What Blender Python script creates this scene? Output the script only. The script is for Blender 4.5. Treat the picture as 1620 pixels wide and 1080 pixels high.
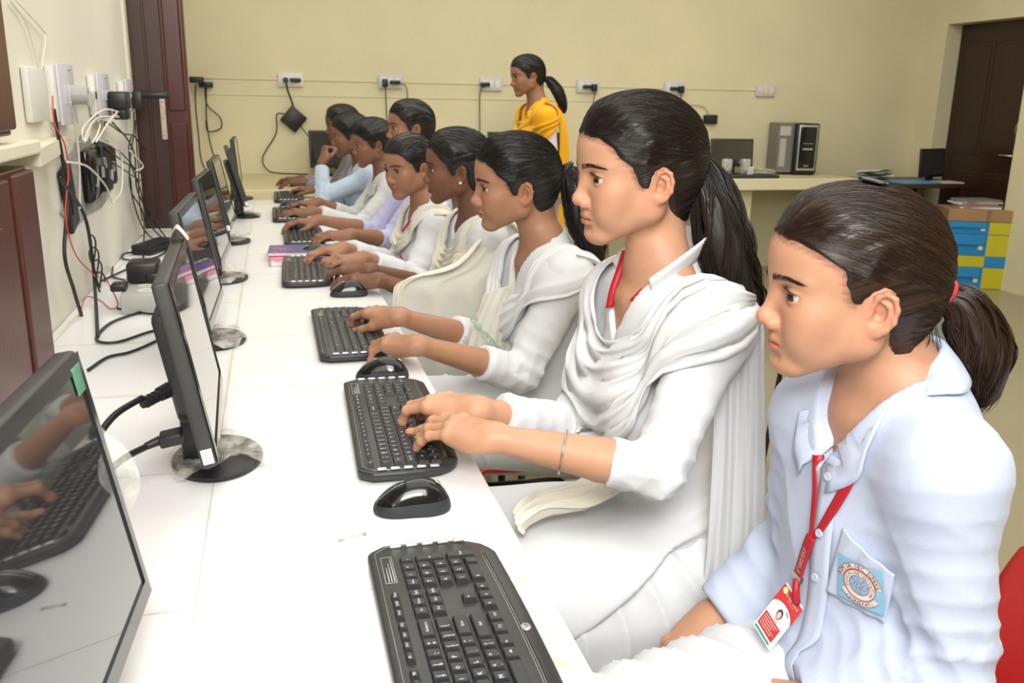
import bpy, bmesh, math, random
import numpy as np
from mathutils import Vector, Matrix, Euler
for o in list(bpy.data.objects): bpy.data.objects.remove(o, do_unlink=True)
scene = bpy.context.scene
# ------------------------------------------------------------------ camera
PITCH, YAW, ROLL, FPX = .263483, .258993, .018489, 1419.04
cd = bpy.data.cameras.new('camera'); cam = bpy.data.objects.new('camera', cd); scene.collection.objects.link(cam)
_f = Vector((math.sin(YAW) * math.cos(PITCH), math.cos(YAW) * math.cos(PITCH), -math.sin(PITCH)))
_r = Vector((math.cos(YAW), -math.sin(YAW), 0)); _u = _r.cross(_f)
_r2 = math.cos(ROLL) * _r + math.sin(ROLL) * _u; _u2 = -math.sin(ROLL) * _r + math.cos(ROLL) * _u
_m = Matrix((_r2, _u2, -_f)).transposed().to_4x4(); _m.translation = Vector((-.26922, 0, 1.27)); cam.matrix_world = _m
cd.sensor_width = 36; cd.lens = FPX / 1620 * 36; cd.clip_start = .02
cd.dof.use_dof = True; cd.dof.focus_distance = 1.30; cd.dof.aperture_fstop = 12
scene.camera = cam
scene.view_settings.view_transform = 'Standard'; scene.view_settings.look = 'None'
scene.view_settings.exposure = 0.0; scene.view_settings.gamma = 1.0; scene.view_settings.use_curve_mapping = False
scene.cycles.use_denoising = True
scene.cycles.max_bounces = 6; scene.cycles.diffuse_bounces = 4; scene.cycles.transparent_max_bounces = 8
scene.cycles.sample_clamp_indirect = 4
# ------------------------------------------------------------------ mesh helpers
def link(o):
    bpy.context.scene.collection.objects.link(o); return o

def tag(o, label=None, cat=None, group=None, kind=None):
    if label: o['label'] = label
    if cat: o['category'] = cat
    if group: o['group'] = group
    if kind: o['kind'] = kind
    return o

def empty(name, loc=(0, 0, 0), rz=0.0, label=None, cat=None, group=None):
    o = bpy.data.objects.new(name, None); link(o)
    o.empty_display_size = .05
    o.location = loc; o.rotation_euler = (0, 0, rz)
    return tag(o, label, cat, group)

def mesh_obj(name, V, F, mats, parent=None, smooth=True, mi=None, off=None, attrs=None):
    """verts are in the parent's local frame; off (a point) is subtracted first"""
    V = np.asarray(V, dtype=np.float64).reshape(-1, 3)
    if off is not None: V = V - np.asarray(off)
    me = bpy.data.meshes.new(name)
    if isinstance(F, np.ndarray):
        n = len(F); w = F.shape[1] if n else 4
        me.vertices.add(len(V)); me.vertices.foreach_set('co', V.ravel().astype(np.float32))
        me.loops.add(n * w); me.loops.foreach_set('vertex_index', F.ravel().astype(np.int32))
        me.polygons.add(n); me.polygons.foreach_set('loop_start', np.arange(n, dtype=np.int32) * w)
        me.update(calc_edges=True); me.validate()
    else:
        me.from_pydata([tuple(v) for v in V], [], F)
    if not isinstance(mats, (list, tuple)): mats = [mats]
    for m in mats: me.materials.append(m)
    if mi is not None and len(mi) == len(me.polygons):
        me.polygons.foreach_set('material_index', np.asarray(mi, dtype=np.int32))
    if smooth: me.polygons.foreach_set('use_smooth', np.ones(len(me.polygons), dtype=bool))
    if attrs:
        for k, a in attrs.items():
            a = np.asarray(a, dtype=np.float32)
            if a.ndim == 1:
                me.attributes.new(k, 'FLOAT', 'POINT').data.foreach_set('value', a)
            elif a.shape[1] == 3:
                me.attributes.new(k, 'FLOAT_VECTOR', 'POINT').data.foreach_set('vector', a.ravel())
            else:
                me.color_attributes.new(k, 'FLOAT_COLOR', 'POINT').data.foreach_set('color', a.ravel())
    me.update()
    o = bpy.data.objects.new(name, me); link(o)
    if parent is not None: o.parent = parent
    return o

def copy_tree(o, parent=None):
    c = o.copy(); link(c)
    if parent is not None: c.parent = parent
    for ch in list(o.children): copy_tree(ch, c)
    return c

class MB:
    """collects shapes into one mesh"""
    def __init__(s): s.V = []; s.F = []; s.M = []; s.n = 0
    def add(s, V, F, m=0):
        V = np.asarray(V, float)
        s.V.append(V); s.F += [tuple(int(i) + s.n for i in f) for f in F]; s.M += [m] * len(F); s.n += len(V); return s
    def bm(s, b, m=0, mat=None):
        b.verts.index_update()
        V = [tuple((mat @ v.co) if mat is not None else v.co) for v in b.verts]
        F = [[v.index for v in f.verts] for f in b.faces]; b.free(); return s.add(V, F, m)
    def box(s, lo, hi, m=0, bev=0.0, seg=2, rot=None, piv=None):
        b = bmesh.new(); bmesh.ops.create_cube(b, size=1.0)
        lo = Vector(lo); hi = Vector(hi); c = (lo + hi) / 2; d = hi - lo
        for v in b.verts: v.co = Vector((v.co.x * d.x, v.co.y * d.y, v.co.z * d.z))
        if bev > 0:
            bmesh.ops.bevel(b, geom=list(b.edges), offset=min(bev, min(d) * .49), segments=seg, affect='EDGES', profile=.5)
        M = Matrix.Translation(c)
        if rot is not None:
            p = Vector(piv) if piv is not None else c
            M = Matrix.Translation(p) @ Euler(rot).to_matrix().to_4x4() @ Matrix.Translation(c - p)
        return s.bm(b, m, M)
    def cyl(s, p0, p1, r0, r1=None, n=20, m=0, caps=True):
        r1 = r0 if r1 is None else r1
        return s.tube([p0, p1], [r0, r1], n, m, caps)
    def tube(s, pts, rad, n=8, m=0, caps=True):
        V, F = tube_geo(pts, rad, n, caps); return s.add(V, F, m)
    def lathe(s, prof, c=(0, 0, 0), n=32, m=0):
        V = []; F = []; k = len(prof)
        for i in range(n):
            a = 2 * math.pi * i / n
            for r, z in prof: V.append((c[0] + r * math.cos(a), c[1] + r * math.sin(a), c[2] + z))
        for i in range(n):
            j = (i + 1) % n
            for q in range(k - 1): F.append((i * k + q, j * k + q, j * k + q + 1, i * k + q + 1))
        return s.add(V, F, m)
    def prism(s, poly, z0, z1, m=0, bev=0.0, seg=2):
        """polygon in xy extruded along z"""
        b = bmesh.new()
        vs = [b.verts.new((x, y, z0)) for x, y in poly]; f = b.faces.new(vs)
        r = bmesh.ops.extrude_face_region(b, geom=[f])
        for v in [g for g in r['geom'] if isinstance(g, bmesh.types.BMVert)]: v.co.z = z1
        bmesh.ops.recalc_face_normals(b, faces=list(b.faces))
        if bev > 0:
            bmesh.ops.bevel(b, geom=list(b.edges), offset=bev, segments=seg, affect='EDGES', profile=.5)
        return s.bm(b, m)
    def grid(s, G, m=0, close_u=False, close_v=False):
        G = np.asarray(G, float); a, b = G.shape[:2]; F = []
        for i in range(a if close_u else a - 1):
            for j in range(b if close_v else b - 1):
                i2 = (i + 1) % a; j2 = (j + 1) % b
                F.append((i * b + j, i2 * b + j, i2 * b + j2, i * b + j2))
        return s.add(G.reshape(-1, 3), F, m)
    def xf(s, M):
        s.V = [np.array([tuple(M @ Vector(v)) for v in A]) for A in s.V]; return s
    def build(s, name, mats, parent=None, smooth=True, angle=None, off=None):
        o = mesh_obj(name, np.concatenate(s.V), s.F, mats, parent, smooth, s.M, off)
        if smooth and angle:
            o.data.set_sharp_from_angle(angle=math.radians(angle))
        return o

def catmull(P, n=8):
    P = np.asarray(P, float)
    if len(P) < 3: return np.array([P[0] + (P[-1] - P[0]) * t for t in np.linspace(0, 1, n + 1)])
    Q = np.vstack([2 * P[0] - P[1], P, 2 * P[-1] - P[-2]]); out = []
    for i in range(1, len(Q) - 2):
        a, b, c, d = Q[i - 1:i + 3]
        for t in np.linspace(0, 1, n, endpoint=False):
            out.append(.5 * ((2 * b) + (c - a) * t + (2 * a - 5 * b + 4 * c - d) * t * t + (3 * b - a - 3 * c + d) * t ** 3))
    out.append(P[-1]); return np.array(out)

def frames(P):
    P = np.asarray(P, float); T = np.gradient(P, axis=0); T /= np.linalg.norm(T, axis=1)[:, None] + 1e-12
    a = np.array([0, 0, 1.]) if abs(T[0][2]) < .9 else np.array([1., 0, 0])
    N = np.zeros_like(P); u = a - T[0] * (a @ T[0]); N[0] = u / np.linalg.norm(u)
    for i in range(1, len(P)):
        u = N[i - 1] - T[i] * (N[i - 1] @ T[i]); N[i] = u / (np.linalg.norm(u) + 1e-12)
    return T, N, np.cross(T, N)

def tube_geo(pts, rad, n=8, caps=True):
    P = np.asarray(pts, float); k = len(P)
    R = np.full(k, rad, float) if np.isscalar(rad) else np.asarray(rad, float)
    T, N, B = frames(P); a = np.arange(n) * 2 * math.pi / n
    V = (P[:, None] + R[:, None, None] * (np.cos(a)[None, :, None] * N[:, None] + np.sin(a)[None, :, None] * B[:, None])).reshape(-1, 3)
    F = [(i * n + j, i * n + (j + 1) % n, (i + 1) * n + (j + 1) % n, (i + 1) * n + j) for i in range(k - 1) for j in range(n)]
    if caps: F += [tuple(range(n))[::-1], tuple((k - 1) * n + j for j in range(n))]
    return V, F

def strands_geo(P, rad, n=3):
    """many equal-length polylines at once: P (S,K,3), rad (S,K) -> verts, quad faces"""
    S, K = P.shape[:2]
    T = np.gradient(P, axis=1); T /= np.linalg.norm(T, axis=2)[..., None] + 1e-12
    up = np.array([.31, .47, .83]); N = np.cross(T, up); N /= np.linalg.norm(N, axis=2)[..., None] + 1e-9
    B = np.cross(T, N); a = np.arange(n) * 2 * math.pi / n
    V = P[:, :, None] + rad[:, :, None, None] * (np.cos(a)[:, None] * N[:, :, None] + np.sin(a)[:, None] * B[:, :, None])
    idx = np.arange(S * K * n).reshape(S, K, n); nx = np.roll(idx, -1, axis=2)
    F = np.stack([idx[:, :-1], nx[:, :-1], nx[:, 1:], idx[:, 1:]], axis=-1).reshape(-1, 4)
    return V.reshape(-1, 3), F

# ------------------------------------------------------------------ distance-field modelling
def _f(a): return np.asarray(a, np.float32)
def cap(a, b, ra, rb=None):
    a = _f(a); b = _f(b); rb = ra if rb is None else rb; ab = b - a; l2 = float(ab @ ab) + 1e-12
    def f(P):
        t = np.clip(((P - a) @ ab) / l2, 0, 1)
        return np.sqrt(((P - a - t[:, None] * ab) ** 2).sum(1)) - (ra + (rb - ra) * t)
    return f
def ell(c, r, R=None):
    c = _f(c); r = _f(r); R = None if R is None else _f(R)
    def f(P):
        q = P - c
        if R is not None: q = q @ R
        k0 = np.sqrt(((q / r) ** 2).sum(1)); k1 = np.sqrt(((q / (r * r)) ** 2).sum(1)) + 1e-9
        return k0 * (k0 - 1) / k1
    return f
def sph(c, r): return ell(c, (r, r, r))
def rbox(c, h, rr=.01, R=None):
    c = _f(c); h = _f(h); R = None if R is None else _f(R)
    def f(P):
        q = P - c
        if R is not None: q = q @ R
        q = np.abs(q) - (h - rr)
        return np.sqrt((np.maximum(q, 0) ** 2).sum(1)) + np.minimum(q.max(1), 0) - rr
    return f
def half(p, n):
    p = _f(p); n = _f(n) / np.linalg.norm(n)
    return lambda P: (P - p) @ n
def isect(*fs, k=0.):
    def f(P):
        d = fs[0](P)
        for q in fs[1:]: d = -smin(-d, -q(P), k)
        return d
    return f
def rotm(ax, ay, az):
    return np.array(Euler((math.radians(ax), math.radians(ay), math.radians(az))).to_matrix())
def smin(a, b, k):
    if k <= 0: return np.minimum(a, b)
    h = np.maximum(k - np.abs(a - b), 0) / k
    return np.minimum(a, b) - h * h * k * .25

class SDF:
    def __init__(s): s.ops = []
    def u(s, f, k=.01): s.ops.append(('u', k, f)); return s
    def s_(s, f, k=.005): s.ops.append(('s', k, f)); return s
    def i(s, f, k=.0): s.ops.append(('i', k, f)); return s
    def __call__(s, P):
        P = _f(P); d = np.full(len(P), 1e3, np.float32)
        for kd, k, f in s.ops:
            g = f(P)
            d = smin(d, g, k) if kd == 'u' else (-smin(-d, g, k) if kd == 's' else -smin(-d, -g, k))
        return d
    def blocks(s, C, X, R):
        """C block centres (B,3), X points (B,M,3): evaluate skipping far shapes"""
        d = np.full(len(C), 1e3, np.float32); out = np.full(X.shape[:2], 1e3, np.float32)
        n = X.shape[1]
        for kd, k, f in s.ops:
            g = f(C)
            if kd == 'u': m = (g - d) < 2.6 * R + k; dn = smin(d, g, k)
            elif kd == 's': m = (g + d < 2.6 * R + k) | (g < R); dn = -smin(-d, g, k)
            else: m = np.ones(len(C), bool); dn = -smin(-d, -g, k)
            if m.any():
                o = out[m].ravel(); h = f(X[m].reshape(-1, 3))
                o = smin(o, h, k) if kd == 'u' else (-smin(-o, h, k) if kd == 's' else -smin(-o, -h, k))
                out[m] = o.reshape(-1, n)
            d = dn
        return out

def polygonise(S, lo, hi, v):
    """sparse surface nets of SDF S inside the box lo..hi with cell size v -> verts, quads"""
    lo = np.asarray(lo, float); hi = np.asarray(hi, float); Bc = 8; w = v * Bc
    nb = np.maximum(1, np.ceil((hi - lo) / w).astype(int))
    g = np.stack(np.meshgrid(*[np.arange(n) for n in nb], indexing='ij'), -1).reshape(-1, 3)
    C = _f(lo + (g + .5) * w); R = w * .5 * math.sqrt(3)
    d = S(C); act = np.abs(d) < R * 1.6 + .006
    g = g[act]; C = C[act]
    if len(g) == 0: return np.zeros((0, 3)), np.zeros((0, 4), int)
    c9 = np.stack(np.meshgrid(*[np.arange(Bc + 1)] * 3, indexing='ij'), -1).reshape(-1, 3)
    val = np.empty((len(g), Bc + 1, Bc + 1, Bc + 1), np.float32)
    for i in range(0, len(g), 1500):
        X = _f(lo + (g[i:i + 1500, None] * Bc + c9[None]) * v)
        val[i:i + 1500] = S.blocks(C[i:i + 1500], X, R).reshape(-1, Bc + 1, Bc + 1, Bc + 1)
    sg = val < 0
    cor = [(a, b, c) for a in (0, 1) for b in (0, 1) for c in (0, 1)]
    sl = lambda A, a, b, c: A[:, a:a + Bc, b:b + Bc, c:c + Bc]
    cnt = sum(sl(sg, *q).astype(np.int8) for q in cor); mixed = (cnt > 0) & (cnt < 8)
    bi, ci, cj, ck = np.nonzero(mixed)
    cell = g[bi] * Bc + np.stack([ci, cj, ck], 1)
    acc = np.zeros((len(bi), 3)); num = np.zeros(len(bi))
    vv = {q: val[bi, ci + q[0], cj + q[1], ck + q[2]].astype(float) for q in cor}
    for ax in range(3):
        for q in cor:
            if q[ax]: continue
            q2 = list(q); q2[ax] = 1; q2 = tuple(q2); a = vv[q]; b = vv[q2]; m = (a < 0) != (b < 0)
            t = np.where(m, a / np.where(np.abs(a - b) < 1e-12, 1, a - b), 0)
            p = np.tile(np.array(q, float), (len(bi), 1)); p[:, ax] = t
            acc += np.where(m[:, None], p, 0); num += m
    V = lo + (cell + acc / num[:, None]) * v
    N = nb * Bc + 2; key = lambda c: ((c[..., 0] + 1) * N[1] + (c[..., 1] + 1)) * N[2] + (c[..., 2] + 1)
    ks = key(cell); order = np.argsort(ks); kso = ks[order]
    Fs = []
    for ax in range(3):
        A = val[:, :Bc, :Bc, :Bc]; s2 = [slice(None), slice(0, Bc), slice(0, Bc), slice(0, Bc)]; s2[ax + 1] = slice(1, Bc + 1)
        Bv = val[tuple(s2)]; m = (A < 0) != (Bv < 0)
        b0, i0, j0, k0 = np.nonzero(m); c = g[b0] * Bc + np.stack([i0, j0, k0], 1)
        u, w_ = [(1, 2), (2, 0), (0, 1)][ax]; eu = np.eye(3, dtype=int)[u]; ew = np.eye(3, dtype=int)[w_]
        q = [c, c - eu, c - eu - ew, c - ew]; ix = []; ok = np.ones(len(c), bool)
        for cc in q:
            kk = key(cc); pos = np.clip(np.searchsorted(kso, kk), 0, len(kso) - 1); ok &= kso[pos] == kk; ix.append(order[pos])
        f = np.stack(ix, 1)[ok]; inside = (A[b0, i0, j0, k0] < 0)[ok]
        f[~inside] = f[~inside][:, ::-1]; Fs.append(f)
    return V, np.concatenate(Fs)

def vnormals(V, F):
    n = np.cross(V[F[:, 2]] - V[F[:, 0]], V[F[:, 3]] - V[F[:, 1]]); N = np.zeros_like(V)
    for i in range(4): np.add.at(N, F[:, i], n)
    return N / (np.linalg.norm(N, axis=1)[:, None] + 1e-12)

def grad(S, P, e=.001):
    P = _f(P); G = np.stack([S(P + _f(np.eye(3)[i] * e)) - S(P - _f(np.eye(3)[i] * e)) for i in range(3)], 1)
    return G / (np.linalg.norm(G, axis=1)[:, None] + 1e-9)

def keep_faces(V, F, m):
    """keep vertices where m, drop faces that lose one"""
    F = F[m[F].all(1)]; used = np.zeros(len(V), bool); used[F.ravel()] = True
    ix = np.cumsum(used) - 1
    return V[used], ix[F], used

def sstep(a, b, x):
    t = np.clip((x - a) / (b - a), 0, 1); return t * t * (3 - 2 * t)

def wob(P, seed=0, f=20., n=5):
    """smooth vectorised noise in about -1..1"""
    r = np.random.RandomState(seed); o = np.zeros(len(P)); tot = 0
    for i in range(n):
        k = r.normal(size=3); k *= f * (1 + .45 * i) / np.linalg.norm(k); a = 1 / (1 + .5 * i); ph = r.rand() * 6.28
        k2 = r.normal(size=3); k2 *= f * .8 / np.linalg.norm(k2)
        o += a * np.sin(P @ k + ph + 1.1 * np.sin(P @ k2 + r.rand() * 6.28)); tot += a
    return o / tot
# ------------------------------------------------------------------ materials
def nmat(name):
    m = bpy.data.materials.new(name); m.use_nodes = True; nt = m.node_tree
    return m, nt, nt.nodes['Principled BSDF'], lambda t: nt.nodes.new('ShaderNode' + t), nt.links.new
def plain(name, col, rough=.5, spec=.5, metal=0., bump=0., bscale=200., var=0., vscale=8., coat=0.):
    m, nt, b, N, L = nmat(name)
    b.inputs['Base Color'].default_value = (*col, 1); b.inputs['Roughness'].default_value = rough
    b.inputs['Specular IOR Level'].default_value = spec; b.inputs['Metallic'].default_value = metal; b.inputs['Coat Weight'].default_value = coat
    tc = N('TexCoord')
    if var:
        n = N('TexNoise'); n.inputs['Scale'].default_value = vscale; n.inputs['Detail'].default_value = 5; L(tc.outputs['Object'], n.inputs['Vector'])
        mr = N('MapRange'); mr.inputs[3].default_value = 1 - var; mr.inputs[4].default_value = 1 + var; L(n.outputs['Fac'], mr.inputs[0])
        mx = N('VectorMath'); mx.operation = 'SCALE'; mx.inputs[0].default_value = col; L(mr.outputs[0], mx.inputs['Scale']); L(mx.outputs[0], b.inputs['Base Color'])
    if bump:
        n = N('TexNoise'); n.inputs['Scale'].default_value = bscale; n.inputs['Detail'].default_value = 4; L(tc.outputs['Object'], n.inputs['Vector'])
        bp = N('Bump'); bp.inputs['Strength'].default_value = bump; bp.inputs['Distance'].default_value = .002; L(n.outputs['Fac'], bp.inputs['Height']); L(bp.outputs[0], b.inputs['Normal'])
    return m
def skin(name, col, rough=.46):
    m, nt, b, N, L = nmat(name)
    a = N('VertexColor'); a.layer_name = 'tone'
    mx = N('VectorMath'); mx.operation = 'MULTIPLY'; mx.inputs[0].default_value = col; L(a.outputs['Color'], mx.inputs[1]); L(mx.outputs[0], b.inputs['Base Color'])
    b.inputs['Roughness'].default_value = rough; b.inputs['Specular IOR Level'].default_value = .35
    b.inputs['Subsurface Weight'].default_value = .12; b.inputs['Subsurface Radius'].default_value = (1, .35, .2); b.inputs['Subsurface Scale'].default_value = .006
    tc = N('TexCoord'); n = N('TexNoise'); n.inputs['Scale'].default_value = 420; n.inputs['Detail'].default_value = 3; L(tc.outputs['Object'], n.inputs['Vector'])
    bp = N('Bump'); bp.inputs['Strength'].default_value = .12; bp.inputs['Distance'].default_value = .0008; L(n.outputs['Fac'], bp.inputs['Height']); L(bp.outputs[0], b.inputs['Normal'])
    return m
def hairmat(name, dark, light, rough=.38):
    m, nt, b, N, L = nmat(name)
    a = N('Attribute'); a.attribute_name = 'strand'
    mp = N('Mapping'); mp.inputs['Scale'].default_value = (420, 420, 14); L(a.outputs['Vector'], mp.inputs[0])
    n = N('TexNoise'); n.inputs['Scale'].default_value = 1; n.inputs['Detail'].default_value = 3; L(mp.outputs[0], n.inputs['Vector'])
    mp2 = N('Mapping'); mp2.inputs['Scale'].default_value = (60, 60, 5); L(a.outputs['Vector'], mp2.inputs[0])
    n2 = N('TexNoise'); n2.inputs['Scale'].default_value = 1; n2.inputs['Detail'].default_value = 2; L(mp2.outputs[0], n2.inputs['Vector'])
    ad = N('Math'); ad.operation = 'MULTIPLY'; L(n.outputs['Fac'], ad.inputs[0]); L(n2.outputs['Fac'], ad.inputs[1])
    r = N('ValToRGB'); r.color_ramp.elements[0].position = .12; r.color_ramp.elements[0].color = (*dark, 1); r.color_ramp.elements[1].position = .45; r.color_ramp.elements[1].color = (*light, 1)
    L(ad.outputs[0], r.inputs[0]); L(r.outputs[0], b.inputs['Base Color'])
    b.inputs['Roughness'].default_value = rough; b.inputs['Specular IOR Level'].default_value = .45
    bp = N('Bump'); bp.inputs['Strength'].default_value = .55; bp.inputs['Distance'].default_value = .002; L(n.outputs['Fac'], bp.inputs['Height']); L(bp.outputs[0], b.inputs['Normal'])
    return m
HAIRM = hairmat('black_hair', (.004, .0035, .003), (.022, .017, .014))
EYES = [plain('eye_white', (.50, .47, .44), .2), plain('brown_iris', (.035, .016, .008), .1), plain('pupil', (.002, .002, .002), .08)]
# ------------------------------------------------------------------ world and lights
w = bpy.data.worlds.new('room_air'); scene.world = w; w.use_nodes = True
w.node_tree.nodes['Background'].inputs[0].default_value = (.9, .95, 1, 1); w.node_tree.nodes['Background'].inputs[1].default_value = .12
FLASH, FILL, BOUNCE = 84, 10, 130
def area(name, loc, tgt, sx, sy, power, col=(1, 1, 1), spread=180):
    l = bpy.data.lights.new(name, 'AREA'); l.shape = 'RECTANGLE'; l.size = sx; l.size_y = sy; l.energy = power; l.color = col; l.spread = math.radians(spread)
    o = bpy.data.objects.new(name, l); scene.collection.objects.link(o); o.location = loc
    o.rotation_euler = (Vector(tgt) - Vector(loc)).to_track_quat('-Z', 'Y').to_euler(); return o
area('bounced_flash', (-.35, -.75, 2.55), (.15, 1.3, .8), 1.5, 1.2, FLASH, (1, .985, .96))
area('camera_flash', (-.30, -.15, 1.62), (.25, 1.6, .95), .35, .25, FILL, (1, .99, .97))
area('ceiling_bounce', (1.6, 3.0, 2.88), (1.6, 3.0, 0), 4.5, 5.0, BOUNCE, (1, .98, .94))
# ------------------------------------------------------------------ heads (local frame: +x face, +y own left, +z up, eyes at z=0)
def head_sdf(p, detail=True):
    g = lambda k, d=0.: p.get(k, d)
    nl = g('nose', 1.0); jw = g('jaw', 1.0); lp = g('lip', 1.0); fh = g('fore', 0.0); ch = g('chin', 0.0)
    S = SDF()
    S.u(ell((-.008, 0, .028), (.091, .070, .080)), 0)                       # cranium
    S.u(ell((-.030, 0, .018), (.070, .066, .070)), .02)
    S.u(ell((.030 + fh, 0, .040), (.054, .060, .050)), .03)                 # forehead
    S.u(ell((.030, 0, -.022), (.0515, .054 * jw, .066)), .03)                # mid face
    for y in (1, -1):
        S.u(cap((.000, y * .047 * jw, -.050), (.058, y * .015, -.089), .021, .0165), .026)   # jaw
        S.u(cap((-.004, y * .050 * jw, -.014), (.000, y * .047 * jw, -.050), .018, .019), .022)
        S.u(ell((.050, y * .038, -.024), (.026, .023, .024)), .018)          # cheekbone
        S.u(ell((.056, y * .031, -.050), (.022, .020, .026)), .02)           # cheek
    S.u(ell((.064 + ch, 0, -.0915), (.0175, .0185, .0150)), .016)             # chin
    S.u(cap((.052, 0, -.060), (.066, 0, -.060), .024, .019), .016)           # mouth mound
    for y in (1, -1):
        S.u(cap((.0755, y * .010, .0155), (.060, y * .044, .0165), .0085, .0075), .012)       # brow
        if detail: S.s_(ell((.0875, y * .0320, -.003), (.0140, .0175, .0100)), .011)     # socket
        S.u(sph((.0652, y * .0315, -.0025), .0122), .004)                     # globe
    if not detail: return S
    # lids
    op = g('eye', 1.0); up = .0070 * op; lo = -.0060 * op
    for y in (1, -1):
        c = np.array((0.0658, y * .0315, -.0025))
        S.u(isect(sph(c, .0159), half(c + (0, 0, up), (-.22, -.10 * y, -1))), .003)
        S.u(isect(sph(c, .0155), half(c + (0, 0, lo), (-.16, -.04 * y, 1))), .003)
        S.u(sph((.0655, y * .0172, -.004), .0042), .006)                     # inner corner
    # nose
    n0 = g('nosez', 0.0)
    S.u(cap((.0765, 0, .008), (.0925 + .010 * (nl - 1), 0, -.0310 + n0), .0068, .0078), .011)
    S.u(sph((.0945 + .012 * (nl - 1), 0, -.0360 + n0), .0092), .008)
    for y in (1, -1):
        S.u(ell((.0855, y * .0120 * g('alar', 1.), -.0405 + n0), (.0115, .0072, .0082)), .006)
    S.u(cap((.084, 0, -.044 + n0), (.080, 0, -.052), .0065, .0075), .006)
    for y in (1, -1): S.s_(ell((.0915, y * .0066, -.0490 + n0), (.0058, .0034, .0042), rotm(0, 25, y * 18)), .0025)
    S.s_(cap((.0885, 0, -.0525), (.0875, 0, -.0575), .0022), .004)           # philtrum
    # lips
    S.u(cap((.0824, .0050, -.0605), (.0735, .0200, -.0655), .0062 * lp, .0030), .005)
    S.u(cap((.0824, -.0050, -.0605), (.0735, -.0200, -.0655), .0062 * lp, .0030), .005)
    S.u(cap((.0808, .0065, -.0715), (.0725, .0185, -.0668), .0066 * lp, .0032), .005)
    S.u(cap((.0808, -.0065, -.0715), (.0725, -.0185, -.0668), .0066 * lp, .0032), .005)
    S.u(sph((.0812, 0, -.0722), .0065 * lp), .005)
    for y in (1, -1):
        S.s_(cap((.0898, 0, -.0662), (.0815, y * .0125, -.0664), .0013, .0012), .0026)
        S.s_(cap((.0815, y * .0125, -.0664), (.0700, y * .0245, -.0672), .0012, .0016), .003)
    S.s_(cap((.0835, .010, -.0815), (.0835, -.010, -.0815), .0040), .009)
    # ears
    for y in (1, -1):
        Re = rotm(0, -10, y * -24)
        es = g('ear', .88); E = lambda x, yy, z: tuple(np.array((-.012, y * .0715, -.014)) + Re @ np.array((x * es, y * yy, z * es)))
        S.u(ell(E(0, .0015, 0), (.0170 * es, .0065, .0285 * es), Re), .006)
        S.s_(ell(E(.003, .0085, .001), (.0118 * es, .0070, .0215 * es), Re), .003)
        rim = [(.010, .004, -.012), (.0135, .0055, .006), (.0105, .0065, .020), (.001, .0075, .0275), (-.0095, .0080, .0235), (-.0155, .0080, .010), (-.0155, .0075, -.006), (-.0095, .0060, -.019), (-.001, .0040, -.0275)]
        for a, b in zip(rim[1:-1], rim[2:]): S.u(cap(E(*a), E(*b), .0029, .0029), .003)
        inn = [(.004, .005, .016), (-.005, .0062, .012), (-.0085, .0062, .001), (-.0060, .0055, -.010), (.002, .0045, -.015)]
        for a, b in zip(inn[:-1], inn[1:]): S.u(cap(E(*a), E(*b), .0021, .0021), .0028)
        S.u(ell(E(.003, .0035, -.0225), (.0085, .0048, .0085), Re), .005)     # lobe
        S.u(ell(E(.0125, .0035, -.004), (.0045, .0040, .0065), Re), .004)     # tragus
        S.s_(sph(E(.0040, .0045, -.004), .0055), .003)
    return S

HAIRLINE = [(.115, .066), (.070, .064), (.056, .050), (.045, .034), (.030, .022), (.022, .006), (.014, -.010), (.010, .002), (.003, .013), (-.012, .020), (-.030, .012), (-.036, -.012), (-.040, -.040), (-.056, -.066), (-.080, -.078), (-.13, -.085)]
def hair_mask(L, line=None, lift=0.0):
    """signed distance-like value, positive where hair grows"""
    H = np.array(line or HAIRLINE, float); x = L[:, 0]; z = L[:, 2] - lift
    # front centre lies higher: drop with |y|
    z = z + .010 * np.clip(1 - np.abs(L[:, 1]) / .05, 0, 1) * (L[:, 0] > .03) * -0.3
    q = np.stack([x, z], 1); best = np.full(len(q), 9.); sgn = np.ones(len(q))
    for a, b in zip(H[:-1], H[1:]):
        ab = b - a; t = np.clip(((q - a) @ ab) / (ab @ ab), 0, 1); r = q - a - t[:, None] * ab; d = np.hypot(r[:, 0], r[:, 1])
        m = d < best; cr = ab[0] * (q[:, 1] - a[1]) - ab[1] * (q[:, 0] - a[0])
        sgn = np.where(m, -np.sign(cr), sgn); best = np.where(m, d, best)
    # winding-safe: even-odd test on the polygon closed over the top/back
    poly = np.vstack([H, [(-.3, -.085), (-.3, .3), (.3, .3), (.3, .066)]])
    ins = np.zeros(len(q), bool); j = len(poly) - 1
    for i in range(len(poly)):
        xi, zi = poly[i]; xj, zj = poly[j]
        c = ((zi > q[:, 1]) != (zj > q[:, 1])) & (q[:, 0] < (xj - xi) * (q[:, 1] - zi) / (zj - zi + 1e-12) + xi)
        ins ^= c; j = i
    return np.where(ins, best, -best)

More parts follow.
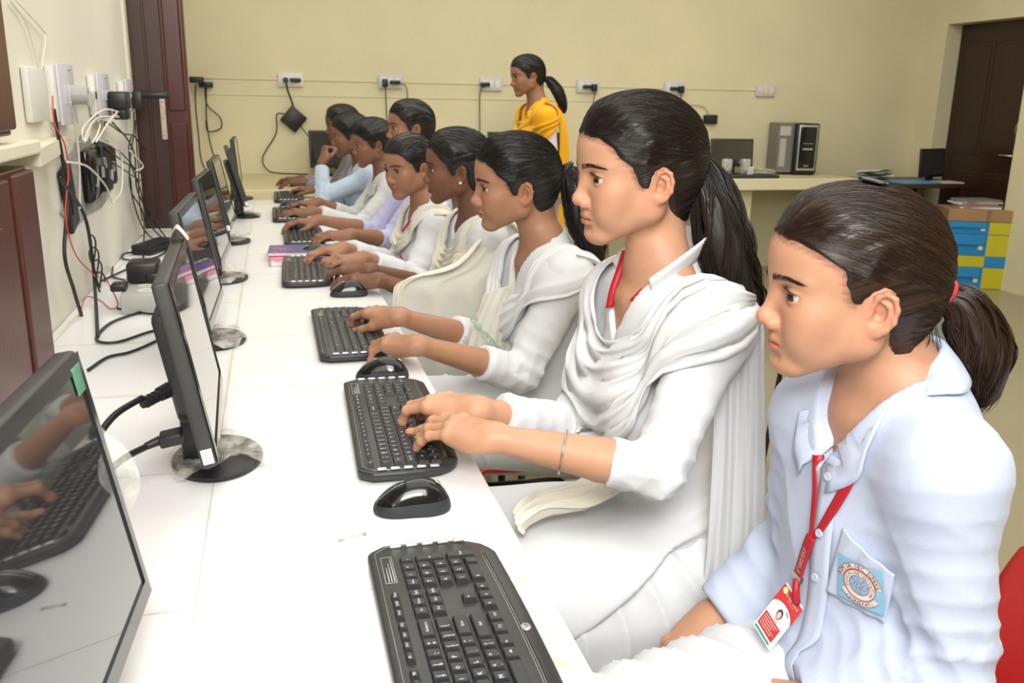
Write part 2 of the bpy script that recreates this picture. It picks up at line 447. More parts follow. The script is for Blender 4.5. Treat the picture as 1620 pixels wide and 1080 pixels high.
def skin_tone(L, p):
    """albedo multipliers per vertex (lips, eyebrows, hair roots, nails come elsewhere)"""
    x, y, z = L.T; c = np.ones((len(L), 3)); ay = np.abs(y)
    def mix(col, w): 
        nonlocal c
        w = np.clip(w, 0, 1)[:, None]; c = c * (1 - w) + c * np.array(col) * w
    lip = np.exp(-((z + .0662) / .0078) ** 4 - (ay / .0205) ** 4) * sstep(.066, .072, x)
    lip *= sstep(.0105, .0085, np.abs(z + .0662) + ay * .25)
    mix(p.get('lipcol', (.90, .60, .62)), lip * .9)
    mix((.62, .50, .50), np.exp(-((z + .0664) / .0014) ** 2) * (ay < .023) * (x > .066) * .7)
    bw = np.exp(-((z - (.0175 - .09 * np.abs(ay - .034))) / .0034) ** 2) * sstep(.009, .015, ay) * sstep(.053, .044, ay) * (x > .03)
    mix((.42, .36, .36), bw * .75)
    mix((.30, .26, .26), np.exp(-(((z - .0030 + 5.5 * (ay - .0315) ** 2)) / .0016) ** 2) * np.exp(-((ay - .0315) / .0125) ** 4) * (x > .06) * .85)  # lash line
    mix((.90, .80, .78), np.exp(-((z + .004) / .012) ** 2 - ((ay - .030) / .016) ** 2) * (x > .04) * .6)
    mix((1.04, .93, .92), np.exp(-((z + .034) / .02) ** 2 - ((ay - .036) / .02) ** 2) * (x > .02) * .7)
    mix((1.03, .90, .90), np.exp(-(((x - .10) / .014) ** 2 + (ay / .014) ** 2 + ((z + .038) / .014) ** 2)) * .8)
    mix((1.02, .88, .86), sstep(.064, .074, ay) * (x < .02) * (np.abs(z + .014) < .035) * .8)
    hm = hair_mask(L, p.get('hairline'))
    mix(p.get('rootcol', (.30, .26, .26)), (sstep(-p.get('rootw', .011) - .004, -.003, hm + .003 * wob(L, 9, 700, 3)) * .92 * (1 - .7 * (x < .016) * (z < .02))))
    mot = wob(L, 5, 260, 4); c *= (1 + .03 * mot)[:, None]
    return c

class Frame:
    """maps a local head frame to the world"""
    def __init__(s, c, yaw, pitch=0., roll=0., sc=1.):
        # yaw: world direction of the face, degrees from +x; pitch>0 looks down
        s.R = np.array(Euler((math.radians(roll), math.radians(pitch), math.radians(yaw)), 'XYZ').to_matrix()); s.c = np.asarray(c, float); s.s = sc
    def w(s, L): return s.c + s.s * (np.asarray(L, float) @ s.R.T)
    def l(s, W): return ((np.asarray(W, float) - s.c) @ s.R) / s.s
    def d(s, v): return s.R @ np.asarray(v, float)

def build_eyes(fr, mats, par, off, gaze=(1, 0, 0)):
    g = np.array(gaze, float); g /= np.linalg.norm(g)
    for y in (1, -1):
        b = bmesh.new(); bmesh.ops.create_uvsphere(b, u_segments=40, v_segments=30, radius=.0144)
        V = np.array([v.co[:] for v in b.verts]); F = [[v.index for v in f.verts] for f in b.faces]; b.free()
        # pole axis z -> gaze
        q = Vector((0, 0, 1)).rotation_difference(Vector(g)).to_matrix(); V = V @ np.array(q).T
        ca = (V / np.linalg.norm(V, axis=1)[:, None]) @ g
        V += (sstep(.88, .96, ca) * .0007)[:, None] * g
        mi = []
        for f in F:
            a = np.mean([ca[i] for i in f]); mi.append(2 if a > .985 else (1 if a > .872 else 0))
        mesh_obj('eyeball', fr.w(V + np.array((0.0658, y * .0315, -.0025))), F, mats, par, True, mi, off)

def build_brows(S, fr, mat, par, off, seed=1, n=110, w=1.0):
    r = np.random.RandomState(seed)
    for y in (1, -1):
        P = []
        for i in range(n):
            t = r.rand(); ay = .010 + .040 * t; zc = .0158 + .0032 * math.sin(min(1, t * 1.15) * math.pi * .60) - .0034 * max(0, t - .60) / .40
            z0 = zc + (r.rand() - .5) * .0068 * w * (1.1 - .70 * t); x = .085
            p = np.array([[x, y * ay, z0]]); ln = .006 + .003 * r.rand()
            d = np.array([0, y * (.55 + .5 * t), .75 * (1 - t) - .15 - .5 * (z0 - zc) / .003 * .3]); d /= np.linalg.norm(d)
            P.append([p[0] + d * ln * q for q in np.linspace(-.35, .65, 5)])
        P = np.array(P); A = P.reshape(-1, 3)
        for _ in range(14):
            A = A - (np.clip(S(A) - .0003, -.01, .01))[:, None] * np.array([1., 0, 0]) * .8
        P = A.reshape(P.shape); rad = np.tile(np.array([.00018, .00027, .00026, .00018, .00006]) * w, (len(P), 1))
        V, F = strands_geo(fr.w(P.reshape(-1, 3)).reshape(P.shape), rad * fr.s)
        mesh_obj('eyebrow', V, F, mat, par, True, None, off)


def build_lashes(fr, mat, par, off, op=1.0):
    for y in (1, -1):
        c = np.array((0.0658, y * .0315, -.0025)); P = []
        for t in np.linspace(-1, 1, 44):
            a = t * .92; z = .0066 * op * (1 - .50 * t * t)
            q = np.array((math.cos(a) * math.sqrt(max(.0160 ** 2 - z * z, 0)), y * math.sin(a) * .0160, z)); o = q / np.linalg.norm(q); o[2] += .12
            P.append([c + q * .98 + o * .0062 * s + np.array((0, 0, .0022)) * s * s for s in np.linspace(0, 1, 4)])
        P = np.array(P); rad = np.tile(np.array([.00055, .00042, .00024, .00005]), (len(P), 1))
        V, F = strands_geo(fr.w(P.reshape(-1, 3)).reshape(P.shape), rad * fr.s)
        mesh_obj('eyelash', V, F, mat, par, True, None, off)

def build_hair(S, fr, mat, par, off, p, v=.0025, tie=(-.098, 0, .012), thick=.009, strands=900, seed=3, smat=None):
    """hair cap combed back to the tie point, plus real strands lying on it"""
    line = p.get('hairline'); T = np.array(tie, float)
    vol = p.get('hairvol', None)
    class HS:                                                              # skull without ears/face detail
        pass
    B = SDF(); B.u(ell((-.008, 0, .028), (.091, .070, .080)), 0).u(ell((-.030, 0, .018), (.070, .066, .070)), .02).u(ell((.030, 0, .040), (.054, .060, .050)), .03)
    B.u(cap((-.035, 0, -.02), (-.045, 0, -.075), .055, .042), .03)
    if vol:
        for c, r, k in vol: B.u(ell(c, r), k)
    def th(L):
        m = hair_mask(L, line)
        m = m + .0006 * np.sin(L[:, 1] * 330 + L[:, 2] * 210) + .0006 * np.sin(L[:, 2] * 520 - L[:, 0] * 300)
        t = -.0035 + .0052 * sstep(-.013, -.002, m) + (thick - .0017) * sstep(.0, .046, m)
        ax = T / np.linalg.norm(T)
        rel = L - T; az = np.arctan2(rel[:, 1], rel[:, 2] + .25 * rel[:, 0]); di = np.linalg.norm(rel, axis=1)
        rg = .5 * np.sin(az * 23 + 9 * di) + .35 * np.sin(az * 41 + 17 * di + 1) + .25 * np.sin(az * 67 - 11 * di + 2)
        t = t + p.get('ridge', .0011) * rg * sstep(.0, .02, m)
        if 'part' in p:                                                    # parting groove along y = yp
            yp, x0 = p['part']; t = t - .005 * np.exp(-((L[:, 1] - yp) / .0035) ** 2) * sstep(x0 - .02, x0, L[:, 0]) * (L[:, 2] > .03)
        return t
    Hf = SDF(); H0 = head_sdf(p, False); Hf.u(lambda P: np.minimum(B(P), H0(P)) - th(P).astype(np.float32), 0)
    V, F = polygonise(Hf, (-.16, -.12, -.14), (.12, .12, .15), v / fr.s)
    m = hair_mask(V, line); keep = (m > -.015)
    V, F, _ = keep_faces(V, F, keep)
    N = vnormals(V, F)
    def att(L):
        rel = L - T; di = np.linalg.norm(rel, axis=1); az = np.arctan2(rel[:, 1], rel[:, 2] + .25 * rel[:, 0])
        return np.stack([np.cos(az) * .1, np.sin(az) * .1, di], 1)
    mesh_obj('hair', fr.w(V), F, mat, par, True, None, off, {'strand': att(V)})
    if strands:
        r = np.random.RandomState(seed); K = 22
        Vm = hair_mask(V, line); edge = np.nonzero((Vm < -.0005) & (Vm > -.0045) & ((V[:, 0] > .013) & (V[:, 2] > -.012)))[0]; ne = int(strands * p.get('edge', .9)); ne = ne if len(edge) else 0
        core = np.nonzero(Vm > .001)[0]; idx = np.concatenate([core[r.randint(0, len(core), strands)], edge[r.randint(0, len(edge), ne)] if ne else np.zeros(0, int)]); Pn = V[idx] + 0
        if ne:                                                             # fine hairs starting on the skin just outside the hairline
            q = Pn[strands:]; d = T - q; d /= np.linalg.norm(d, axis=1)[:, None]; q = q - d * (p.get('baby', .003) * r.rand(ne)[:, None] ** 2); q[:, 2] += r.normal(size=ne) * .0006
            for _ in range(5): q = q - grad(S, q) * np.clip(S(q) - .0004, -.006, .006)[:, None]
            Pn[strands:] = q
        fine = np.arange(len(idx)) >= strands; strands = len(idx); path = [Pn.copy()]
        dist = np.linalg.norm(T - Pn, axis=1); step = (dist * np.where(fine, .14 + .26 * r.rand(strands), .55 + .5 * r.rand(strands)) / K)[:, None]
        wav = r.normal(size=(strands, 3)) * np.where(fine, .03, .10)[:, None]
        for i in range(K - 1):
            d = T - Pn; d /= np.linalg.norm(d, axis=1)[:, None] + 1e-9
            n = grad(H0, Pn, .004); d = d - (d * n).sum(1)[:, None] * n; d += wav * math.sin(i * .35); d /= np.linalg.norm(d, axis=1)[:, None] + 1e-9
            Pn = Pn + d * step; dd = np.clip(np.minimum(Hf(Pn), S(Pn)) - p.get('fly', .0006), -.004, .004); Pn = Pn - n * dd[:, None]; path.append(Pn.copy())
        P = np.stack(path, 1); bad = ((np.abs(P[..., 1]) > .058) & (P[..., 0] < .018) & (P[..., 0] > -.046) & (P[..., 2] < .018) & (P[..., 2] > -.06)).any(1); P = P[~bad]; fine = fine[~bad]; strands = len(P); prof = np.interp(np.linspace(0, 1, K), [0, .15, .8, 1], [.3, 1, 1, .2])
        rad = (np.where(fine, .00014, .00028) + np.where(fine, .00012, .0002) * r.rand(strands))[:, None] * prof[None]
        Vs, Fs = strands_geo(fr.w(P.reshape(-1, 3)).reshape(P.shape), rad * fr.s)
        A = np.repeat(att(P.reshape(-1, 3)), 3, axis=0) + np.repeat(np.repeat(r.normal(size=(strands, 3)) * .05, K, axis=0), 3, axis=0)
        mesh_obj('hair_strands', Vs, Fs, smat or mat, par, True, None, off, {'strand': A})
    return Hf

def build_tail(name, path, rad, mat, par, off, n=420, seed=4, wave=.006, freq=2.2, flat=1.0, srad=.0006, spread=1.0):
    """loose tail of hair: solid core plus wavy locks; path and rad in world space"""
    C = catmull(path, 10); k = len(C); R = np.interp(np.linspace(0, 1, k), np.linspace(0, 1, len(rad)), rad)
    T, N, B = frames(C); r = np.random.RandomState(seed)
    na = 28; a = np.arange(na) * 2 * math.pi / na; s = np.linspace(0, 1, k)
    lob = 1 + .10 * np.sin(5 * a)[None] + .07 * np.sin(9 * a + 1)[None] * np.cos(s * 9)[:, None]
    core = C[:, None] + (R * .86)[:, None, None] * lob[..., None] * (np.cos(a)[None, :, None] * N[:, None] + flat * np.sin(a)[None, :, None] * B[:, None])
    F = np.array([(i * na + j, i * na + (j + 1) % na, (i + 1) * na + (j + 1) % na, (i + 1) * na + j) for i in range(k - 1) for j in range(na)])
    att = np.stack([np.tile(np.cos(a) * .04, (k, 1)), np.tile(np.sin(a) * .04, (k, 1)), np.tile((s * .3)[:, None], (1, na))], -1).reshape(-1, 3)
    V0 = core.reshape(-1, 3)
    ph = r.rand(n) * 6.28; rr = np.sqrt(r.rand(n)) * .25 + .75; an = r.rand(n) * 6.28; w2 = r.rand(n) * 6.28
    end = .72 + .28 * r.rand(n)
    kk = 26; st = np.linspace(0, 1, kk); P = np.zeros((n, kk, 3))
    clump = (an * 3).astype(int)
    for j, t in enumerate(st):
        tt = t * end; i = tt * (k - 1); i0 = np.clip(i.astype(int), 0, k - 2); f = (i - i0)[:, None]
        c = C[i0] * (1 - f) + C[i0 + 1] * f; Rn = (R[i0] * (1 - f[:, 0]) + R[i0 + 1] * f[:, 0])
        aa = an + .5 * np.sin(tt * freq * 3.1 + clump) + .25 * tt * np.sin(w2)
        wv = wave * np.sin(tt * 6.28 * freq + clump * 1.7) * tt
        q = Rn * rr * spread * (1 + .15 * np.sin(w2) * tt) + wv
        P[:, j] = c + (q * np.cos(aa))[:, None] * N[i0] + flat * (q * np.sin(aa))[:, None] * B[i0]
    prof = np.interp(st, [0, .1, .8, 1], [.7, 1, .9, .15]); rad_ = (srad * (.6 + .8 * r.rand(n)))[:, None] * prof
    Vs, Fs = strands_geo(P, rad_)
    A = np.repeat(np.stack([np.cos(an)[:, None] * .05 + 0 * st, np.sin(an)[:, None] * .05 + 0 * st, .3 * st[None] + 0 * an[:, None]], -1).reshape(-1, 3) + np.repeat(r.normal(size=(n, 3)) * .03, kk, axis=0), 3, axis=0)
    o = mesh_obj(name, np.vstack([V0, Vs]), np.vstack([F, Fs + len(V0)]), mat, par, True, None, off, {'strand': np.vstack([att, A])})
    return o
# ------------------------------------------------------------------ hands, arms, garments
def unit(v): v = np.asarray(v, float); return v / np.linalg.norm(v)
HANDS = {  # flexion (MCP, PIP, DIP) for index, middle, ring, little; spread degrees; thumb
    'type': dict(flex=[(18, 42, 22), (22, 46, 24), (26, 46, 24), (26, 40, 22)], spread=[5, 1, -3, -9], thumb=(.86, .42, -.28), tb=(8, 12)),
    'flat': dict(flex=[(10, 26, 14), (12, 30, 16), (14, 30, 16), (12, 26, 14)], spread=[4, 1, -3, -8], thumb=(.88, .44, -.18), tb=(8, 12)),
    'mouse': dict(flex=[(14, 34, 22), (12, 36, 22), (20, 46, 26), (24, 46, 26)], spread=[6, 2, -4, -10], thumb=(.80, .50, -.33), tb=(14, 14)),
    'fist': dict(flex=[(72, 88, 50), (76, 92, 52), (78, 94, 52), (80, 92, 52)], spread=[2, 0, -2, -4], thumb=(.70, .50, -.50), tb=(30, 45)),
    'rest': dict(flex=[(26, 38, 22), (28, 42, 24), (30, 44, 24), (32, 42, 24)], spread=[3, 0, -3, -7], thumb=(.85, .45, -.28), tb=(12, 16)),
}
def hand_ops(S, W, X, Zup, side, pose, sc=1.0, slim=1.0):
    """side +1: thumb on -Y (a left hand, palm down). returns nail list (centre, axis x, dorsal)"""
    p = HANDS[pose] if isinstance(pose, str) else pose
    X = unit(X); Z = np.asarray(Zup, float); Z = unit(Z - X * (X @ Z)); Yv = np.cross(Z, X) * -side   # Yv: towards the thumb
    W = np.asarray(W, float); g = lambda x, y, z: W + sc * (X * x + Yv * y + Z * z); r = lambda a: a * sc * slim
    kn = [(.084, .0255, .004), (.088, .0085, .006), (.083, -.0090, .004), (.075, -.0250, .000)]
    ln = [(.041, .025, .020), (.045, .028, .021), (.041, .026, .020), (.032, .020, .018)]
    rd = [(.0092, .0080, .0072, .0062), (.0094, .0082, .0073, .0062), (.0090, .0078, .0070, .0060), (.0080, .0069, .0062, .0054)]
    S.u(cap(g(-.004, 0, 0), g(.014, 0, 0), r(.0195), r(.020)), .008)
    for (x, y, z), rr in zip(kn, rd):
        S.u(cap(g(.006, y * .55, 0), g(x - .004, y, z - .004), r(.0140), r(rr[0] + .0012)), .014)
    S.u(ell(g(.048, .004, -.006), tuple(sc * np.array((.034, .026, .0125))), np.stack([X, Yv, Z], 1)), .012)
    S.u(ell(g(.034, .022, -.010), tuple(sc * np.array((.027, .0125, .0125))), np.stack([unit(X + .35 * Yv), unit(Yv - .35 * X), Z], 1)), .012)
    S.u(ell(g(.036, -.024, -.007), tuple(sc * np.array((.034, .0105, .0135))), np.stack([X, Yv, Z], 1)), .012)
    nails = []
    for q in range(4):
        a = math.radians(p['spread'][q]); d0 = X * math.cos(a) + Yv * math.sin(a); P = g(*kn[q]); th = 0.0
        F = SDF(); S.u(sph(g(kn[q][0] - .001, kn[q][1], kn[q][2] + .001), r(rd[q][0] + .0009)), .006)
        for k in range(3):
            th += math.radians(p['flex'][q][k]); d = d0 * math.cos(th) - Z * math.sin(th); E = P + sc * d * ln[q][k]
            F.u(cap(P, E, r(rd[q][k]), r(rd[q][k + 1])), .004)
            if k: F.u(sph(P, r(rd[q][k] + .0004)), .003)
            P = E
        dors = d0 * math.sin(th) + Z * math.cos(th)
        nails.append((P - sc * d * .004 + dors * r(rd[q][3]) * .80, d, dors, r(rd[q][3])))
        S.u(F, .0035 if q else .006)
    # thumb
    t = p['thumb']; d = unit(X * t[0] + Yv * t[1] + Z * t[2]); P = g(.018, .021, -.008); F = SDF()
    ax = unit(np.cross(d, Z)); bend = [0, p['tb'][0], p['tb'][1]]; L3 = (.040, .031, .026); R4 = (.0125, .0102, .0092, .0072)
    inw = unit(-Yv * .8 + X * .5 - Z * .1)
    for k in range(3):
        b = math.radians(bend[k]); d = unit(d * math.cos(b) + inw * math.sin(b)); E = P + sc * d * L3[k]
        F.u(cap(P, E, r(R4[k]), r(R4[k + 1])), .006); P = E
    dors = unit(Z * .75 + Yv * .55 - d * (d @ (Z * .75 + Yv * .55)))
    nails.append((P - sc * d * .004 + dors * r(R4[3]) * .8, d, dors, r(R4[3]) * 1.25))
    S.u(F, .009)
    for c, d, dn, rr in nails:
        bN = np.cross(dn, d); S.u(ell(c + dn * rr * .12, (rr * 1.05, rr * .72, rr * .22), np.stack([d, bN, dn], 1)), .0006)
    return nails

def arm_mesh(E, W, X, Z, side, pose, sc=1.0, v=.002, slim=1.0, er=.0325):
    S = SDF(); E = np.asarray(E, float); W = np.asarray(W, float)
    S.u(cap(E, E + (W - E) * .35, er * sc, .0325 * sc * slim), .02); S.u(cap(E + (W - E) * .35, W, .0325 * sc * slim, .0195 * sc * slim), .003)
    nails = hand_ops(S, W, X, Z, side, pose, sc, slim)
    lo = np.minimum(E, W) - .20 * sc; hi = np.maximum(E, W) + .20 * sc
    V, F = polygonise(S, lo, hi, v)
    tone = np.ones((len(V), 3)) * (1 + .035 * wob(V, 7, 90, 4))[:, None]
    for c, d, dn, rr in nails:
        q = V - c; a = q @ d; b = q @ np.cross(dn, d); h = q @ dn
        w = sstep(1.25, .95, (a / (rr * 1.05)) ** 2 + (b / (rr * .78)) ** 2) * (h > -rr * .3)
        tone = tone * (1 - w[:, None]) + np.array((1.12, .98, .98)) * w[:, None]
    Xu = unit(X); kz = np.exp(-(((V - W) @ Xu - .087 * sc) / .014) ** 2 * 1.0) * ((V - W) @ unit(Z) > 0)
    tone *= (1 - .10 * kz)[:, None]
    return V, F, tone

def merge(parts):
    Vs = []; Fs = []; Ts = []; n = 0
    for V, F, t in parts:
        Vs.append(V); Fs.append(F + n); Ts.append(t); n += len(V)
    return np.vstack(Vs), np.vstack(Fs), np.vstack(Ts)

class Torso:
    """axes of a body: f forward, l own left, u along the spine"""
    def __init__(s, N, P, yaw):
        s.N = np.asarray(N, float); s.P = np.asarray(P, float); s.u = unit(s.N - s.P); a = math.radians(yaw)
        f = np.array((math.cos(a), math.sin(a), 0)); s.f = unit(f - s.u * (f @ s.u)); s.l = np.cross(s.u, s.f); s.R = np.stack([s.f, s.l, s.u], 1); s.H = np.linalg.norm(s.N - s.P)
    def at(s, f, l, t): return s.P + s.u * s.H * t + s.f * f + s.l * l       # t: 0 pelvis .. 1 neck base
    def loc(s, W): q = np.asarray(W, float) - s.P; return np.stack([q @ s.f, q @ s.l, (q @ s.u) / s.H], 1)

def torso_ops(S, T, SL, SR, g=0.0, w=1.0, bust=.6, k=.05):
    S.u(ell(T.at(-.005, 0, .68), (.086 * w + g, .118 * w + g, .165 * w + g), T.R), 0)
    S.u(ell(T.at(.0, 0, .36), (.078 * w + g, .104 * w + g, .14 + g), T.R), k)
    S.u(ell(T.at(-.01, 0, .04), (.105 * w + g, .140 * w + g, .12 + g), T.R), k)
    for sh, y in ((SL, 1), (SR, -1)):
        S.u(cap(T.at(-.012, y * .045, .93), sh, .050 * w + g, .050 * w + g), .05)
        if bust: S.u(ell(T.at(.058, y * .055, .64), (.045 * bust + .016 + g, .052 + g, .055 + g), T.R), .045)
    S.u(cap(T.at(-.02, 0, .9), T.at(-.012, 0, 1.02), .062 + g, .050 + g), .04)
    return S

def fold(x, sharp=1.0):
    """soft cloth ridges -1..1"""
    return 1 - 2 * np.abs(np.sin(x)) ** sharp

def sheet(G, name, mat, par, off, th=.002, sub=0, S=None, lift=None):
    """cloth sheet from a grid of points (nu,nv,3)"""
    G = np.asarray(G, float); a, b = G.shape[:2]
    idx = np.arange(a * b).reshape(a, b); F = np.stack([idx[:-1, :-1], idx[1:, :-1], idx[1:, 1:], idx[:-1, 1:]], -1).reshape(-1, 4)
    o = mesh_obj(name, G.reshape(-1, 3), F, mat, par, True, None, off)
    m = o.modifiers.new('thick', 'SOLIDIFY'); m.thickness = th; m.offset = 0
    if sub: m = o.modifiers.new('sub', 'SUBSURF'); m.levels = sub; m.render_levels = sub
    return o

def onto(S, P, lift, it=12):
    """pull points P onto the level set S = lift"""
    P = np.asarray(P, float).copy(); sh = P.shape; A = P.reshape(-1, 3); lf = np.broadcast_to(np.asarray(lift, float), sh[:-1]).reshape(-1)
    for _ in range(it):
        d = S(A) - lf; A = A - grad(S, A, .003) * np.clip(d, -.03, .03)[:, None] * .8
    return A.reshape(sh)
# ------------------------------------------------------------------ clothes and whole people
def cloth(name, col, rough=.75, trans=0.0, alpha=1.0):
    m, nt, b, N, L = nmat(name); b.inputs['Base Color'].default_value = (*col, 1); b.inputs['Roughness'].default_value = rough; b.inputs['Specular IOR Level'].default_value = .15
    b.inputs['Sheen Weight'].default_value = .15; b.inputs['Alpha'].default_value = alpha
    tc = N('TexCoord'); n = N('TexNoise'); n.inputs['Scale'].default_value = 55; n.inputs['Detail'].default_value = 4; L(tc.outputs['Object'], n.inputs['Vector'])
    w_ = N('TexNoise'); w_.inputs['Scale'].default_value = 900; L(tc.outputs['Object'], w_.inputs['Vector'])
    ad = N('Math'); ad.operation = 'MULTIPLY_ADD'; ad.inputs[1].default_value = .12; L(w_.outputs['Fac'], ad.inputs[0]); L(n.outputs['Fac'], ad.inputs[2])
    bp = N('Bump'); bp.inputs['Strength'].default_value = .22; bp.inputs['Distance'].default_value = .004; L(ad.outputs[0], bp.inputs['Height']); L(bp.outputs[0], b.inputs['Normal'])
    return m
C_WHITE = cloth('white_cotton', (.69, .70, .72)); C_SCARF = cloth('white_chiffon', (.70, .71, .72)); C_BLUE = cloth('pale_blue_cotton', (.50, .56, .71)); C_CREAM = cloth('cream_chiffon', (.74, .71, .61), .7)
C_SHEER = cloth('sheer_cream_chiffon', (.74, .72, .64), .7, alpha=.72)
C_LAV = cloth('lavender_cotton', (.50, .50, .72)); C_GREYW = cloth('grey_white_cotton', (.62, .63, .62)); C_LBLUE = cloth('light_blue_cotton', (.50, .60, .72)); C_GREY = cloth('grey_cotton', (.24, .23, .26))
C_YEL = cloth('yellow_chiffon', (.84, .42, .010), .6); C_RED = plain('red_ribbon', (.42, .012, .022), .45, .4, bump=.1, bscale=600); C_PINK = cloth('pale_pink_cotton', (.70, .60, .62))

def tolocal(fr, f): return lambda L: f(_f(fr.w(L))) / fr.s
def seg_coord(V, A, B):
    A = np.asarray(A, float); B = np.asarray(B, float); ab = B - A; L2 = ab @ ab; t = (V - A) @ ab / L2; r = V - A - np.clip(t, 0, 1)[:, None] * ab
    return t, np.linalg.norm(r, axis=1), r
def sleeve_folds(V, A, B, C, rad, amp, seed):
    """creases gathered round the elbow B of arm A-B-C"""
    out = np.zeros(len(V))
    for P, Q in ((B, A), (B, C)):
        t, d, r = seg_coord(V, P, Q); Ln = np.linalg.norm(np.asarray(Q) - np.asarray(P)); near = sstep(rad * 2.2, rad * 1.2, d) * (t > -.3) * (t < 1.2)
        u = unit(np.asarray(Q) - np.asarray(P)); e1 = unit(np.cross(u, (.3, .2, 1))); e2 = np.cross(u, e1); an = np.arctan2(r @ e2, r @ e1); s = t * Ln
        w_ = .35 + 1.0 * np.exp(-(s / .07) ** 2)
        out += near * w_ * amp * (.6 * fold(s * 95 + 1.3 * np.sin(an + seed) + 1.5 * wob(V, seed, 14, 3), .8) + .5 * fold(s * 50 + 1.2 * an + seed, .9)) * .5
    return out

def make_person(sp):
    """sp: dictionary of joints (world space) and looks; returns the pieces needed to dress the figure"""
    g = sp.get; T = Torso(sp['N'], sp['P'], g('yaw', 180)); off = np.array((sp['P'][0], sp['P'][1], 0.))
    root = empty('person', tuple(off), 0, sp['label'], 'person', g('group')); fr = Frame(*sp['head']); p = g('face', {}); v = g('v', .003); sc = fr.s
    if isinstance(g('skin'), tuple): sm = skin('skin_tone', sp['skin'])
    SL, SR = np.array(sp['SL'], float), np.array(sp['SR'], float); N = T.N
    S = head_sdf(p); nl = fr.l(N); nk = g('neck', 1.0)
    S.u(cap((-.030, 0, -.045), nl + np.array((0, 0, .035)), .046 * nk, .047 * nk), .022)
    S.u(cap((-.060, 0, -.030), nl + np.array((-.012, 0, .03)), .034 * nk, .040 * nk), .02)
    for s_, y in ((SL, 1), (SR, -1)):
        a = T.at(-.020, y * .02, 1.06); S.u(tolocal(fr, cap(a, s_ * .7 + N * .3 + T.u * -.010, .030, .032)), .035)
        S.u(tolocal(fr, cap(T.at(.040, y * .012, .955), s_ * .75 + T.at(.03, 0, .95) * .25, .0085, .0075)), .018)       # collar bones
    S.u(tolocal(fr, ell(T.at(-.008, 0, .80), (.070, .092, .14), T.R)), .03)
    V, F = polygonise(S, (-.16, -.155, g('cut', -.30)), (.14, .155, .13), v / sc * g('hv', 1.))
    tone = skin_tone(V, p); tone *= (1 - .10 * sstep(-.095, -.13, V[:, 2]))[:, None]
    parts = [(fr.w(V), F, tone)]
    for side, E, W, H in ((1, sp['EL'], sp['WL'], g('HL')), (-1, sp['ER'], sp['WR'], g('HR'))):
        if H is None: continue
        parts.append(arm_mesh(E, W, H[0], H[1], side, H[2], g('hs', .95), v * .85 if v < .004 else v, g('slim', 1.0)))
    # trunk and legs under the clothes
    B = SDF(); torso_ops(B, T, SL, SR, -.012, g('w', .9), 0)
    for s_, E in ((SL, sp['EL']), (SR, sp['ER'])): B.u(cap(s_, E, .034, .030), .03)
    for K, A, y in ((g('KL'), g('AL'), 1), (g('KR'), g('AR'), -1)):
        if K is None: continue
        h = T.at(0, y * .075, .02); B.u(cap(h, K, .070, .050), .03); B.u(cap(K, A, .046, .030), .02); B.u(cap(A, np.asarray(A, float) + T.f * .13 * np.array((1, 1, 0)) - np.array((0, 0, np.asarray(A)[2] - .03)), .030, .022), .02)
    lo = np.min([SL, SR, T.P, sp['EL'], sp['ER']] + [k for k in (g('KL'), g('KR'), g('AL'), g('AR')) if k is not None], axis=0) - .2; hi = np.max([SL, SR, T.P, N], axis=0) + .2; lo[2] = max(lo[2], 0)
    V, F = polygonise(B, lo, hi, .014); cutz = V @ T.u < (T.at(0, 0, .86) @ T.u); V, F, _ = keep_faces(V, F, cutz); parts.append((V, F, np.ones((len(V), 3))))
    V, F, t = merge(parts)
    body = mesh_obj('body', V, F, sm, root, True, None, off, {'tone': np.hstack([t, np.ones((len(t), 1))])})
    build_eyes(fr, EYES, root, off, g('gaze', (1, .22, -.06)))
    hm = g('hairmat', HAIRM)
    if g('detail', 1): build_brows(S, fr, hm, root, off, g('seed', 1), 110 if v < .003 else 60); build_lashes(fr, hm, root, off, p.get('eye', 1.))
    tie = g('tie', (-.098, 0, .012)) if 'tieW' not in sp else tuple(fr.l(sp['tieW']))
    Hf = build_hair(S, fr, hm, root, off, p, g('hairv', .003), tie, g('thick', .010), g('strands', 500), g('seed', 3))
    return dict(root=root, off=off, T=T, fr=fr, S=S, Hf=Hf, SL=SL, SR=SR)

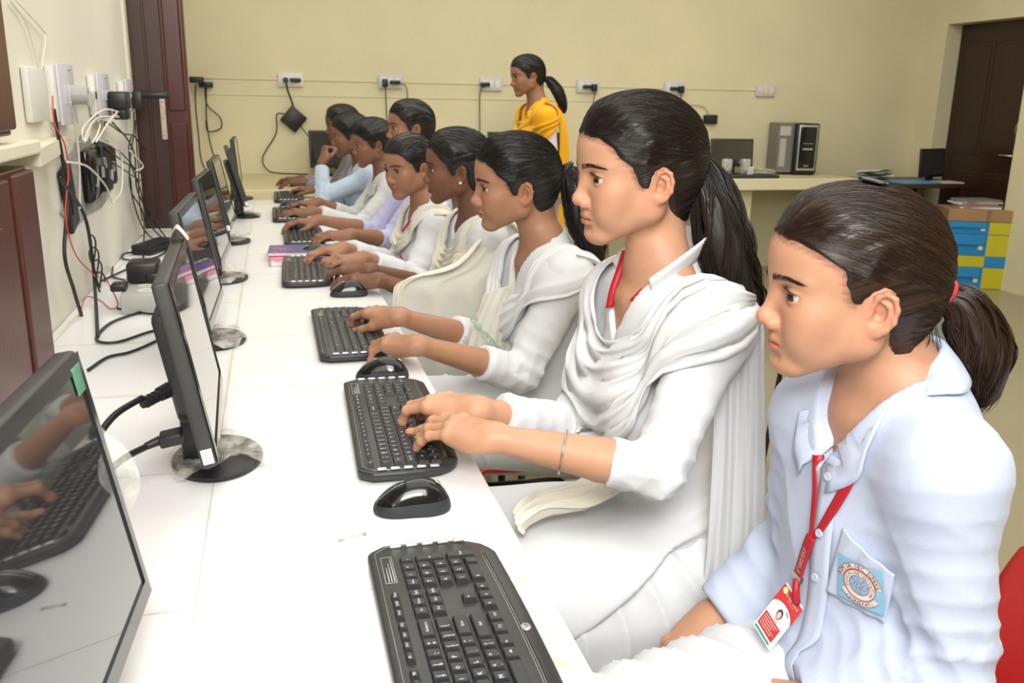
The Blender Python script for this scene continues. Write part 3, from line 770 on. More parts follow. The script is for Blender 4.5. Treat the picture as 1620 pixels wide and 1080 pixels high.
def tunic(c, sp, mat, name='tunic', g=.010, v=.005, cuffL=.45, cuffR=.45, neck=('v', .10, .055), lap=True, hem=None, w=None, rs=(.049, .040, .034), extra=None, seed=2, amp=.0032, bust=.6, sub=None, short=None, lapg=0.):
    T, off = c['T'], c['off']; S = SDF(); w = sp.get('w', .9) if w is None else w; torso_ops(S, T, c['SL'], c['SR'], g, w, bust)
    arms = []
    for s_, E, W, cf in ((c['SL'], sp['EL'], sp['WL'], cuffL), (c['SR'], sp['ER'], sp['WR'], cuffR)):
        E = np.asarray(E, float); W = np.asarray(W, float); d = unit(W - E); cpt = E + (W - E) * cf
        if short: S.u(isect(cap(s_, E, rs[0], rs[1] + .006), half(np.asarray(s_) + (E - np.asarray(s_)) * short, E - np.asarray(s_))), .035); arms.append((s_, E, W)); continue
        S.u(cap(s_, E, rs[0], rs[1]), .035)
        S.u(isect(cap(E, W, rs[1], rs[2]), half(cpt, d), k=.005), .010); arms.append((s_, E, W))
    if lap:
        for K, y in ((sp['KL'], 1), (sp['KR'], -1)):
            h = T.at(.03, y * .075, .03); f = cap(h, K, .088 + g + lapg, .070 + g + lapg)
            S.u(f if hem is None else isect(f, half(hem[0], hem[1]), k=.012), .05)
        mid = (np.asarray(sp['KL'], float) + np.asarray(sp['KR'], float)) / 2; f = cap(T.at(.04, 0, .08), mid, .085, .062); S.u(f if hem is None else isect(f, half(hem[0], hem[1]), k=.012), .06)
    if extra: extra(S)
    # neck opening
    top = T.at(.0, 0, 1.05)
    if neck[0] == 'v':
        dp, wd = neck[1], neck[2]; vb = T.at(.0, 0, 1.0) - T.u * dp
        a = math.atan2(wd, dp); nL = T.l * math.cos(a) - T.u * math.sin(a); nR = -T.l * math.cos(a) - T.u * math.sin(a)
        S.s_(isect(half(vb, nL), half(vb, nR), half(T.at(-.01, 0, .9), -T.f)), .004)
    S.s_(cap(T.at(-.014, 0, .985), T.at(.0, 0, 1.4), neck[2] * .86, neck[2] * 1.15), .006)
    if sub: sub(S)
    pts = [c['SL'], c['SR'], sp['EL'], sp['ER'], sp['WL'], sp['WR'], T.P, T.N] + ([sp['KL'], sp['KR']] if lap else [])
    lo = np.min(pts, axis=0) - .17; hi = np.max(pts, axis=0) + .17
    V, F = polygonise(S, lo, hi, v); Nn = vnormals(V, F); d = np.zeros(len(V))
    for i, (a, b, cc) in enumerate(arms): d += sleeve_folds(V, a, b, cc, rs[1], amp * 1.5, seed + i)
    q = T.loc(V)
    d += amp * .9 * wob(V, seed, 24, 4) * sstep(1.0, .8, q[:, 2])
    d += amp * .8 * fold(V @ (T.u * 46 + T.l * 16) + 1.8 * wob(V, seed + 3, 9, 3), .7) * np.exp(-((q[:, 2] - .25) / .15) ** 2) * sstep(.16, .10, q[:, 0])
    d += amp * .6 * fold(V @ (T.u * 22 + T.l * 38) + 1.8 * wob(V, seed + 5, 8, 3), .7) * np.exp(-((q[:, 2] - .62) / .2) ** 2)
    V = V + Nn * d[:, None]
    c['G'] = S
    o = mesh_obj(name, V, F, mat, c['root'], True, None, off); c['gar'] = o; return o

def trousers(c, sp, mat, name='trousers', v=.007, pleat=.006, rk=.082, ra=.060, seed=5, rh=.092, extra=None):
    T, off = c['T'], c['off']; S = SDF(); V_ = []
    for K, A, y in ((sp['KL'], sp['AL'], 1), (sp['KR'], sp['AR'], -1)):
        h = T.at(-.02, y * .08, .02); S.u(cap(h, K, rh, rk), .03); S.u(cap(K, np.asarray(A, float) + (0, 0, .03), rk, ra), .03)
    S.u(ell(T.at(-.02, 0, .0), (.125, .155, .12), T.R), .05)
    if extra: extra(S)
    pts = [sp['KL'], sp['KR'], sp['AL'], sp['AR'], T.P]; lo = np.min(pts, axis=0) - .18; hi = np.max(pts, axis=0) + .18; lo[2] = max(lo[2], .05)
    V, F = polygonise(S, lo, hi, v); N = vnormals(V, F)
    d = pleat * fold(V @ np.array((52., 30., 9.)) + 2.2 * wob(V, seed, 7, 3), .7) + pleat * .7 * wob(V, seed + 1, 20, 4)
    return mesh_obj(name, V + N * d[:, None], F, mat, c['root'], True, None, off)

def shoes(c, sp, mat):
    T = c['T']; f = unit(T.f * np.array((1, 1, 0)))
    for A in (sp['AL'], sp['AR']):
        A = np.asarray(A, float); S = SDF(); b = np.array((A[0], A[1], .022)); S.u(cap(b - f * .035, b + f * .14, .030, .028), 0); S.u(ell(b + f * .06 + (0, 0, .012), (.11, .040, .028), np.stack([f, np.cross((0, 0, 1), f), (0, 0, 1)], 1)), .02); S.i(half((0, 0, .004), (0, 0, -1)))
        V, F = polygonise(S, b - .2, b + .25, .007); mesh_obj('shoe', V, F, mat, c['root'], True, None, c['off'])

def shoulder_sheet(c, name, mat, rows, nv=40, lift=.008, folds=6, amp=.007, th=.002, seed=0, it=14, free=None, taper=True):
    """cloth laid over the dressed body: rows = list of edge polylines (top edge .. bottom edge), each a list of world points"""
    S = c['G']; R = []
    for pl in rows: R.append(np.array([catmull(pl, 12)[int(round(i))] for i in np.linspace(0, len(catmull(pl, 12)) - 1, nv)]))
    R = np.array(R); nu = 44; t = np.linspace(0, 1, len(R)); uu = np.linspace(0, 1, nu); G = np.zeros((nu, nv, 3))
    C = catmull(R.reshape(len(R), -1), 12) if len(R) > 2 else None
    for i, u in enumerate(uu):
        G[i] = (C[min(len(C) - 1, int(round(u * (len(C) - 1))))] if C is not None else R[0] * (1 - u) + R[-1] * u).reshape(nv, 3)
    vv = np.linspace(0, 1, nv)[None]; U = uu[:, None]
    w_ = np.sin(np.pi * np.clip(vv, 0, 1)) ** .6 if taper else np.ones_like(vv)
    L_ = lift + amp * (.5 + .5 * fold(U * folds * math.pi + .8 * np.sin(vv * 5 + seed) + seed, .8)) * (.35 + .65 * w_) + .25 * amp * np.sin(vv * 17 + U * 23 + seed)
    for _ in range(it):
        d = S(G.reshape(-1, 3)).reshape(nu, nv); g = grad(S, G.reshape(-1, 3), .004).reshape(nu, nv, 3); push = L_ - d
        push = np.where(push > 0, push, push * (0.9 if free is None else free))
        G = G + g * np.clip(push, -.02, .03)[..., None] * .7
        G[:, 1:-1] = G[:, 1:-1] * .7 + .15 * (G[:, :-2] + G[:, 2:]); 
    return sheet(G, name, mat, c['root'], c['off'], th)

def hang_sheet(c, name, mat, path, width, nfold=5, amp=.012, th=.002, seed=0, nu=60, nv=46):
    """pleated length of cloth along path (world points); width = list of width vectors"""
    C = catmull(path, 12); W = catmull(width, 12); n = len(C); G = []
    for i in range(n):
        s = i / (n - 1); wv = W[min(i, len(W) - 1)]; wl = np.linalg.norm(wv); tn = unit(C[min(i + 1, n - 1)] - C[max(i - 1, 0)]); nn = unit(np.cross(tn, wv))
        G.append([C[i] + wv * (q - .5) + nn * amp * (.4 + .6 * s) * (fold((q * nfold + .12 * math.sin(s * 5 + seed)) * math.pi + seed, 1.) + .35 * math.sin(q * 31 + s * 7)) + nn * .0 for q in np.linspace(0, 1, nv)])
    return sheet(G, name, mat, c['root'], c['off'], th)

def collar(c, mat, R=.058, h=.036, drop=.115, pw=2.2, leaf=(.034, .060), th0=22, out=.020, zc=1.0, name='collar', fc=-.008):
    """shirt collar: stand plus turned-down leaf"""
    T = c['T']; C = T.at(fc, 0, zc); G = []
    for th in np.linspace(th0, 360 - th0, 64):
        a = math.radians(th); d = T.f * math.cos(a) + T.l * math.sin(a); fr_ = ((math.cos(a) + 1) / 2) ** pw; top = h - drop * fr_; r = R * (1 + .10 * fr_)
        ln = leaf[0] + (leaf[1] - leaf[0]) * ((math.cos(a) + 1) / 2) ** 3
        row = [C + d * (r + .004) + T.u * (top - .022), C + d * (r - .002) + T.u * top, C + d * (r + .0015) + T.u * (top + .0035), C + d * (r + .006) + T.u * (top + .001)]
        for q in np.linspace(.25, 1, 5): row.append(C + d * (r + .007 + out * q ** .8) + T.u * (top - ln * q))
        G.append(row)
    G = np.array(G); b = 4
    if 'G' in c:
        A = G[:, b:].reshape(-1, 3); S = c['G']
        for _ in range(6):
            dd = S(A); A = A + grad(S, A, .003) * np.clip(.005 - dd, 0, .01)[:, None]
        G[:, b:] = A.reshape(G[:, b:].shape)
    return sheet(G, name, mat, c['root'], c['off'], .0022)
def stand_collar(c, mat, R=.056, h=.034, drop=.10, th0=28, flare=.012, zc=.985, fc=-.010, name='collar'):
    T = c['T']; C = T.at(fc, 0, zc); G = []
    for th in np.linspace(th0, 360 - th0, 56):
        a = math.radians(th); d = T.f * math.cos(a) + T.l * math.sin(a); f_ = ((math.cos(a) + 1) / 2) ** 2; base = -.012 - drop * f_; r = R * (1 + .25 * f_)
        G.append([C + d * (r + .010 + flare * q) + T.u * (base + h * q) for q in (0, .35, .7, 1)])
    return sheet(np.array(G), name, mat, c['root'], c['off'], .0022)
def ribbon(pts, wv, G, lift=.003):
    """flat strap lying on the field G; pts centre line, wv width vectors"""
    C = catmull(pts, 8); W = catmull(wv, 8) if len(wv) == len(pts) else np.tile(wv[0], (len(C), 1)); W = W[:len(C)]
    A = np.stack([C + W * q for q in (-.5, -.17, .17, .5)], 1)
    return onto(G, A, lift) if G is not None else A
def lanyard_strap(name, A, mat, par, off, th=.0012): return sheet(A, name, mat, par, off, th)
# ------------------------------------------------------------------ room shell
def struct(o): o['kind'] = 'structure'; return o
WALL_Y, RIGHT_X, LEFT_X = 6.44, 4.785, -.767
def wallmat(name, col, dirt=.05):
    m, nt, b, N, L = nmat(name); tc = N('TexCoord')
    n = N('TexNoise'); n.inputs['Scale'].default_value = 1.7; n.inputs['Detail'].default_value = 6; L(tc.outputs['Object'], n.inputs['Vector'])
    mr = N('MapRange'); mr.inputs[1].default_value = .3; mr.inputs[2].default_value = .7; mr.inputs[3].default_value = 1 - dirt; mr.inputs[4].default_value = 1 + dirt; L(n.outputs['Fac'], mr.inputs[0])
    mx = N('VectorMath'); mx.operation = 'SCALE'; mx.inputs[0].default_value = col; L(mr.outputs[0], mx.inputs['Scale']); L(mx.outputs[0], b.inputs['Base Color'])
    b.inputs['Roughness'].default_value = .55; b.inputs['Specular IOR Level'].default_value = .3
    n2 = N('TexNoise'); n2.inputs['Scale'].default_value = 90; n2.inputs['Detail'].default_value = 3; L(tc.outputs['Object'], n2.inputs['Vector'])
    bp = N('Bump'); bp.inputs['Strength'].default_value = .15; bp.inputs['Distance'].default_value = .003; L(n2.outputs['Fac'], bp.inputs['Height']); L(bp.outputs[0], b.inputs['Normal'])
    return m
M_WALL = wallmat('yellow_cream_paint', (.69, .635, .425)); M_LEFT = wallmat('flash_paled_cream', (.80, .77, .67), .05)  # left wall cream lightened, flash brightness put into its colour
M_CEIL = plain('ceiling_white', (.80, .79, .74), .8)
def tile_mat():
    m, nt, b, N, L = nmat('white_tile'); tc = N('TexCoord'); sp = N('SeparateXYZ'); L(tc.outputs['Object'], sp.inputs[0])
    def math_(op, a, bb=None, c=None):
        n = N('Math'); n.operation = op
        for i, v in enumerate((a, bb, c)):
            if v is None: continue
            if isinstance(v, (int, float)): n.inputs[i].default_value = v
            else: L(v, n.inputs[i])
        return n.outputs[0]
    def line(co, off, s, w):
        t = math_('ADD', co, off); t = math_('DIVIDE', t, s); f = math_('FRACT', t); d = math_('MINIMUM', f, math_('SUBTRACT', 1., f))
        return math_('MULTIPLY', d, s)
    dx = line(sp.outputs[0], 3.72, .372, 1); dy = line(sp.outputs[1], -.887 + 7.46, .373, 1)
    dm = math_('MINIMUM', dx, dy)
    g = N('MapRange'); g.interpolation_type = 'SMOOTHSTEP'; g.inputs[1].default_value = .0006; g.inputs[2].default_value = .0016; g.inputs[3].default_value = 1; g.inputs[4].default_value = 0; L(dm, g.inputs[0])
    n = N('TexNoise'); n.inputs['Scale'].default_value = 9; n.inputs['Detail'].default_value = 5; L(tc.outputs['Object'], n.inputs['Vector'])
    sm = N('MapRange'); sm.interpolation_type = 'SMOOTHSTEP'; sm.inputs[1].default_value = .0; sm.inputs[2].default_value = .011; sm.inputs[3].default_value = 1; sm.inputs[4].default_value = 0; L(dm, sm.inputs[0])
    st = math_('MULTIPLY', sm.outputs[0], math_('MULTIPLY', math_('SUBTRACT', n.outputs['Fac'], .40), 2.6)); st = math_('MAXIMUM', st, 0.); st = math_('MINIMUM', st, .55)
    mx = N('MixRGB'); mx.inputs[1].default_value = (.82, .82, .82, 1); mx.inputs[2].default_value = (.66, .63, .50, 1); L(st, mx.inputs[0])
    m2 = N('MixRGB'); m2.inputs[2].default_value = (.50, .48, .40, 1); L(math_('MULTIPLY', g.outputs[0], .6), m2.inputs[0]); L(mx.outputs[0], m2.inputs[1])
    # old paint flecks left along the front edge and small specks
    n3 = N('TexNoise'); n3.inputs['Scale'].default_value = 34; n3.inputs['Detail'].default_value = 7; n3.inputs['Roughness'].default_value = .7; L(tc.outputs['Object'], n3.inputs['Vector'])
    e = math_('ABSOLUTE', math_('ADD', sp.outputs[0], .028)); eb = N('MapRange'); eb.interpolation_type = 'SMOOTHSTEP'; eb.inputs[1].default_value = .004; eb.inputs[2].default_value = .024; eb.inputs[3].default_value = 1; eb.inputs[4].default_value = 0; L(e, eb.inputs[0])
    ey = N('MapRange'); ey.interpolation_type = 'SMOOTHSTEP'; ey.inputs[1].default_value = .90; ey.inputs[2].default_value = .96; ey.inputs[3].default_value = 1; ey.inputs[4].default_value = 0; L(sp.outputs[1], ey.inputs[0])
    fl = math_('MULTIPLY', math_('MULTIPLY', eb.outputs[0], ey.outputs[0]), math_('GREATER_THAN', n3.outputs['Fac'], .55))
    m3 = N('MixRGB'); m3.inputs[2].default_value = (.56, .53, .25, 1); L(math_('MULTIPLY', fl, .8), m3.inputs[0]); L(m2.outputs[0], m3.inputs[1])
    v = N('TexVoronoi'); v.inputs['Scale'].default_value = 14; L(tc.outputs['Object'], v.inputs['Vector'])
    sk = math_('LESS_THAN', v.outputs['Distance'], .021); m4 = N('MixRGB'); m4.inputs[2].default_value = (.12, .11, .10, 1); L(math_('MULTIPLY', sk, .75), m4.inputs[0]); L(m3.outputs[0], m4.inputs[1])
    L(m4.outputs[0], b.inputs['Base Color']); b.inputs['Roughness'].default_value = .28; b.inputs['Specular IOR Level'].default_value = .45
    bp = N('Bump'); bp.inputs['Strength'].default_value = .4; bp.inputs['Distance'].default_value = .001; bp.invert = True; L(g.outputs[0], bp.inputs['Height']); L(bp.outputs[0], b.inputs['Normal'])
    return m
M_TILE = tile_mat()
M_FLOOR = plain('polished_stone_floor', (.30, .262, .170), .16, .5, var=.10, vscale=1.3)
M_COUNT = plain('cement_counter', (.62, .55, .33), .5, var=.08, vscale=5)
M_LIP = plain('cream_counter_edge', (.74, .69, .47), .45)
M_BROWN = plain('brown_gloss_paint', (.072, .017, .012), .28, .5, var=.25, vscale=6, bump=.12, bscale=40)
M_BROWN2 = plain('worn_brown_paint', (.085, .026, .018), .35, .5, var=.35, vscale=14, bump=.2, bscale=60)
M_DARKDOOR = plain('dark_brown_door', (.030, .0125, .008), .35, .45, var=.2, vscale=5)
M_CREAM = plain('cream_trim', (.76, .72, .56), .5)

struct(MB().box((-1.6, -2.6, -.1), (5.4, 6.7, 0)).build('floor', M_FLOOR, smooth=False))
struct(MB().box((-1.6, -2.6, 2.95), (5.4, 6.7, 3.05)).build('ceiling', M_CEIL, smooth=False))
struct(MB().box((-1.2, WALL_Y, 0), (5.4, WALL_Y + .2, 2.95)).build('wall_back', M_WALL, smooth=False))
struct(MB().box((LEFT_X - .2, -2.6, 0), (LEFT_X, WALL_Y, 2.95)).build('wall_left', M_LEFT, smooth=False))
struct(MB().box((-1.2, -2.7, 0), (5.4, -2.5, 2.95)).build('wall_front', M_WALL, smooth=False))
DY0, DY1, DZ = 5.36, 6.20, 1.885
b = MB(); b.box((RIGHT_X, -2.6, 0), (RIGHT_X + .2, DY0, 2.95)); b.box((RIGHT_X, DY1, 0), (RIGHT_X + .2, WALL_Y, 2.95)); b.box((RIGHT_X, DY0, DZ), (RIGHT_X + .2, DY1, 2.95))
struct(b.build('wall_right', M_WALL, smooth=False))
# dark panelled door in the right wall
x0 = RIGHT_X + .13
d = MB(); d.box((x0, DY0 + .004, .006), (x0 + .04, DY1 - .004, DZ - .004), bev=.003)
for z0, z1 in ((.12, .80), (.92, 1.75)):
    for y0, y1 in ((DY0 + .10, DY0 + .39), (DY0 + .46, DY1 - .09)):
        d.box((x0 - .006, y0, z0), (x0 + .01, y1, z1), bev=.006); d.box((x0 - .012, y0 + .03, z0 + .03), (x0 + .01, y1 - .03, z1 - .03), bev=.005)
door = struct(d.build('door_1', M_DARKDOOR, smooth=False))
M_STEEL = plain('brushed_steel', (.55, .53, .50), .3, .5, 1.0)
h = MB(); h.box((x0 - .03, DY0 + .07, .80), (x0 - .012, DY0 + .11, 1.0), bev=.004); h.tube([(x0 - .012, DY0 + .09, .94), (x0 - .055, DY0 + .09, .94), (x0 - .055, DY0 + .21, .94)], .009)
h.build('door_handle', M_STEEL, door)
k = MB(); pts = [(x0 - .03 - .02 * math.sin(t), DY0 + .06 + .05 * math.sin(t * .5), 1.14 + .05 * math.cos(t)) for t in np.linspace(0, 6.28, 20)]; k.tube(pts, .006); k.build('pull_ring', M_STEEL, door)
# thin cream cap strip on the left wall edge before the shutter leaf
struct(MB().box((LEFT_X, 3.60, .752), (LEFT_X + .012, 3.66, 2.95), bev=.003).build('trim_1', M_CREAM, smooth=False))
# brown opened shutter leaf standing out from the left wall
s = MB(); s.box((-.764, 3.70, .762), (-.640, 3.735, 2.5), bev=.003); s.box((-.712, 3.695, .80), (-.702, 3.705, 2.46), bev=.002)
leaf = tag(empty('wooden_shutter', (0, 0, 0)), 'tall brown wooden shutter leaf swung open from the pale wall', 'shutter')
s.build('panel', plain('shaded_brown_paint', (.050, .0165, .0115), .35, .5, var=.2, vscale=6), leaf, smooth=False)  # panel brown kept darker than the stile, shade put into its colour
s = MB(); s.box((-.650, 3.684, .762), (-.566, 3.745, 2.5), bev=.005)
for z0, z1 in ((.80, 1.165), (1.205, 2.45)): s.box((-.640, 3.678, z0), (-.578, 3.70, z1), bev=.006); 
s.build('stile', M_BROWN, leaf, smooth=False)
l = MB(); l.box((-.672, 3.690, 1.10), (-.652, 3.703, 1.26), bev=.002)
for z in (1.12, 1.18, 1.24): l.cyl((-.662, 3.690, z), (-.662, 3.686, z), .004, n=10)
l.build('latch_plate', plain('worn_cream_metal', (.62, .52, .42), .5, var=.3, vscale=60), leaf)
# near window: brown frame above a cream ledge, brown shutter below it
f = MB(); f.box((-.78, .2, 1.195), (-.70, 1.735, 2.9), bev=.004); f.box((-.71, 1.60, 1.205), (-.688, 1.728, 2.9), bev=.006); f.box((-.71, .25, 1.205), (-.692, 1.57, 1.33), bev=.006)
struct(f.build('window_1', M_BROWN2, smooth=False))
f = MB(); f.box((-.78, .2, 1.158), (-.684, 1.86, 1.183), bev=.004); f.prism([(-.76, 1.855), (-.686, 1.855), (-.752, 2.44), (-.766, 2.44)], 1.134, 1.166)
struct(f.build('trim_2', M_CREAM, smooth=False))
f = MB(); f.box((-.78, .2, .753), (-.70, 1.80, 1.140), bev=.004); f.box((-.71, 1.66, .753), (-.686, 1.792, 1.134), bev=.004); f.box((-.71, 1.0, .753), (-.690, 1.645, 1.130), bev=.005); f.box((-.70, 1.55, 1.04), (-.687, 1.57, 1.06), bev=.002)
struct(f.build('window_2', M_BROWN2, smooth=False))
# tiled work counter along the left wall and the cement counter along the back wall
f = MB(); f.box((LEFT_X + .002, -1.2, .705), (0, 4.80, .75), bev=.004)
desk = empty('tiled_counter', (0, 0, 0), 0, 'long white tiled counter running along the left wall', 'counter')
f.build('top', M_TILE, desk, smooth=False)
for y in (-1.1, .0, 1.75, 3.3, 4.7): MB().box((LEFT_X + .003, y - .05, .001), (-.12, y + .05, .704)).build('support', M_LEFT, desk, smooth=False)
bc = empty('cement_counter', (0, 0, 0), 0, 'cream plastered counter built along the back wall', 'counter')
f = MB(); f.box((LEFT_X + .002, 4.802, .690), (0, 5.87, .7495), bev=.003); f.box((LEFT_X + .002, 5.87, .690), (3.93, WALL_Y - .001, .7495), bev=.003); f.build('top', M_COUNT, bc, smooth=False)
f = MB(); f.box((0.0, 5.845, .672), (3.93, 5.872, .752), bev=.004); f.box((LEFT_X + .01, 5.235, .7490), (-.0, 5.262, .757), bev=.003); f.build('front_lip', M_LIP, bc, smooth=False)
for x in (.35, 1.7, 3.05): MB().box((x - .05, 5.95, .001), (x + .05, WALL_Y - .001, .689)).build('support', M_WALL, bc, smooth=False)
# added ceiling tubes, out of view, as fill light for the background
for i, (x, y) in enumerate(((1.6, 3.6), (3.2, 5.0))):
    t = empty('fill_tube_light', (x, y, 2.93), 0, ('ceiling tube light over the middle of the room' if i == 0 else 'ceiling tube light in front of the back wall'), 'light')
    MB().box((-.62, -.04, -.04), (.62, .04, .019), bev=.005).build('housing', M_CEIL, t, smooth=False)
    m, nt, bb, N, L = nmat('fill_tube_glow%d' % i); bb.inputs['Emission Color'].default_value = (1, .97, .9, 1); bb.inputs['Emission Strength'].default_value = 14
    MB().cyl((-.58, 0, -.055), (.58, 0, -.055), .013).build('tube', m, t)
# ------------------------------------------------------------------ computers on the counter
M_BLACK = plain('black_plastic', (.012, .012, .013), .38, .5, bump=.08, bscale=900)
M_GLOSSB = plain('gloss_black_plastic', (.008, .008, .009), .12, .5, var=.2, vscale=30)
M_DUSTY = plain('dusty_black_plastic', (.045, .044, .042), .5, .4, var=.35, vscale=18, bump=.08, bscale=700)
M_KEY = plain('black_key', (.020, .020, .021), .42, .5, var=.25, vscale=60)
M_KBODY = plain('keyboard_grey_black', (.030, .030, .030), .40, .5, var=.30, vscale=22)
M_PALM = plain('keyboard_palm_rest', (.014, .014, .015), .30, .5, var=.3, vscale=18)
M_SILVER = plain('silver_plastic', (.62, .63, .64), .28, .5, .6)
M_WHITE = plain('white_print', (.80, .80, .80), .5)
M_PLW = plain('white_plastic', (.74, .73, .68), .4)
M_GREY = plain('grey_plastic', (.42, .42, .38), .45, var=.1)
M_LILAC = plain('lilac_switch_plate', (.60, .58, .64), .35)
M_DARKG = plain('dark_grey_rubber', (.026, .029, .033), .5, .4)
M_CABLE = plain('black_cable', (.014, .014, .015), .45)
M_RED = plain('red_wire', (.62, .05, .03), .4)
M_WCABLE = plain('white_cable', (.74, .71, .60), .45)
M_GCABLE = plain('grey_cable', (.50, .48, .40), .5)
M_REDPL = plain('red_chair_plastic', (.42, .018, .016), .3, .5)
M_TUBE = plain('black_enamel_tube', (.010, .010, .010), .3, .5)
def screen_mat():
    m, nt, b, N, L = nmat('lcd_screen'); b.inputs['Base Color'].default_value = (.030, .031, .033, 1); b.inputs['Roughness'].default_value = .045
    b.inputs['Specular IOR Level'].default_value = .8; b.inputs['Coat Weight'].default_value = .6; b.inputs['Coat Roughness'].default_value = .03; return m
M_SCREEN = screen_mat()
def wrap_mat():
    m, nt, b, N, L = nmat('clear_wrap'); b.inputs['Base Color'].default_value = (.78, .76, .68, 1); b.inputs['Roughness'].default_value = .18; b.inputs['Alpha'].default_value = .34
    tc = N('TexCoord'); n = N('TexNoise'); n.inputs['Scale'].default_value = 45; n.inputs['Detail'].default_value = 4; L(tc.outputs['Object'], n.inputs['Vector'])
    mr = N('MapRange'); mr.inputs[1].default_value = .35; mr.inputs[2].default_value = .7; mr.inputs[3].default_value = .15; mr.inputs[4].default_value = .6; L(n.outputs['Fac'], mr.inputs[0]); L(mr.outputs[0], b.inputs['Alpha'])
    bp = N('Bump'); bp.inputs['Strength'].default_value = .7; bp.inputs['Distance'].default_value = .004; L(n.outputs['Fac'], bp.inputs['Height']); L(bp.outputs[0], b.inputs['Normal']); return m
M_WRAP = wrap_mat()

def text_geo(s, size):
    cu = bpy.data.curves.new('t', 'FONT'); cu.body = s; cu.size = size; cu.align_x = 'CENTER'; cu.align_y = 'CENTER'; cu.resolution_u = 1
    o = bpy.data.objects.new('t', cu); scene.collection.objects.link(o)
    me = bpy.data.meshes.new_from_object(o.evaluated_get(bpy.context.evaluated_depsgraph_get()))
    V = np.array([v.co[:] for v in me.vertices], float).reshape(-1, 3); F = [list(p.vertices) for p in me.polygons]
    bpy.data.objects.remove(o, do_unlink=True); bpy.data.curves.remove(cu); bpy.data.meshes.remove(me); return V, F

KW, KD, KP = .442, .143, .01700
def key_layout():
    K = []; X0 = -.2125 + .008
    def row(r, x, items):
        for it in items:
            if isinstance(it, (int, float)): x += it; continue
            t, w = (it, 1) if isinstance(it, str) else it
            K.append((t, x, r, w, 1)); x += w
    row(0, 0, ['Esc', 1, 'F1', 'F2', 'F3', 'F4', .5, 'F5', 'F6', 'F7', 'F8', .5, 'F9', 'F10', 'F11', 'F12'])
    row(1, 0, ['~ `', '! 1', '@ 2', '# 3', '$ 4', '% 5', '^ 6', '& 7', '* 8', '( 9', ') 0', '_ -', '+ =', ('Backspace', 2)])
    row(2, 0, [('Tab', 1.5)] + list('QWERTYUIOP') + ['{ [', '} ]', ('| \\', 1.5)])
    row(3, 0, [('Caps Lock', 1.75)] + list('ASDFGHJKL') + [': ;', '" \'', ('Enter', 2.25)])
    row(4, 0, [('Shift', 2.25)] + list('ZXCVBNM') + ['< ,', '> .', '? /', ('Shift', 2.75)])
    row(5, 0, [('Ctrl', 1.25), ('Win', 1.25), ('Alt', 1.25), ('', 6.25), ('Alt', 1.25), ('fn', 1.25), ('[=]', 1.25), ('Ctrl', 1.25)])
    nx = 15.3
    row(0, nx, ['PrtSc', 'ScrLk', 'Pause']); row(1, nx, ['Ins', 'Home', 'PgUp']); row(2, nx, ['Del', 'End', 'PgDn']); row(4, nx + 1, ['^']); row(5, nx, ['<', 'v', '>'])
    px = 18.6
    row(1, px, ['Num', '/', '*', '-']); row(2, px, ['7', '8', '9']); K.append(('+', px + 3, 2, 1, 2)); row(3, px, ['4', '5', '6']); row(4, px, ['1', '2', '3']); K.append(('Enter', px + 3, 4, 1, 2)); row(5, px, [('0', 2), '.'])
    return K, X0
ROWY = [.0525, .0305, .0130, -.0045, -.0220, -.0395]
def keycap(t, w, h, small=False):
    b = MB(); dx = KP * w - .0012; dy = (KP if not small else .0105) * h + (h - 1) * .0005 - .0012; H = .0062
    bm_ = bmesh.new(); ix, iy = .0020, .0022
    lo = [bm_.verts.new(p) for p in ((-dx / 2, -dy / 2, 0), (dx / 2, -dy / 2, 0), (dx / 2, dy / 2, 0), (-dx / 2, dy / 2, 0))]
    hi = [bm_.verts.new(p) for p in ((-dx / 2 + ix, -dy / 2 + iy + .0006, H), (dx / 2 - ix, -dy / 2 + iy + .0006, H), (dx / 2 - ix, dy / 2 - iy * .5, H + .0006), (-dx / 2 + ix, dy / 2 - iy * .5, H + .0006))]
    bm_.faces.new(lo[::-1]); bm_.faces.new(hi)
    for i in range(4): bm_.faces.new((lo[i], lo[(i + 1) % 4], hi[(i + 1) % 4], hi[i]))
    bmesh.ops.bevel(bm_, geom=[e for e in bm_.edges if e.verts[0].co.z > .001 or e.verts[1].co.z > .001], offset=.0007, segments=2, affect='EDGES')
    b.bm(bm_, 0)
    if t:
        two = t.split(' ') if (len(t) == 3 and t[1] == ' ') else [t]
        for i, s in enumerate(two):
            V, F = text_geo(s, .0064 if len(s) < 2 else .0040)
            if len(V) == 0: continue
            ox = (-dx / 2 + .0052) if len(s) < 3 else 0
            oy = (.0026 - i * .0052) if len(two) > 1 else .0008
            b.add(V + np.array((ox, oy if not small else .001, H + .00062)), F, 1)
    return b
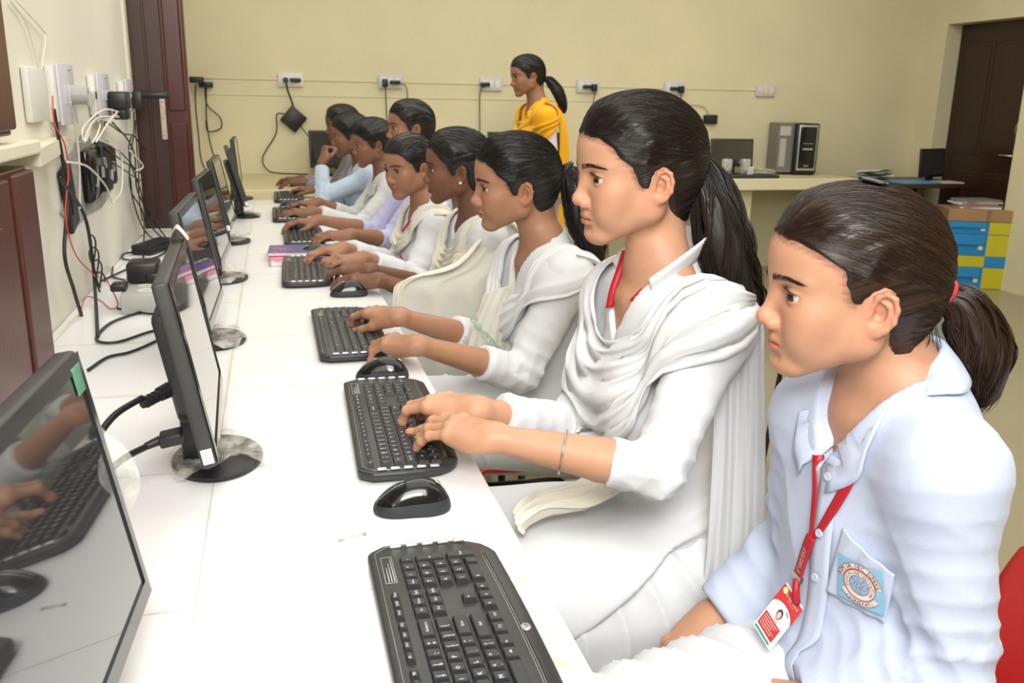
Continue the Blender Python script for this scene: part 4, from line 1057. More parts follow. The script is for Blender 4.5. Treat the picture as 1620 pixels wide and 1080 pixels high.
def build_keyboard(full=True):
    root = empty('keyboard', (0, 0, 0))
    # outline: local x to the right, y to the screen
    a = KW / 2; yb = KD / 2; yf = -KD / 2
    front = [(x, yf - .006 * math.cos(x / a * 1.45)) for x in np.linspace(-a + .040, a - .040, 15)]
    cf = [(a - .030, yf + .002), (a - .018, yf + .010), (a - .008, yf + .026), (a - .002, yf + .050)]
    out = front + cf + [(a, yf + .075), (a, yb - .020), (a - .012, yb - .004), (a - .018, yb)] + [(-a + .018, yb), (-a + .012, yb - .004), (-a, yb - .020), (-a, yf + .075)] + [(-x, y) for x, y in cf[::-1]]
    b = MB(); b.prism(out, .004, .0165, bev=.0035, seg=3)
    inner = [(x * .965, (y + .0125) * .93 if y < 0 else y * .955) for x, y in out]
    b.prism(inner, .012, .0180, bev=.0012)
    for x in (-a + .03, a - .03): b.box((x - .012, yb - .030, 0), (x + .012, yb - .012, .006), bev=.001); b.box((x - .012, yf + .030, 0), (x + .012, yf + .042, .006), bev=.001)
    body = b.build('body', M_KBODY, root, angle=40)
    b = MB(); pal = [(x, y - .0003) for x, y in front]
    b.grid([[(x, y + .003, .0172 - .004 * (k == 0)), (x, y + .006, .0178), (x, y + .0175, .0184)][k] for k in range(3)] for x, y in front) if False else None
    strip = np.array([[(x, y + .0025, .0168), (x, y + .007, .0181), (x, y + .0150, .0184)] for x, y in front]); b.grid(strip.transpose(1, 0, 2)[::-1])
    b.build('palm_rest', M_PALM, root)
    b = MB()
    for dz, yy in ((0, .0165), (0, .0190)):
        b.tube([(x, y + yy, .0183) for x, y in front], .0003, 5)
    b.tube([(-a + .008, yf + .055, .0178), (-a + .008, yb - .022, .0178), (-a + .022, yb - .008, .0178), (a - .022, yb - .008, .0178), (a - .008, yb - .022, .0178), (a - .008, yf + .055, .0178)], .0003, 5)
    b.build('trim_line', M_SILVER, root)
    b = MB(); b.lathe([(0, .0006), (.0060, .0006), (.0064, 0)], (0, 0, 0), 28); b.V = [v * np.array((1, .75, 1)) + np.array((0.02, yf + .006, .0186)) for v in b.V]
    V, F = text_geo('hp', .0085); V[:, 0] += V[:, 1] * .3; b.add(V + np.array((.02, yf + .0065, .0194)), F, 1)
    b.build('logo', [M_SILVER, M_PALM], root)
    for sx in (-1, 1):
        for i in range(5):
            q = MB(); q.box((-.0035, -.0068, 0), (.0035, .0068, .0035), bev=.0025, seg=3); o = q.build('media_button', M_SILVER, root); o.location = (sx * (a - .0100), yb - .033 - i * .0185, .0172)
    # printed label on the flat strip beside the function keys
    b = MB(); V, F = text_geo('keyboard', .005)
    b.tube([(-.0285, -.006, 0), (.0285, -.006, 0), (.0285, .006, 0), (-.0285, .006, 0), (-.0285, -.006, 0)], .0002, 4)
    for q in range(3): b.box((-.026, -.0042 + q * .003, -.0001), (-.026 + .05 - .01 * q, -.0036 + q * .003, .0001))
    o = b.build('printed_label', M_WHITE, root); o.location = (.160, .0525, .0182)
    K, X0 = key_layout(); keys = MB()
    for t, x, r, w_, h in K:
        small = r == 0; kc = keycap(t, w_, h, small)
        cx = X0 + (x + w_ / 2) * KP; cy = ROWY[r] - (h - 1) * KP / 2
        if full: o = kc.build('key', [M_KEY, M_WHITE], root, angle=35); o.location = (cx, cy, .0172)
        else:
            off = np.array((cx, cy, .0172))
            for V in kc.V[:1]: keys.add(V + off, kc.F[:0] + [f for f, m in zip(kc.F, kc.M) if m == 0], 0)
    if not full: keys.build('keys', M_KEY, root)
    return root
kb_full = build_keyboard(True); kb_far = build_keyboard(False)
KB = [(-.1165, .730, 0, 'black keyboard closest to the camera with nobody typing on it'),
      (-.1000, 1.378, -1.5, 'black keyboard under the hands of the girl with a steel bangle'),
      (-.1280, 1.982, 0, 'black keyboard under the hands of the girl with green embroidery on her sleeve'),
      (-.1900, 2.742, -1, 'dusty black keyboard in front of the bright magazines'),
      (-.1760, 3.465, 0, 'dark keyboard just behind the bright magazines'),
      (-.2150, 4.120, 0, 'small looking dark keyboard between two hands beyond the lavender sleeve'),
      (-.2050, 4.850, 0, 'farthest dark keyboard on the cement end of the counter')]
for i, (x, y, rz, lab) in enumerate(KB):
    o = kb_full if i == 0 else (copy_tree(kb_full) if i < 4 else (kb_far if i == 4 else copy_tree(kb_far)))
    o.location = (x, y, .7502 if i < 6 else .7502); o.rotation_euler = (0, 0, math.radians(90 + rz)); tag(o, lab, 'keyboard', 'keyboards along the counter')

def build_mouse():
    root = empty('computer_mouse', (0, 0, 0)); nu, nv = 36, 40
    def P(u, v, inset=0.0, zs=1.0):
        a = 2 * math.pi * v; r = math.sin(u * math.pi / 2)
        L_ = .0505; W_ = .0300 + .002 * math.cos(a) * 0
        ca, sa = math.cos(a), math.sin(a); e = .82
        x = L_ * r * math.copysign(abs(ca) ** e, ca); y = W_ * r * math.copysign(abs(sa) ** e, sa) * (1 - .10 * math.exp(-((x) / .02) ** 2))
        z = .0375 * (1 - r ** 2.6) ** .62 * (1 - .22 * (x / L_) - .16 * (x / L_) ** 2) + .004
        return (x, y, z)
    top = np.array([[P(u, v) for v in np.linspace(0, 1, nv, endpoint=False)] for u in np.linspace(0.001, 1, nu)])
    # front (-x local = away from user) lower
    rim = 26
    b = MB(); b.grid(top[:rim + 1], close_v=True); b.build('shell', M_GLOSSB, root)
    lower = np.concatenate([top[rim:], (top[-1:] * np.array((.985, .985, 1)) - np.array((0, 0, .0030))), top[-1:] * np.array((.95, .95, 0))]); b = MB(); b.grid(lower * np.array((1.004, 1.012, 1)), close_v=True); b.build('side_grip', M_DARKG, root)
    b = MB(); V = []; 
    for i in range(24):
        a = 2 * math.pi * i / 24
    bm_ = bmesh.new(); bmesh.ops.create_cone(bm_, cap_ends=True, segments=28, radius1=.0085, radius2=.0085, depth=.005); b.bm(bm_, 0, Matrix.Translation((.026, 0, .0195)) @ Matrix.Rotation(math.pi / 2, 4, 'X')); b.build('scroll_wheel', M_DARKG, root, angle=40)
    b = MB()
    for y in (-.004, .004): b.tube([(x, y, P(0, 0)[2] * 0 + .0375 * (1 - (abs(x) / .0505) ** 2.6) ** .62 * (1 - .22 * (x / .0505) - .16 * (x / .0505) ** 2) + .0042) for x in np.linspace(.010, .042, 9)], .0004, 5)
    b.build('button_seam', M_SILVER, root)
    b = MB(); b.lathe([(0, .0004), (.0042, .0004), (.0046, 0)], (0, 0, 0), 20); V, F = text_geo('hp', .0055); b.add(V + np.array((0, 0, .0007)), F, 1)
    o = b.build('logo', [M_SILVER, M_GLOSSB], root); o.location = (-.034, 0, .0368); o.rotation_euler = (0, -.50, 0)
    return root
mz = build_mouse()
MS = [(-.1160, 1.072, 176, 'black mouse beside the near end of the second keyboard, with a grey side grip'), (-.0880, 1.648, 170, 'black mouse behind the far end of the keyboard under the bangled hand'), (-.0900, 2.408, 178, 'black mouse beside the dark hands of the girl in the cream scarf'),
      (-.1620, 3.040, 180, 'black mouse half under a hand next to the bright magazines'), (-.1830, 3.760, 180, 'black mouse under the hand of the girl with lavender sleeves'), (-.2100, 4.400, 180, 'small looking mouse under the hand of the boy in the grey white shirt')]
for i, (x, y, rz, lab) in enumerate(MS):
    o = mz if i == 0 else copy_tree(mz); o.location = (x, y, .7502); o.rotation_euler = (0, 0, math.radians(rz)); tag(o, lab, 'mouse', 'computer mice along the counter')

MW, MH = .372, .243
def build_monitor():
    root = empty('monitor', (0, 0, 0)); hd = empty('head', (0, 0, .068)); hd.parent = root
    # local: screen faces +x, width along y; head pivot at bottom edge
    b = MB(); b.box((-.020, -MW / 2, 0), (0, MW / 2, MH), bev=.005, seg=3)
    d = b.build('casing', M_DUSTY, root, angle=40)
    b = MB(); w2, h2 = MW / 2 - .015, .0; fr = [(-MW / 2 + .002, .002), (MW / 2 - .002, .002), (MW / 2 - .002, MH - .002), (-MW / 2 + .002, MH - .002)]; inn = [(-w2, .019), (w2, .019), (w2, MH - .015), (-w2, MH - .015)]
    V = [(.0012, y, z) for y, z in fr] + [(.0022, y, z) for y, z in inn] + [(-.002, y, z) for y, z in inn]; F = [(i, (i + 1) % 4, 4 + (i + 1) % 4, 4 + i) for i in range(4)] + [(4 + i, 4 + (i + 1) % 4, 8 + (i + 1) % 4, 8 + i) for i in range(4)]
    b.add(V, F); bz = b.build('bezel', M_GLOSSB, root, smooth=False)
    b = MB(); b.add([(.0004, -w2, .019), (.0004, w2, .019), (.0004, w2, MH - .015), (.0004, -w2, MH - .015)], [(0, 1, 2, 3)]); sc = b.build('screen', M_SCREEN, root, smooth=False)
    b = MB(); b.box((-.043, -.105, .045), (-.018, .105, .190), bev=.012, seg=3); b.box((-.050, -.06, .02), (-.018, .06, .075), bev=.01); bk = b.build('rear_housing', M_DUSTY, root, angle=40)
    parts = [d, bz, sc, bk]
    b = MB(); b.box((-.055, -.026, .004), (-.016, .026, .085), bev=.006); nk = b.build('neck', M_BLACK, root, angle=40)
    b = MB(); b.lathe([(0, .0), (.98, .0), (1.0, .003), (1.0, .007), (.96, .0095), (0, .012)], (0, 0, 0), 48); b.V = [v * np.array((.064, .084, 1)) + np.array((-.008, 0, 0)) for v in b.V]; bs = b.build('base', M_BLACK, root, angle=40)
    bpy.data.objects.remove(hd, do_unlink=True)
    return root, parts
def wrap(root, seed):  # crumpled clear film over the base
    G = []
    for i in range(9):
        R = i / 8; row = []
        for j in range(40):
            a = 2 * math.pi * j / 40; k = R * (1.06 + .07 * math.sin(3 * a + seed) + .05 * math.sin(7 * a + 2 * seed)); x = -.008 + .064 * k * math.cos(a); y = .084 * k * math.sin(a)
            z = .0135 + .006 * abs(math.sin(5 * a + 9 * R + seed)) * R + (.020 * max(0, math.sin(a * 1.0 + seed)) ** 6 * R) - .012 * sstep(1.0, 1.12, k)
            if abs(y) < .03 and x < .01: z = max(z, .0135)
            row.append((x, y, max(.0006, float(z))))
        G.append(row)
    b = MB(); b.grid(G, close_v=True); b.build('plastic_wrap', M_WRAP, root)
mon0, mparts = build_monitor()
MON = [(-.412, .630, 3.5, 10, 'monitor at the lower left reflecting a keyboard in its dark screen'), (-.362, 1.296, -2, 10, 'thin dark monitor with a white sticker low on its side edge'), (-.402, 1.985, 1, 10.3, 'monitor behind the one with the side sticker, reflecting bright magazines'),
       (-.414, 2.690, 1.5, 10.4, 'monitor just before the bright magazines, over a dusty plastic wrapped base'), (-.420, 3.395, .5, 11.5, 'monitor with a small white tag at its foot, beyond the magazines'), (-.392, 4.135, -4, 15, 'steeply tilted monitor with a blue plug behind it'), (-.436, 4.850, 0, 4, 'farthest upright monitor against the back wall corner')]
def set_tilt(root, ti):
    R = Matrix.Translation((0, 0, .066)) @ Matrix.Rotation(-math.radians(ti), 4, 'Y')
    for c in root.children:
        if c.name.split('.')[0] in ('casing', 'bezel', 'screen', 'rear_housing', 'sticker', 'tape', 'power_plug', 'video_plug'): c.matrix_local = R
for i, (x, y, sw, ti, lab) in enumerate(MON):
    o = mon0 if i == 0 else copy_tree(mon0)
    o.location = (x, y, .7502); o.rotation_euler = (0, 0, -math.radians(sw)); tag(o, lab, 'monitor', 'monitors along the counter')
mons = [o for o in scene.objects if o.name.split('.')[0] == 'monitor' and o.parent is None]
for i, (o, spec) in enumerate(zip(mons, MON)):
    if i < 6: wrap(o, i * 1.7 + 1)
    if i == 0:
        MB().box((.0014, MW / 2 - .034, MH - .034), (.0024, MW / 2 - .012, MH - .010), bev=.0004).build('sticker', plain('green_sticker', (.10, .30, .20), .4, var=.5, vscale=200), o)
        G = [[(-.012 + .03 * math.sin(u * 3) * v, MW / 2 + .001 + .010 * v + .004 * math.sin(u * 9), .20 - .10 * u - .03 * v) for v in np.linspace(0, 1, 5)] for u in np.linspace(0, 1, 12)]
        b = MB(); b.grid(G); b.build('tape', M_WRAP, o)
    if i == 1:
        b = MB(); b.box((-.0165, -MW / 2 - .0006, .006), (-.003, -MW / 2, .026), m=0)
        for k in range(4): b.box((-.015, -MW / 2 - .0009, .010 + k * .004), (-.006 + .002 * (k % 2), -MW / 2 - .0005, .0112 + k * .004), m=1)
        b.build('sticker', [M_WHITE, M_GREY], o, smooth=False)
        G = [[(-.018 + .026 * u + .002 * math.sin(v * 5), MW / 2 - .060 + .052 * v, MH + .002 + .018 * math.sin(u * 2.6) - .012 * max(0, u - .6) * 4 * .6) for v in np.linspace(0, 1, 6)] for u in np.linspace(0, 1, 12)]
        s_ = MB(); s_.grid(G); s_.build('tape', plain('paper_tape', (.68, .66, .58), .6), o)
        b = MB(); b.cyl((-.044, -.090, .085), (-.056, -.103, .085), .0105, .0095, 14); b.cyl((-.056, -.103, .085), (-.076, -.126, .083), .0070, .0050, 14); [b.cyl((-.060 - k * .005, -.1075 - k * .006, .0846), (-.062 - k * .005, -.110 - k * .006, .0845), .0080, n=14) for k in range(3)]; b.build('power_plug', M_CABLE, o, angle=40)
        b = MB(); b.box((-.074, -.104, .010), (-.044, -.072, .026), bev=.003); b.cyl((-.074, -.088, .018), (-.092, -.096, .017), .0065, .005, 12); b.build('video_plug', M_CABLE, o, angle=40)
    if i in (4, 5):
        MB().box((-.012, -MW / 2 - .0008, .004), (.0, -MW / 2, .022)).build('sticker', M_WHITE, o, smooth=False)
    set_tilt(o, spec[3])

def cable(name, pts, r, mat, label, cat='cable', grp=None, n=10):
    b = MB(); b.tube(catmull(pts, n), r, 8); return tag(b.build(name, mat), label, cat, grp)
cable('power_cable', [(-.447, 1.172, .893), (-.474, 1.130, .886), (-.490, 1.090, .868), (-.500, 1.050, .835), (-.506, 1.015, .79), (-.512, .975, .7560), (-.53, .90, .7545), (-.55, .82, .7545)], .0042, M_CABLE, 'black power cable bowing out from the back of the stickered monitor')
cable('video_cable', [(-.449, 1.199, .8172), (-.474, 1.165, .815), (-.498, 1.110, .808), (-.520, 1.045, .790), (-.540, .975, .7585), (-.56, .88, .7547)], .0046, M_CABLE, 'thick black video cable leaving the stickered monitor low behind its base')
CABLES = [
('black', 0.0042, [(-0.728, 2.207, 1.232), (-0.728, 2.221, 1.174), (-0.728, 2.234, 1.136), (-0.728, 2.249, 1.038), (-0.728, 2.155, 0.924), (-0.728, 2.203, 0.834), (-0.728, 2.257, 0.757)]),
('black', 0.0042, [(-0.722, 2.16, 1.089), (-0.722, 2.372, 0.985), (-0.722, 2.42, 0.88), (-0.722, 2.41, 0.77), (-0.658, 2.047, 0.757)]),
('red', 0.0016, [(-0.722, 2.181, 1.26), (-0.722, 2.17, 1.204), (-0.722, 2.25, 1.151), (-0.722, 2.249, 1.085), (-0.722, 2.178, 1.001), (-0.722, 2.238, 0.906), (-0.722, 2.436, 0.817)]),
('grey', 0.0028, [(-0.722, 2.355, 1.246), (-0.722, 2.388, 1.198), (-0.722, 2.388, 1.115), (-0.722, 2.357, 1.043), (-0.722, 2.334, 1.0)]),
('white', 0.0026, [(-0.712, 3.034, 1.21), (-0.712, 2.73, 1.222), (-0.712, 2.435, 1.188), (-0.712, 2.402, 1.156)]),
('white', 0.0026, [(-0.712, 3.051, 1.196), (-0.712, 2.642, 1.204), (-0.712, 2.478, 1.177), (-0.712, 2.415, 1.151)]),
('white', 0.0026, [(-0.712, 2.559, 1.154), (-0.712, 2.817, 1.121), (-0.712, 2.953, 1.079), (-0.712, 2.899, 0.99), (-0.712, 2.726, 0.97)]),
('white', 0.0026, [(-0.712, 2.202, 1.119), (-0.712, 2.43, 1.091), (-0.712, 2.645, 1.025), (-0.712, 2.709, 0.977)]),
('white', 0.0016, [(-0.76, 2.085, 1.442), (-0.76, 2.19, 1.407), (-0.76, 2.239, 1.352), (-0.76, 2.266, 1.303), (-0.76, 2.275, 1.275)]),
('white', 0.0016, [(-0.758, 2.117, 1.446), (-0.758, 2.326, 1.402), (-0.758, 2.348, 1.385), (-0.758, 2.266, 1.306), (-0.758, 2.252, 1.253), (-0.758, 2.317, 1.187), (-0.758, 2.494, 1.152), (-0.758, 2.64, 1.14)]),
('black', 0.0026, [(-0.742, 3.543, 1.251), (-0.742, 3.485, 1.136), (-0.742, 3.34, 1.054), (-0.742, 3.29, 0.952), (-0.742, 3.536, 0.836), (-0.694, 3.089, 0.756), (-0.655, 2.836, 0.756)]),
('black', 0.0026, [(-0.738, 3.022, 1.18), (-0.738, 3.306, 1.114), (-0.738, 3.429, 1.048), (-0.738, 3.406, 0.941), (-0.738, 3.706, 0.807), (-0.67, 3.516, 0.756)]),
('black', 0.0022, [(-0.735, 2.856, 1.174), (-0.735, 2.894, 1.185), (-0.735, 3.178, 1.142), (-0.735, 3.424, 1.124), (-0.735, 3.606, 1.075), (-0.735, 3.913, 1.052), (-0.735, 4.136, 1.089), (-0.735, 4.026, 1.152)]),
('black', 0.0022, [(-0.73, 2.68, 1.13), (-0.73, 2.951, 1.11), (-0.73, 3.175, 1.064), (-0.73, 3.348, 1.017), (-0.73, 3.582, 0.969), (-0.73, 3.445, 0.97), (-0.73, 3.078, 1.037), (-0.73, 2.903, 1.067)]),
('black', 0.0026, [(-0.748, 3.344, 0.99), (-0.748, 3.365, 0.905), (-0.748, 3.549, 0.783), (-0.683, 3.382, 0.756)]),
('white', 0.0026, [(-0.715, 3.027, 1.204), (-0.715, 2.6, 1.195), (-0.715, 2.497, 1.167), (-0.715, 2.455, 1.151)]),
('white', 0.0026, [(-0.708, 2.937, 1.215), (-0.708, 2.743, 1.185), (-0.708, 2.631, 1.162), (-0.708, 2.549, 1.146)]),
('white', 0.0026, [(-0.712, 2.588, 1.205), (-0.712, 2.651, 1.187), (-0.712, 2.6, 1.163), (-0.712, 2.518, 1.145)]),
('white', 0.0026, [(-0.705, 3.08, 1.094), (-0.705, 3.324, 1.038), (-0.705, 3.328, 1.021), (-0.705, 3.19, 1.023)]),
('black', 0.0026, [(-0.735, 3.365, 1.126), (-0.735, 3.282, 1.089), (-0.735, 3.304, 1.031), (-0.735, 3.461, 0.935), (-0.735, 3.584, 0.806), (-0.659, 3.408, 0.756)]),
('black', 0.0022, [(-0.735, 3.489, 1.176), (-0.735, 3.465, 1.089), (-0.735, 3.456, 1.002), (-0.735, 3.416, 0.917), (-0.735, 3.438, 0.825)]),
('black', 0.0022, [(-0.728, 2.781, 1.121), (-0.728, 3.033, 1.07), (-0.728, 3.226, 1.036), (-0.728, 3.356, 1.006)]),
('black', 0.0032, [(-0.511, 2.09, 0.755), (-0.553, 2.08, 0.755), (-0.607, 2.002, 0.755), (-0.644, 2.004, 0.755), (-0.661, 2.055, 0.755), (-0.651, 2.182, 0.755), (-0.603, 2.276, 0.755), (-0.551, 2.344, 0.755)]),
('black', 0.0032, [(-0.509, 2.06, 0.755), (-0.541, 1.974, 0.755), (-0.575, 1.91, 0.755), (-0.612, 1.879, 0.755), (-0.633, 1.795, 0.755)]),
('black', 0.0028, [(-0.66, 2.33, 0.755), (-0.604, 2.278, 0.755), (-0.535, 2.226, 0.755)]),
('black', 0.0028, [(-0.717, 3.199, 0.755), (-0.76, 3.168, 0.755), (-0.752, 3.067, 0.755), (-0.699, 3.023, 0.755), (-0.651, 3.088, 0.755), (-0.622, 3.292, 0.755)]),
('black', 0.0028, [(-0.756, 2.7, 0.755), (-0.727, 2.821, 0.755), (-0.69, 2.954, 0.755), (-0.641, 2.946, 0.755), (-0.6, 2.771, 0.755)]),
('black', 0.0028, [(-0.76, 2.916, 0.755), (-0.736, 2.763, 0.755), (-0.688, 2.689, 0.755)]),
('red', 0.0013, [(-0.76, 2.779, 0.753), (-0.673, 2.419, 0.753), (-0.676, 2.339, 0.753), (-0.721, 2.45, 0.753), (-0.76, 2.488, 0.753), (-0.736, 2.269, 0.753)])
]
CL = ['thick black cable hanging down the wall beside the red wire', 'thick black cable dropping from the broken wall box to the counter edge', 'thin red wire hanging from the first switch box', 'grey cable hanging straight from the grey plug', 'upper white cable arching over the broken wall box', 'second white cable arching just under the upper one', 'white cable looping down right of the broken wall box',
      'white cable drooping across the front of the broken wall box', 'thin white wire running up the wall above the blank box', 'thin white wire curving past the first switch box to the broken box', 'black cable dropping from the third socket box to the counter', 'black cable sagging from the square adapter to the monitors', 'black cable loop hanging in front of the brown shutter', 'small tangled black cable coil under the socket boxes', 'black cable dropping beside the shutter foot', 'outer white cable of the loops above the broken box', 'inner white cable of the loops above the broken box', 'short white cable bending down to the broken box top', 'cream cable hook hanging right of the broken box', 'long black cable swinging from the last socket box to the counter', 'thin black cable straight down the shutter side', 'thin black cable sloping from the broken box to the tangle',
      'black cable looping wide on the counter near the wall', 'black cable running across the white tiles to the lower left', 'black cable lying along the grey power strip', 'black cable ringed around the flat charger', 'black cable curled behind the plugged strip', 'short black cable lying by the wall coil', 'red wire end curling on the counter by the power strip']
MC = {'black': M_CABLE, 'red': M_RED, 'white': M_WCABLE, 'grey': M_GCABLE}
for (c, r, P), lab in zip(CABLES, CL):
    cable({'black': 'black_cable', 'red': 'red_wire', 'white': 'white_cable', 'grey': 'grey_cable'}[c], P, r, MC[c], lab, 'cable', 'loose cables by the left wall')
b = MB(); P = [(-.742 + .006 * math.sin(t * 2), 2.53 + .035 * math.sin(t) + .004 * t, .865 + .045 * math.cos(t) - .006 * t) for t in np.linspace(0, 20, 90)]; b.tube(P, .0022, 6)
tag(b.build('cable_coil', M_CABLE), 'tied coil of thin black cable leaning on the wall', 'cable')

# ------------------------------------------------------------------ sockets and adapters on the left wall
def tagb(b, name, mat, label, cat, grp=None, **k): return tag(b.build(name, mat, **k), label, cat, grp)
X = LEFT_X
b = MB(); b.box((X + .001, 2.12, 1.205), (X + .016, 2.27, 1.318), bev=.004)
tagb(b, 'blank_wall_box', M_PLW, 'plain white wall box left of the first switch box', 'wall box', angle=40)
def socket_box(y0, y1, z0, z1, lab, plug):
    t = tag(empty('socket_box', (X, (y0 + y1) / 2, (z0 + z1) / 2)), lab, 'socket', 'socket boxes on the left wall'); off = t.location[:]
    b = MB(); b.box((X + .001, y0, z0), (X + .020, y1, z1), bev=.004); b.build('box', M_PLW, t, angle=40, off=off)
    b = MB(); b.box((X + .020, y0 + .02, z0 - .008), (X + .028, y1 + .02, z1 + .008), bev=.003)
    for k in (.25, .5, .75): b.box((X + .027, y0 + .03 + (y1 - y0) * k - .01, z0 + .04), (X + .031, y0 + .03 + (y1 - y0) * k + .01, z1 - .04), bev=.002)
    b.build('switch_plate', M_LILAC, t, angle=40, off=off)
    for z in (z0 + .004, z1 - .004): MB().cyl((X + .028, (y0 + y1) / 2 + .05, z), (X + .0305, (y0 + y1) / 2 + .05, z), .004, n=10).build('screw', M_STEEL, t, off=off)
    return t
socket_box(2.33, 2.50, 1.20, 1.325, 'switch box with torn wires and a grey plug, nearest the window ledge', 0)
socket_box(2.83, 3.02, 1.205, 1.315, 'middle socket box with the square black adapter', 0); socket_box(3.36, 3.52, 1.21, 1.305, 'last socket box beside the brown shutter', 0)
b = MB(); b.cyl((X + .030, 2.47, 1.262), (X + .066, 2.47, 1.262), .024, .020, 20); b.cyl((X + .062, 2.47, 1.262), (X + .070, 2.47, 1.235), .014, .008, 14); tagb(b, 'grey_plug', M_GREY, 'round grey plug in the switch box near the window ledge', 'plug', angle=40)
b = MB(); b.box((X + .001, 2.51, 1.248), (X + .020, 2.86, 1.272), bev=.002); tagb(b, 'cable_duct', M_PLW, 'short white cable duct between the first two wall boxes', 'duct', angle=40)
b = MB(); b.box((X + .032, 2.96, 1.222), (X + .085, 3.04, 1.272), bev=.006); b.box((X + .038, 2.98, 1.190), (X + .080, 3.04, 1.235), bev=.006); tagb(b, 'power_adapter', M_BLACK, 'square black power adapter plugged into the middle socket box', 'adapter', angle=40)
b = MB(); b.box((X + .032, 3.46, 1.215), (X + .065, 3.50, 1.275), bev=.005); b.box((X + .060, 3.46, 1.250), (X + .150, 3.50, 1.275), bev=.009); tagb(b, 'black_plug', M_BLACK, 'long black plug sticking out of the last socket box', 'plug', angle=40)
# broken recess with black boxes jammed in
t = tag(empty('junction_box', (X, 2.72, 1.05)), 'broken black junction box set crookedly in a hole in the wall', 'junction box'); off = t.location[:]
b = MB(); rr = random.Random(4); pl = []
for i in range(26):
    a = 2 * math.pi * i / 26; r0 = 1 + .12 * rr.uniform(-1, 1); pl.append((2.70 + .34 * r0 * math.cos(a) * (1 - .25 * math.sin(a)), 1.045 + .105 * r0 * math.sin(a)))
b.prism(pl, 0, .004); b.V = [np.stack([X + .0005 + v[:, 2], v[:, 0], v[:, 1]], 1) for v in b.V]; b.build('torn_plaster', plain('broken_plaster', (.34, .33, .31), .9, var=.6, vscale=70), t, smooth=False, off=off)
b = MB(); b.box((X + .004, 2.60, .985), (X + .030, 2.78, 1.125), bev=.01, rot=(.06, 0, 0)); b.box((X + .028, 2.63, 1.03), (X + .034, 2.69, 1.11), bev=.003, rot=(.06, 0, 0)); b.build('left_box', M_GLOSSB, t, angle=40, off=off)
b = MB(); b.box((X + .004, 2.80, .99), (X + .036, 2.90, 1.135), bev=.010, rot=(-.04, 0, 0)); b.build('middle_box', M_BLACK, t, angle=40, off=off)
b = MB(); b.box((X + .004, 2.92, 1.00), (X + .030, 3.03, 1.12), bev=.012, rot=(-.1, 0, 0)); b.build('right_box', M_BLACK, t, angle=40, off=off)
b = MB(); b.box((X + .004, 2.36, .94), (X + .018, 2.45, 1.10), bev=.005, rot=(.25, 0, 0)); b.box((X + .016, 2.38, .98), (X + .021, 2.41, 1.07), bev=.002, rot=(.25, 0, 0)); b.build('torn_socket', M_BLACK, t, angle=40, off=off)
b = MB()
for q in range(5): MB().box((X + .030 + .004 * (q % 2), 2.66 + .07 * q, 1.02 + .02 * (q % 3)), (X + .0365 + .004 * (q % 2), 2.672 + .07 * q, 1.05 + .02 * (q % 3)), rot=(.5 * (q % 3 - 1), 0, 0)).build('foil_scrap', M_SILVER, t, smooth=False, off=off)
# power strip on the counter
t = tag(empty('power_strip', (-.60, 2.42, .75), math.radians(5)), 'grey power strip with black plugs on the counter by the wall', 'power strip')
b = MB(); b.box((-.055, -.14, .001), (.07, .14, .048), bev=.004); b.build('body', M_GREY, t, angle=40)
b = MB()
for y in (-.09, -.03, .03, .09): b.lathe([(.021, .0485), (.021, .0495), (.012, .0495), (.012, .048)], (.0, y, 0), 20)
b.build('outlet', M_PLW, t)
b = MB(); b.box((-.045, -.03, .050), (.03, .06, .100), bev=.006); b.box((.0, -.035, .048), (.04, .0, .075), bev=.005); tag(b.build('plug_adapter', M_BLACK, angle=40), 'chunky black adapter standing on the grey power strip', 'adapter').location = (-.60, 2.44, .751)
b = MB(); b.box((-.05, -.03, .048), (-.015, .02, .066), bev=.004); tag(b.build('flat_plug', M_BLACK, angle=40), 'low black plug at the wall end of the grey strip', 'plug').location = (-.62, 2.345, .751)
b = MB(); b.box((-.035, -.095, 0), (.035, .095, .034), bev=.006, rot=(0, 0, -.35)); tag(b.build('charger', M_BLACK, angle=40), 'flat black charger brick lying near the shutter foot', 'adapter').location = (-.675, 3.235, .7505)

# ------------------------------------------------------------------ small things on the counter
def magazine(name, loc, rz, sx, sy, h, cov, lab):
    t = tag(empty(name, loc, rz), lab, 'magazine', 'magazines on the counter')
    MB().box((-sx / 2 + .001, -sy / 2 + .001, .0006), (sx / 2 - .001, sy / 2 - .001, h - .0008)).build('pages', M_WHITE, t, smooth=False)
    b = MB(); b.box((-sx / 2, -sy / 2, h - .0008), (sx / 2, sy / 2, h), bev=.0003); b.box((-sx / 2, -sy / 2, 0), (sx / 2, sy / 2, .0008)); b.box((-sx / 2 - .0006, -sy / 2, 0), (-sx / 2 + .0006, sy / 2, h)); b.build('cover', cov, t, smooth=False); return t
def cover_mat(name, stops, sc, seed):
    m, nt, b, N, L = nmat(name); tc = N('TexCoord'); mp = N('Mapping'); mp.inputs['Location'].default_value = (seed, seed * .3, 0); mp.inputs['Rotation'].default_value = (0, 0, .6); L(tc.outputs['Object'], mp.inputs[0])
    n = N('TexNoise'); n.inputs['Scale'].default_value = sc; n.inputs['Detail'].default_value = 1.5; n.inputs['Distortion'].default_value = .8; L(mp.outputs[0], n.inputs['Vector'])
    r = N('ValToRGB'); r.color_ramp.interpolation = 'CONSTANT'
    while len(r.color_ramp.elements) < len(stops): r.color_ramp.elements.new(.5)
    for e, (p, c) in zip(r.color_ramp.elements, stops): e.position = p; e.color = (*c, 1)
    L(n.outputs['Fac'], r.inputs[0]); L(r.outputs[0], b.inputs['Base Color']); b.inputs['Roughness'].default_value = .22; return m
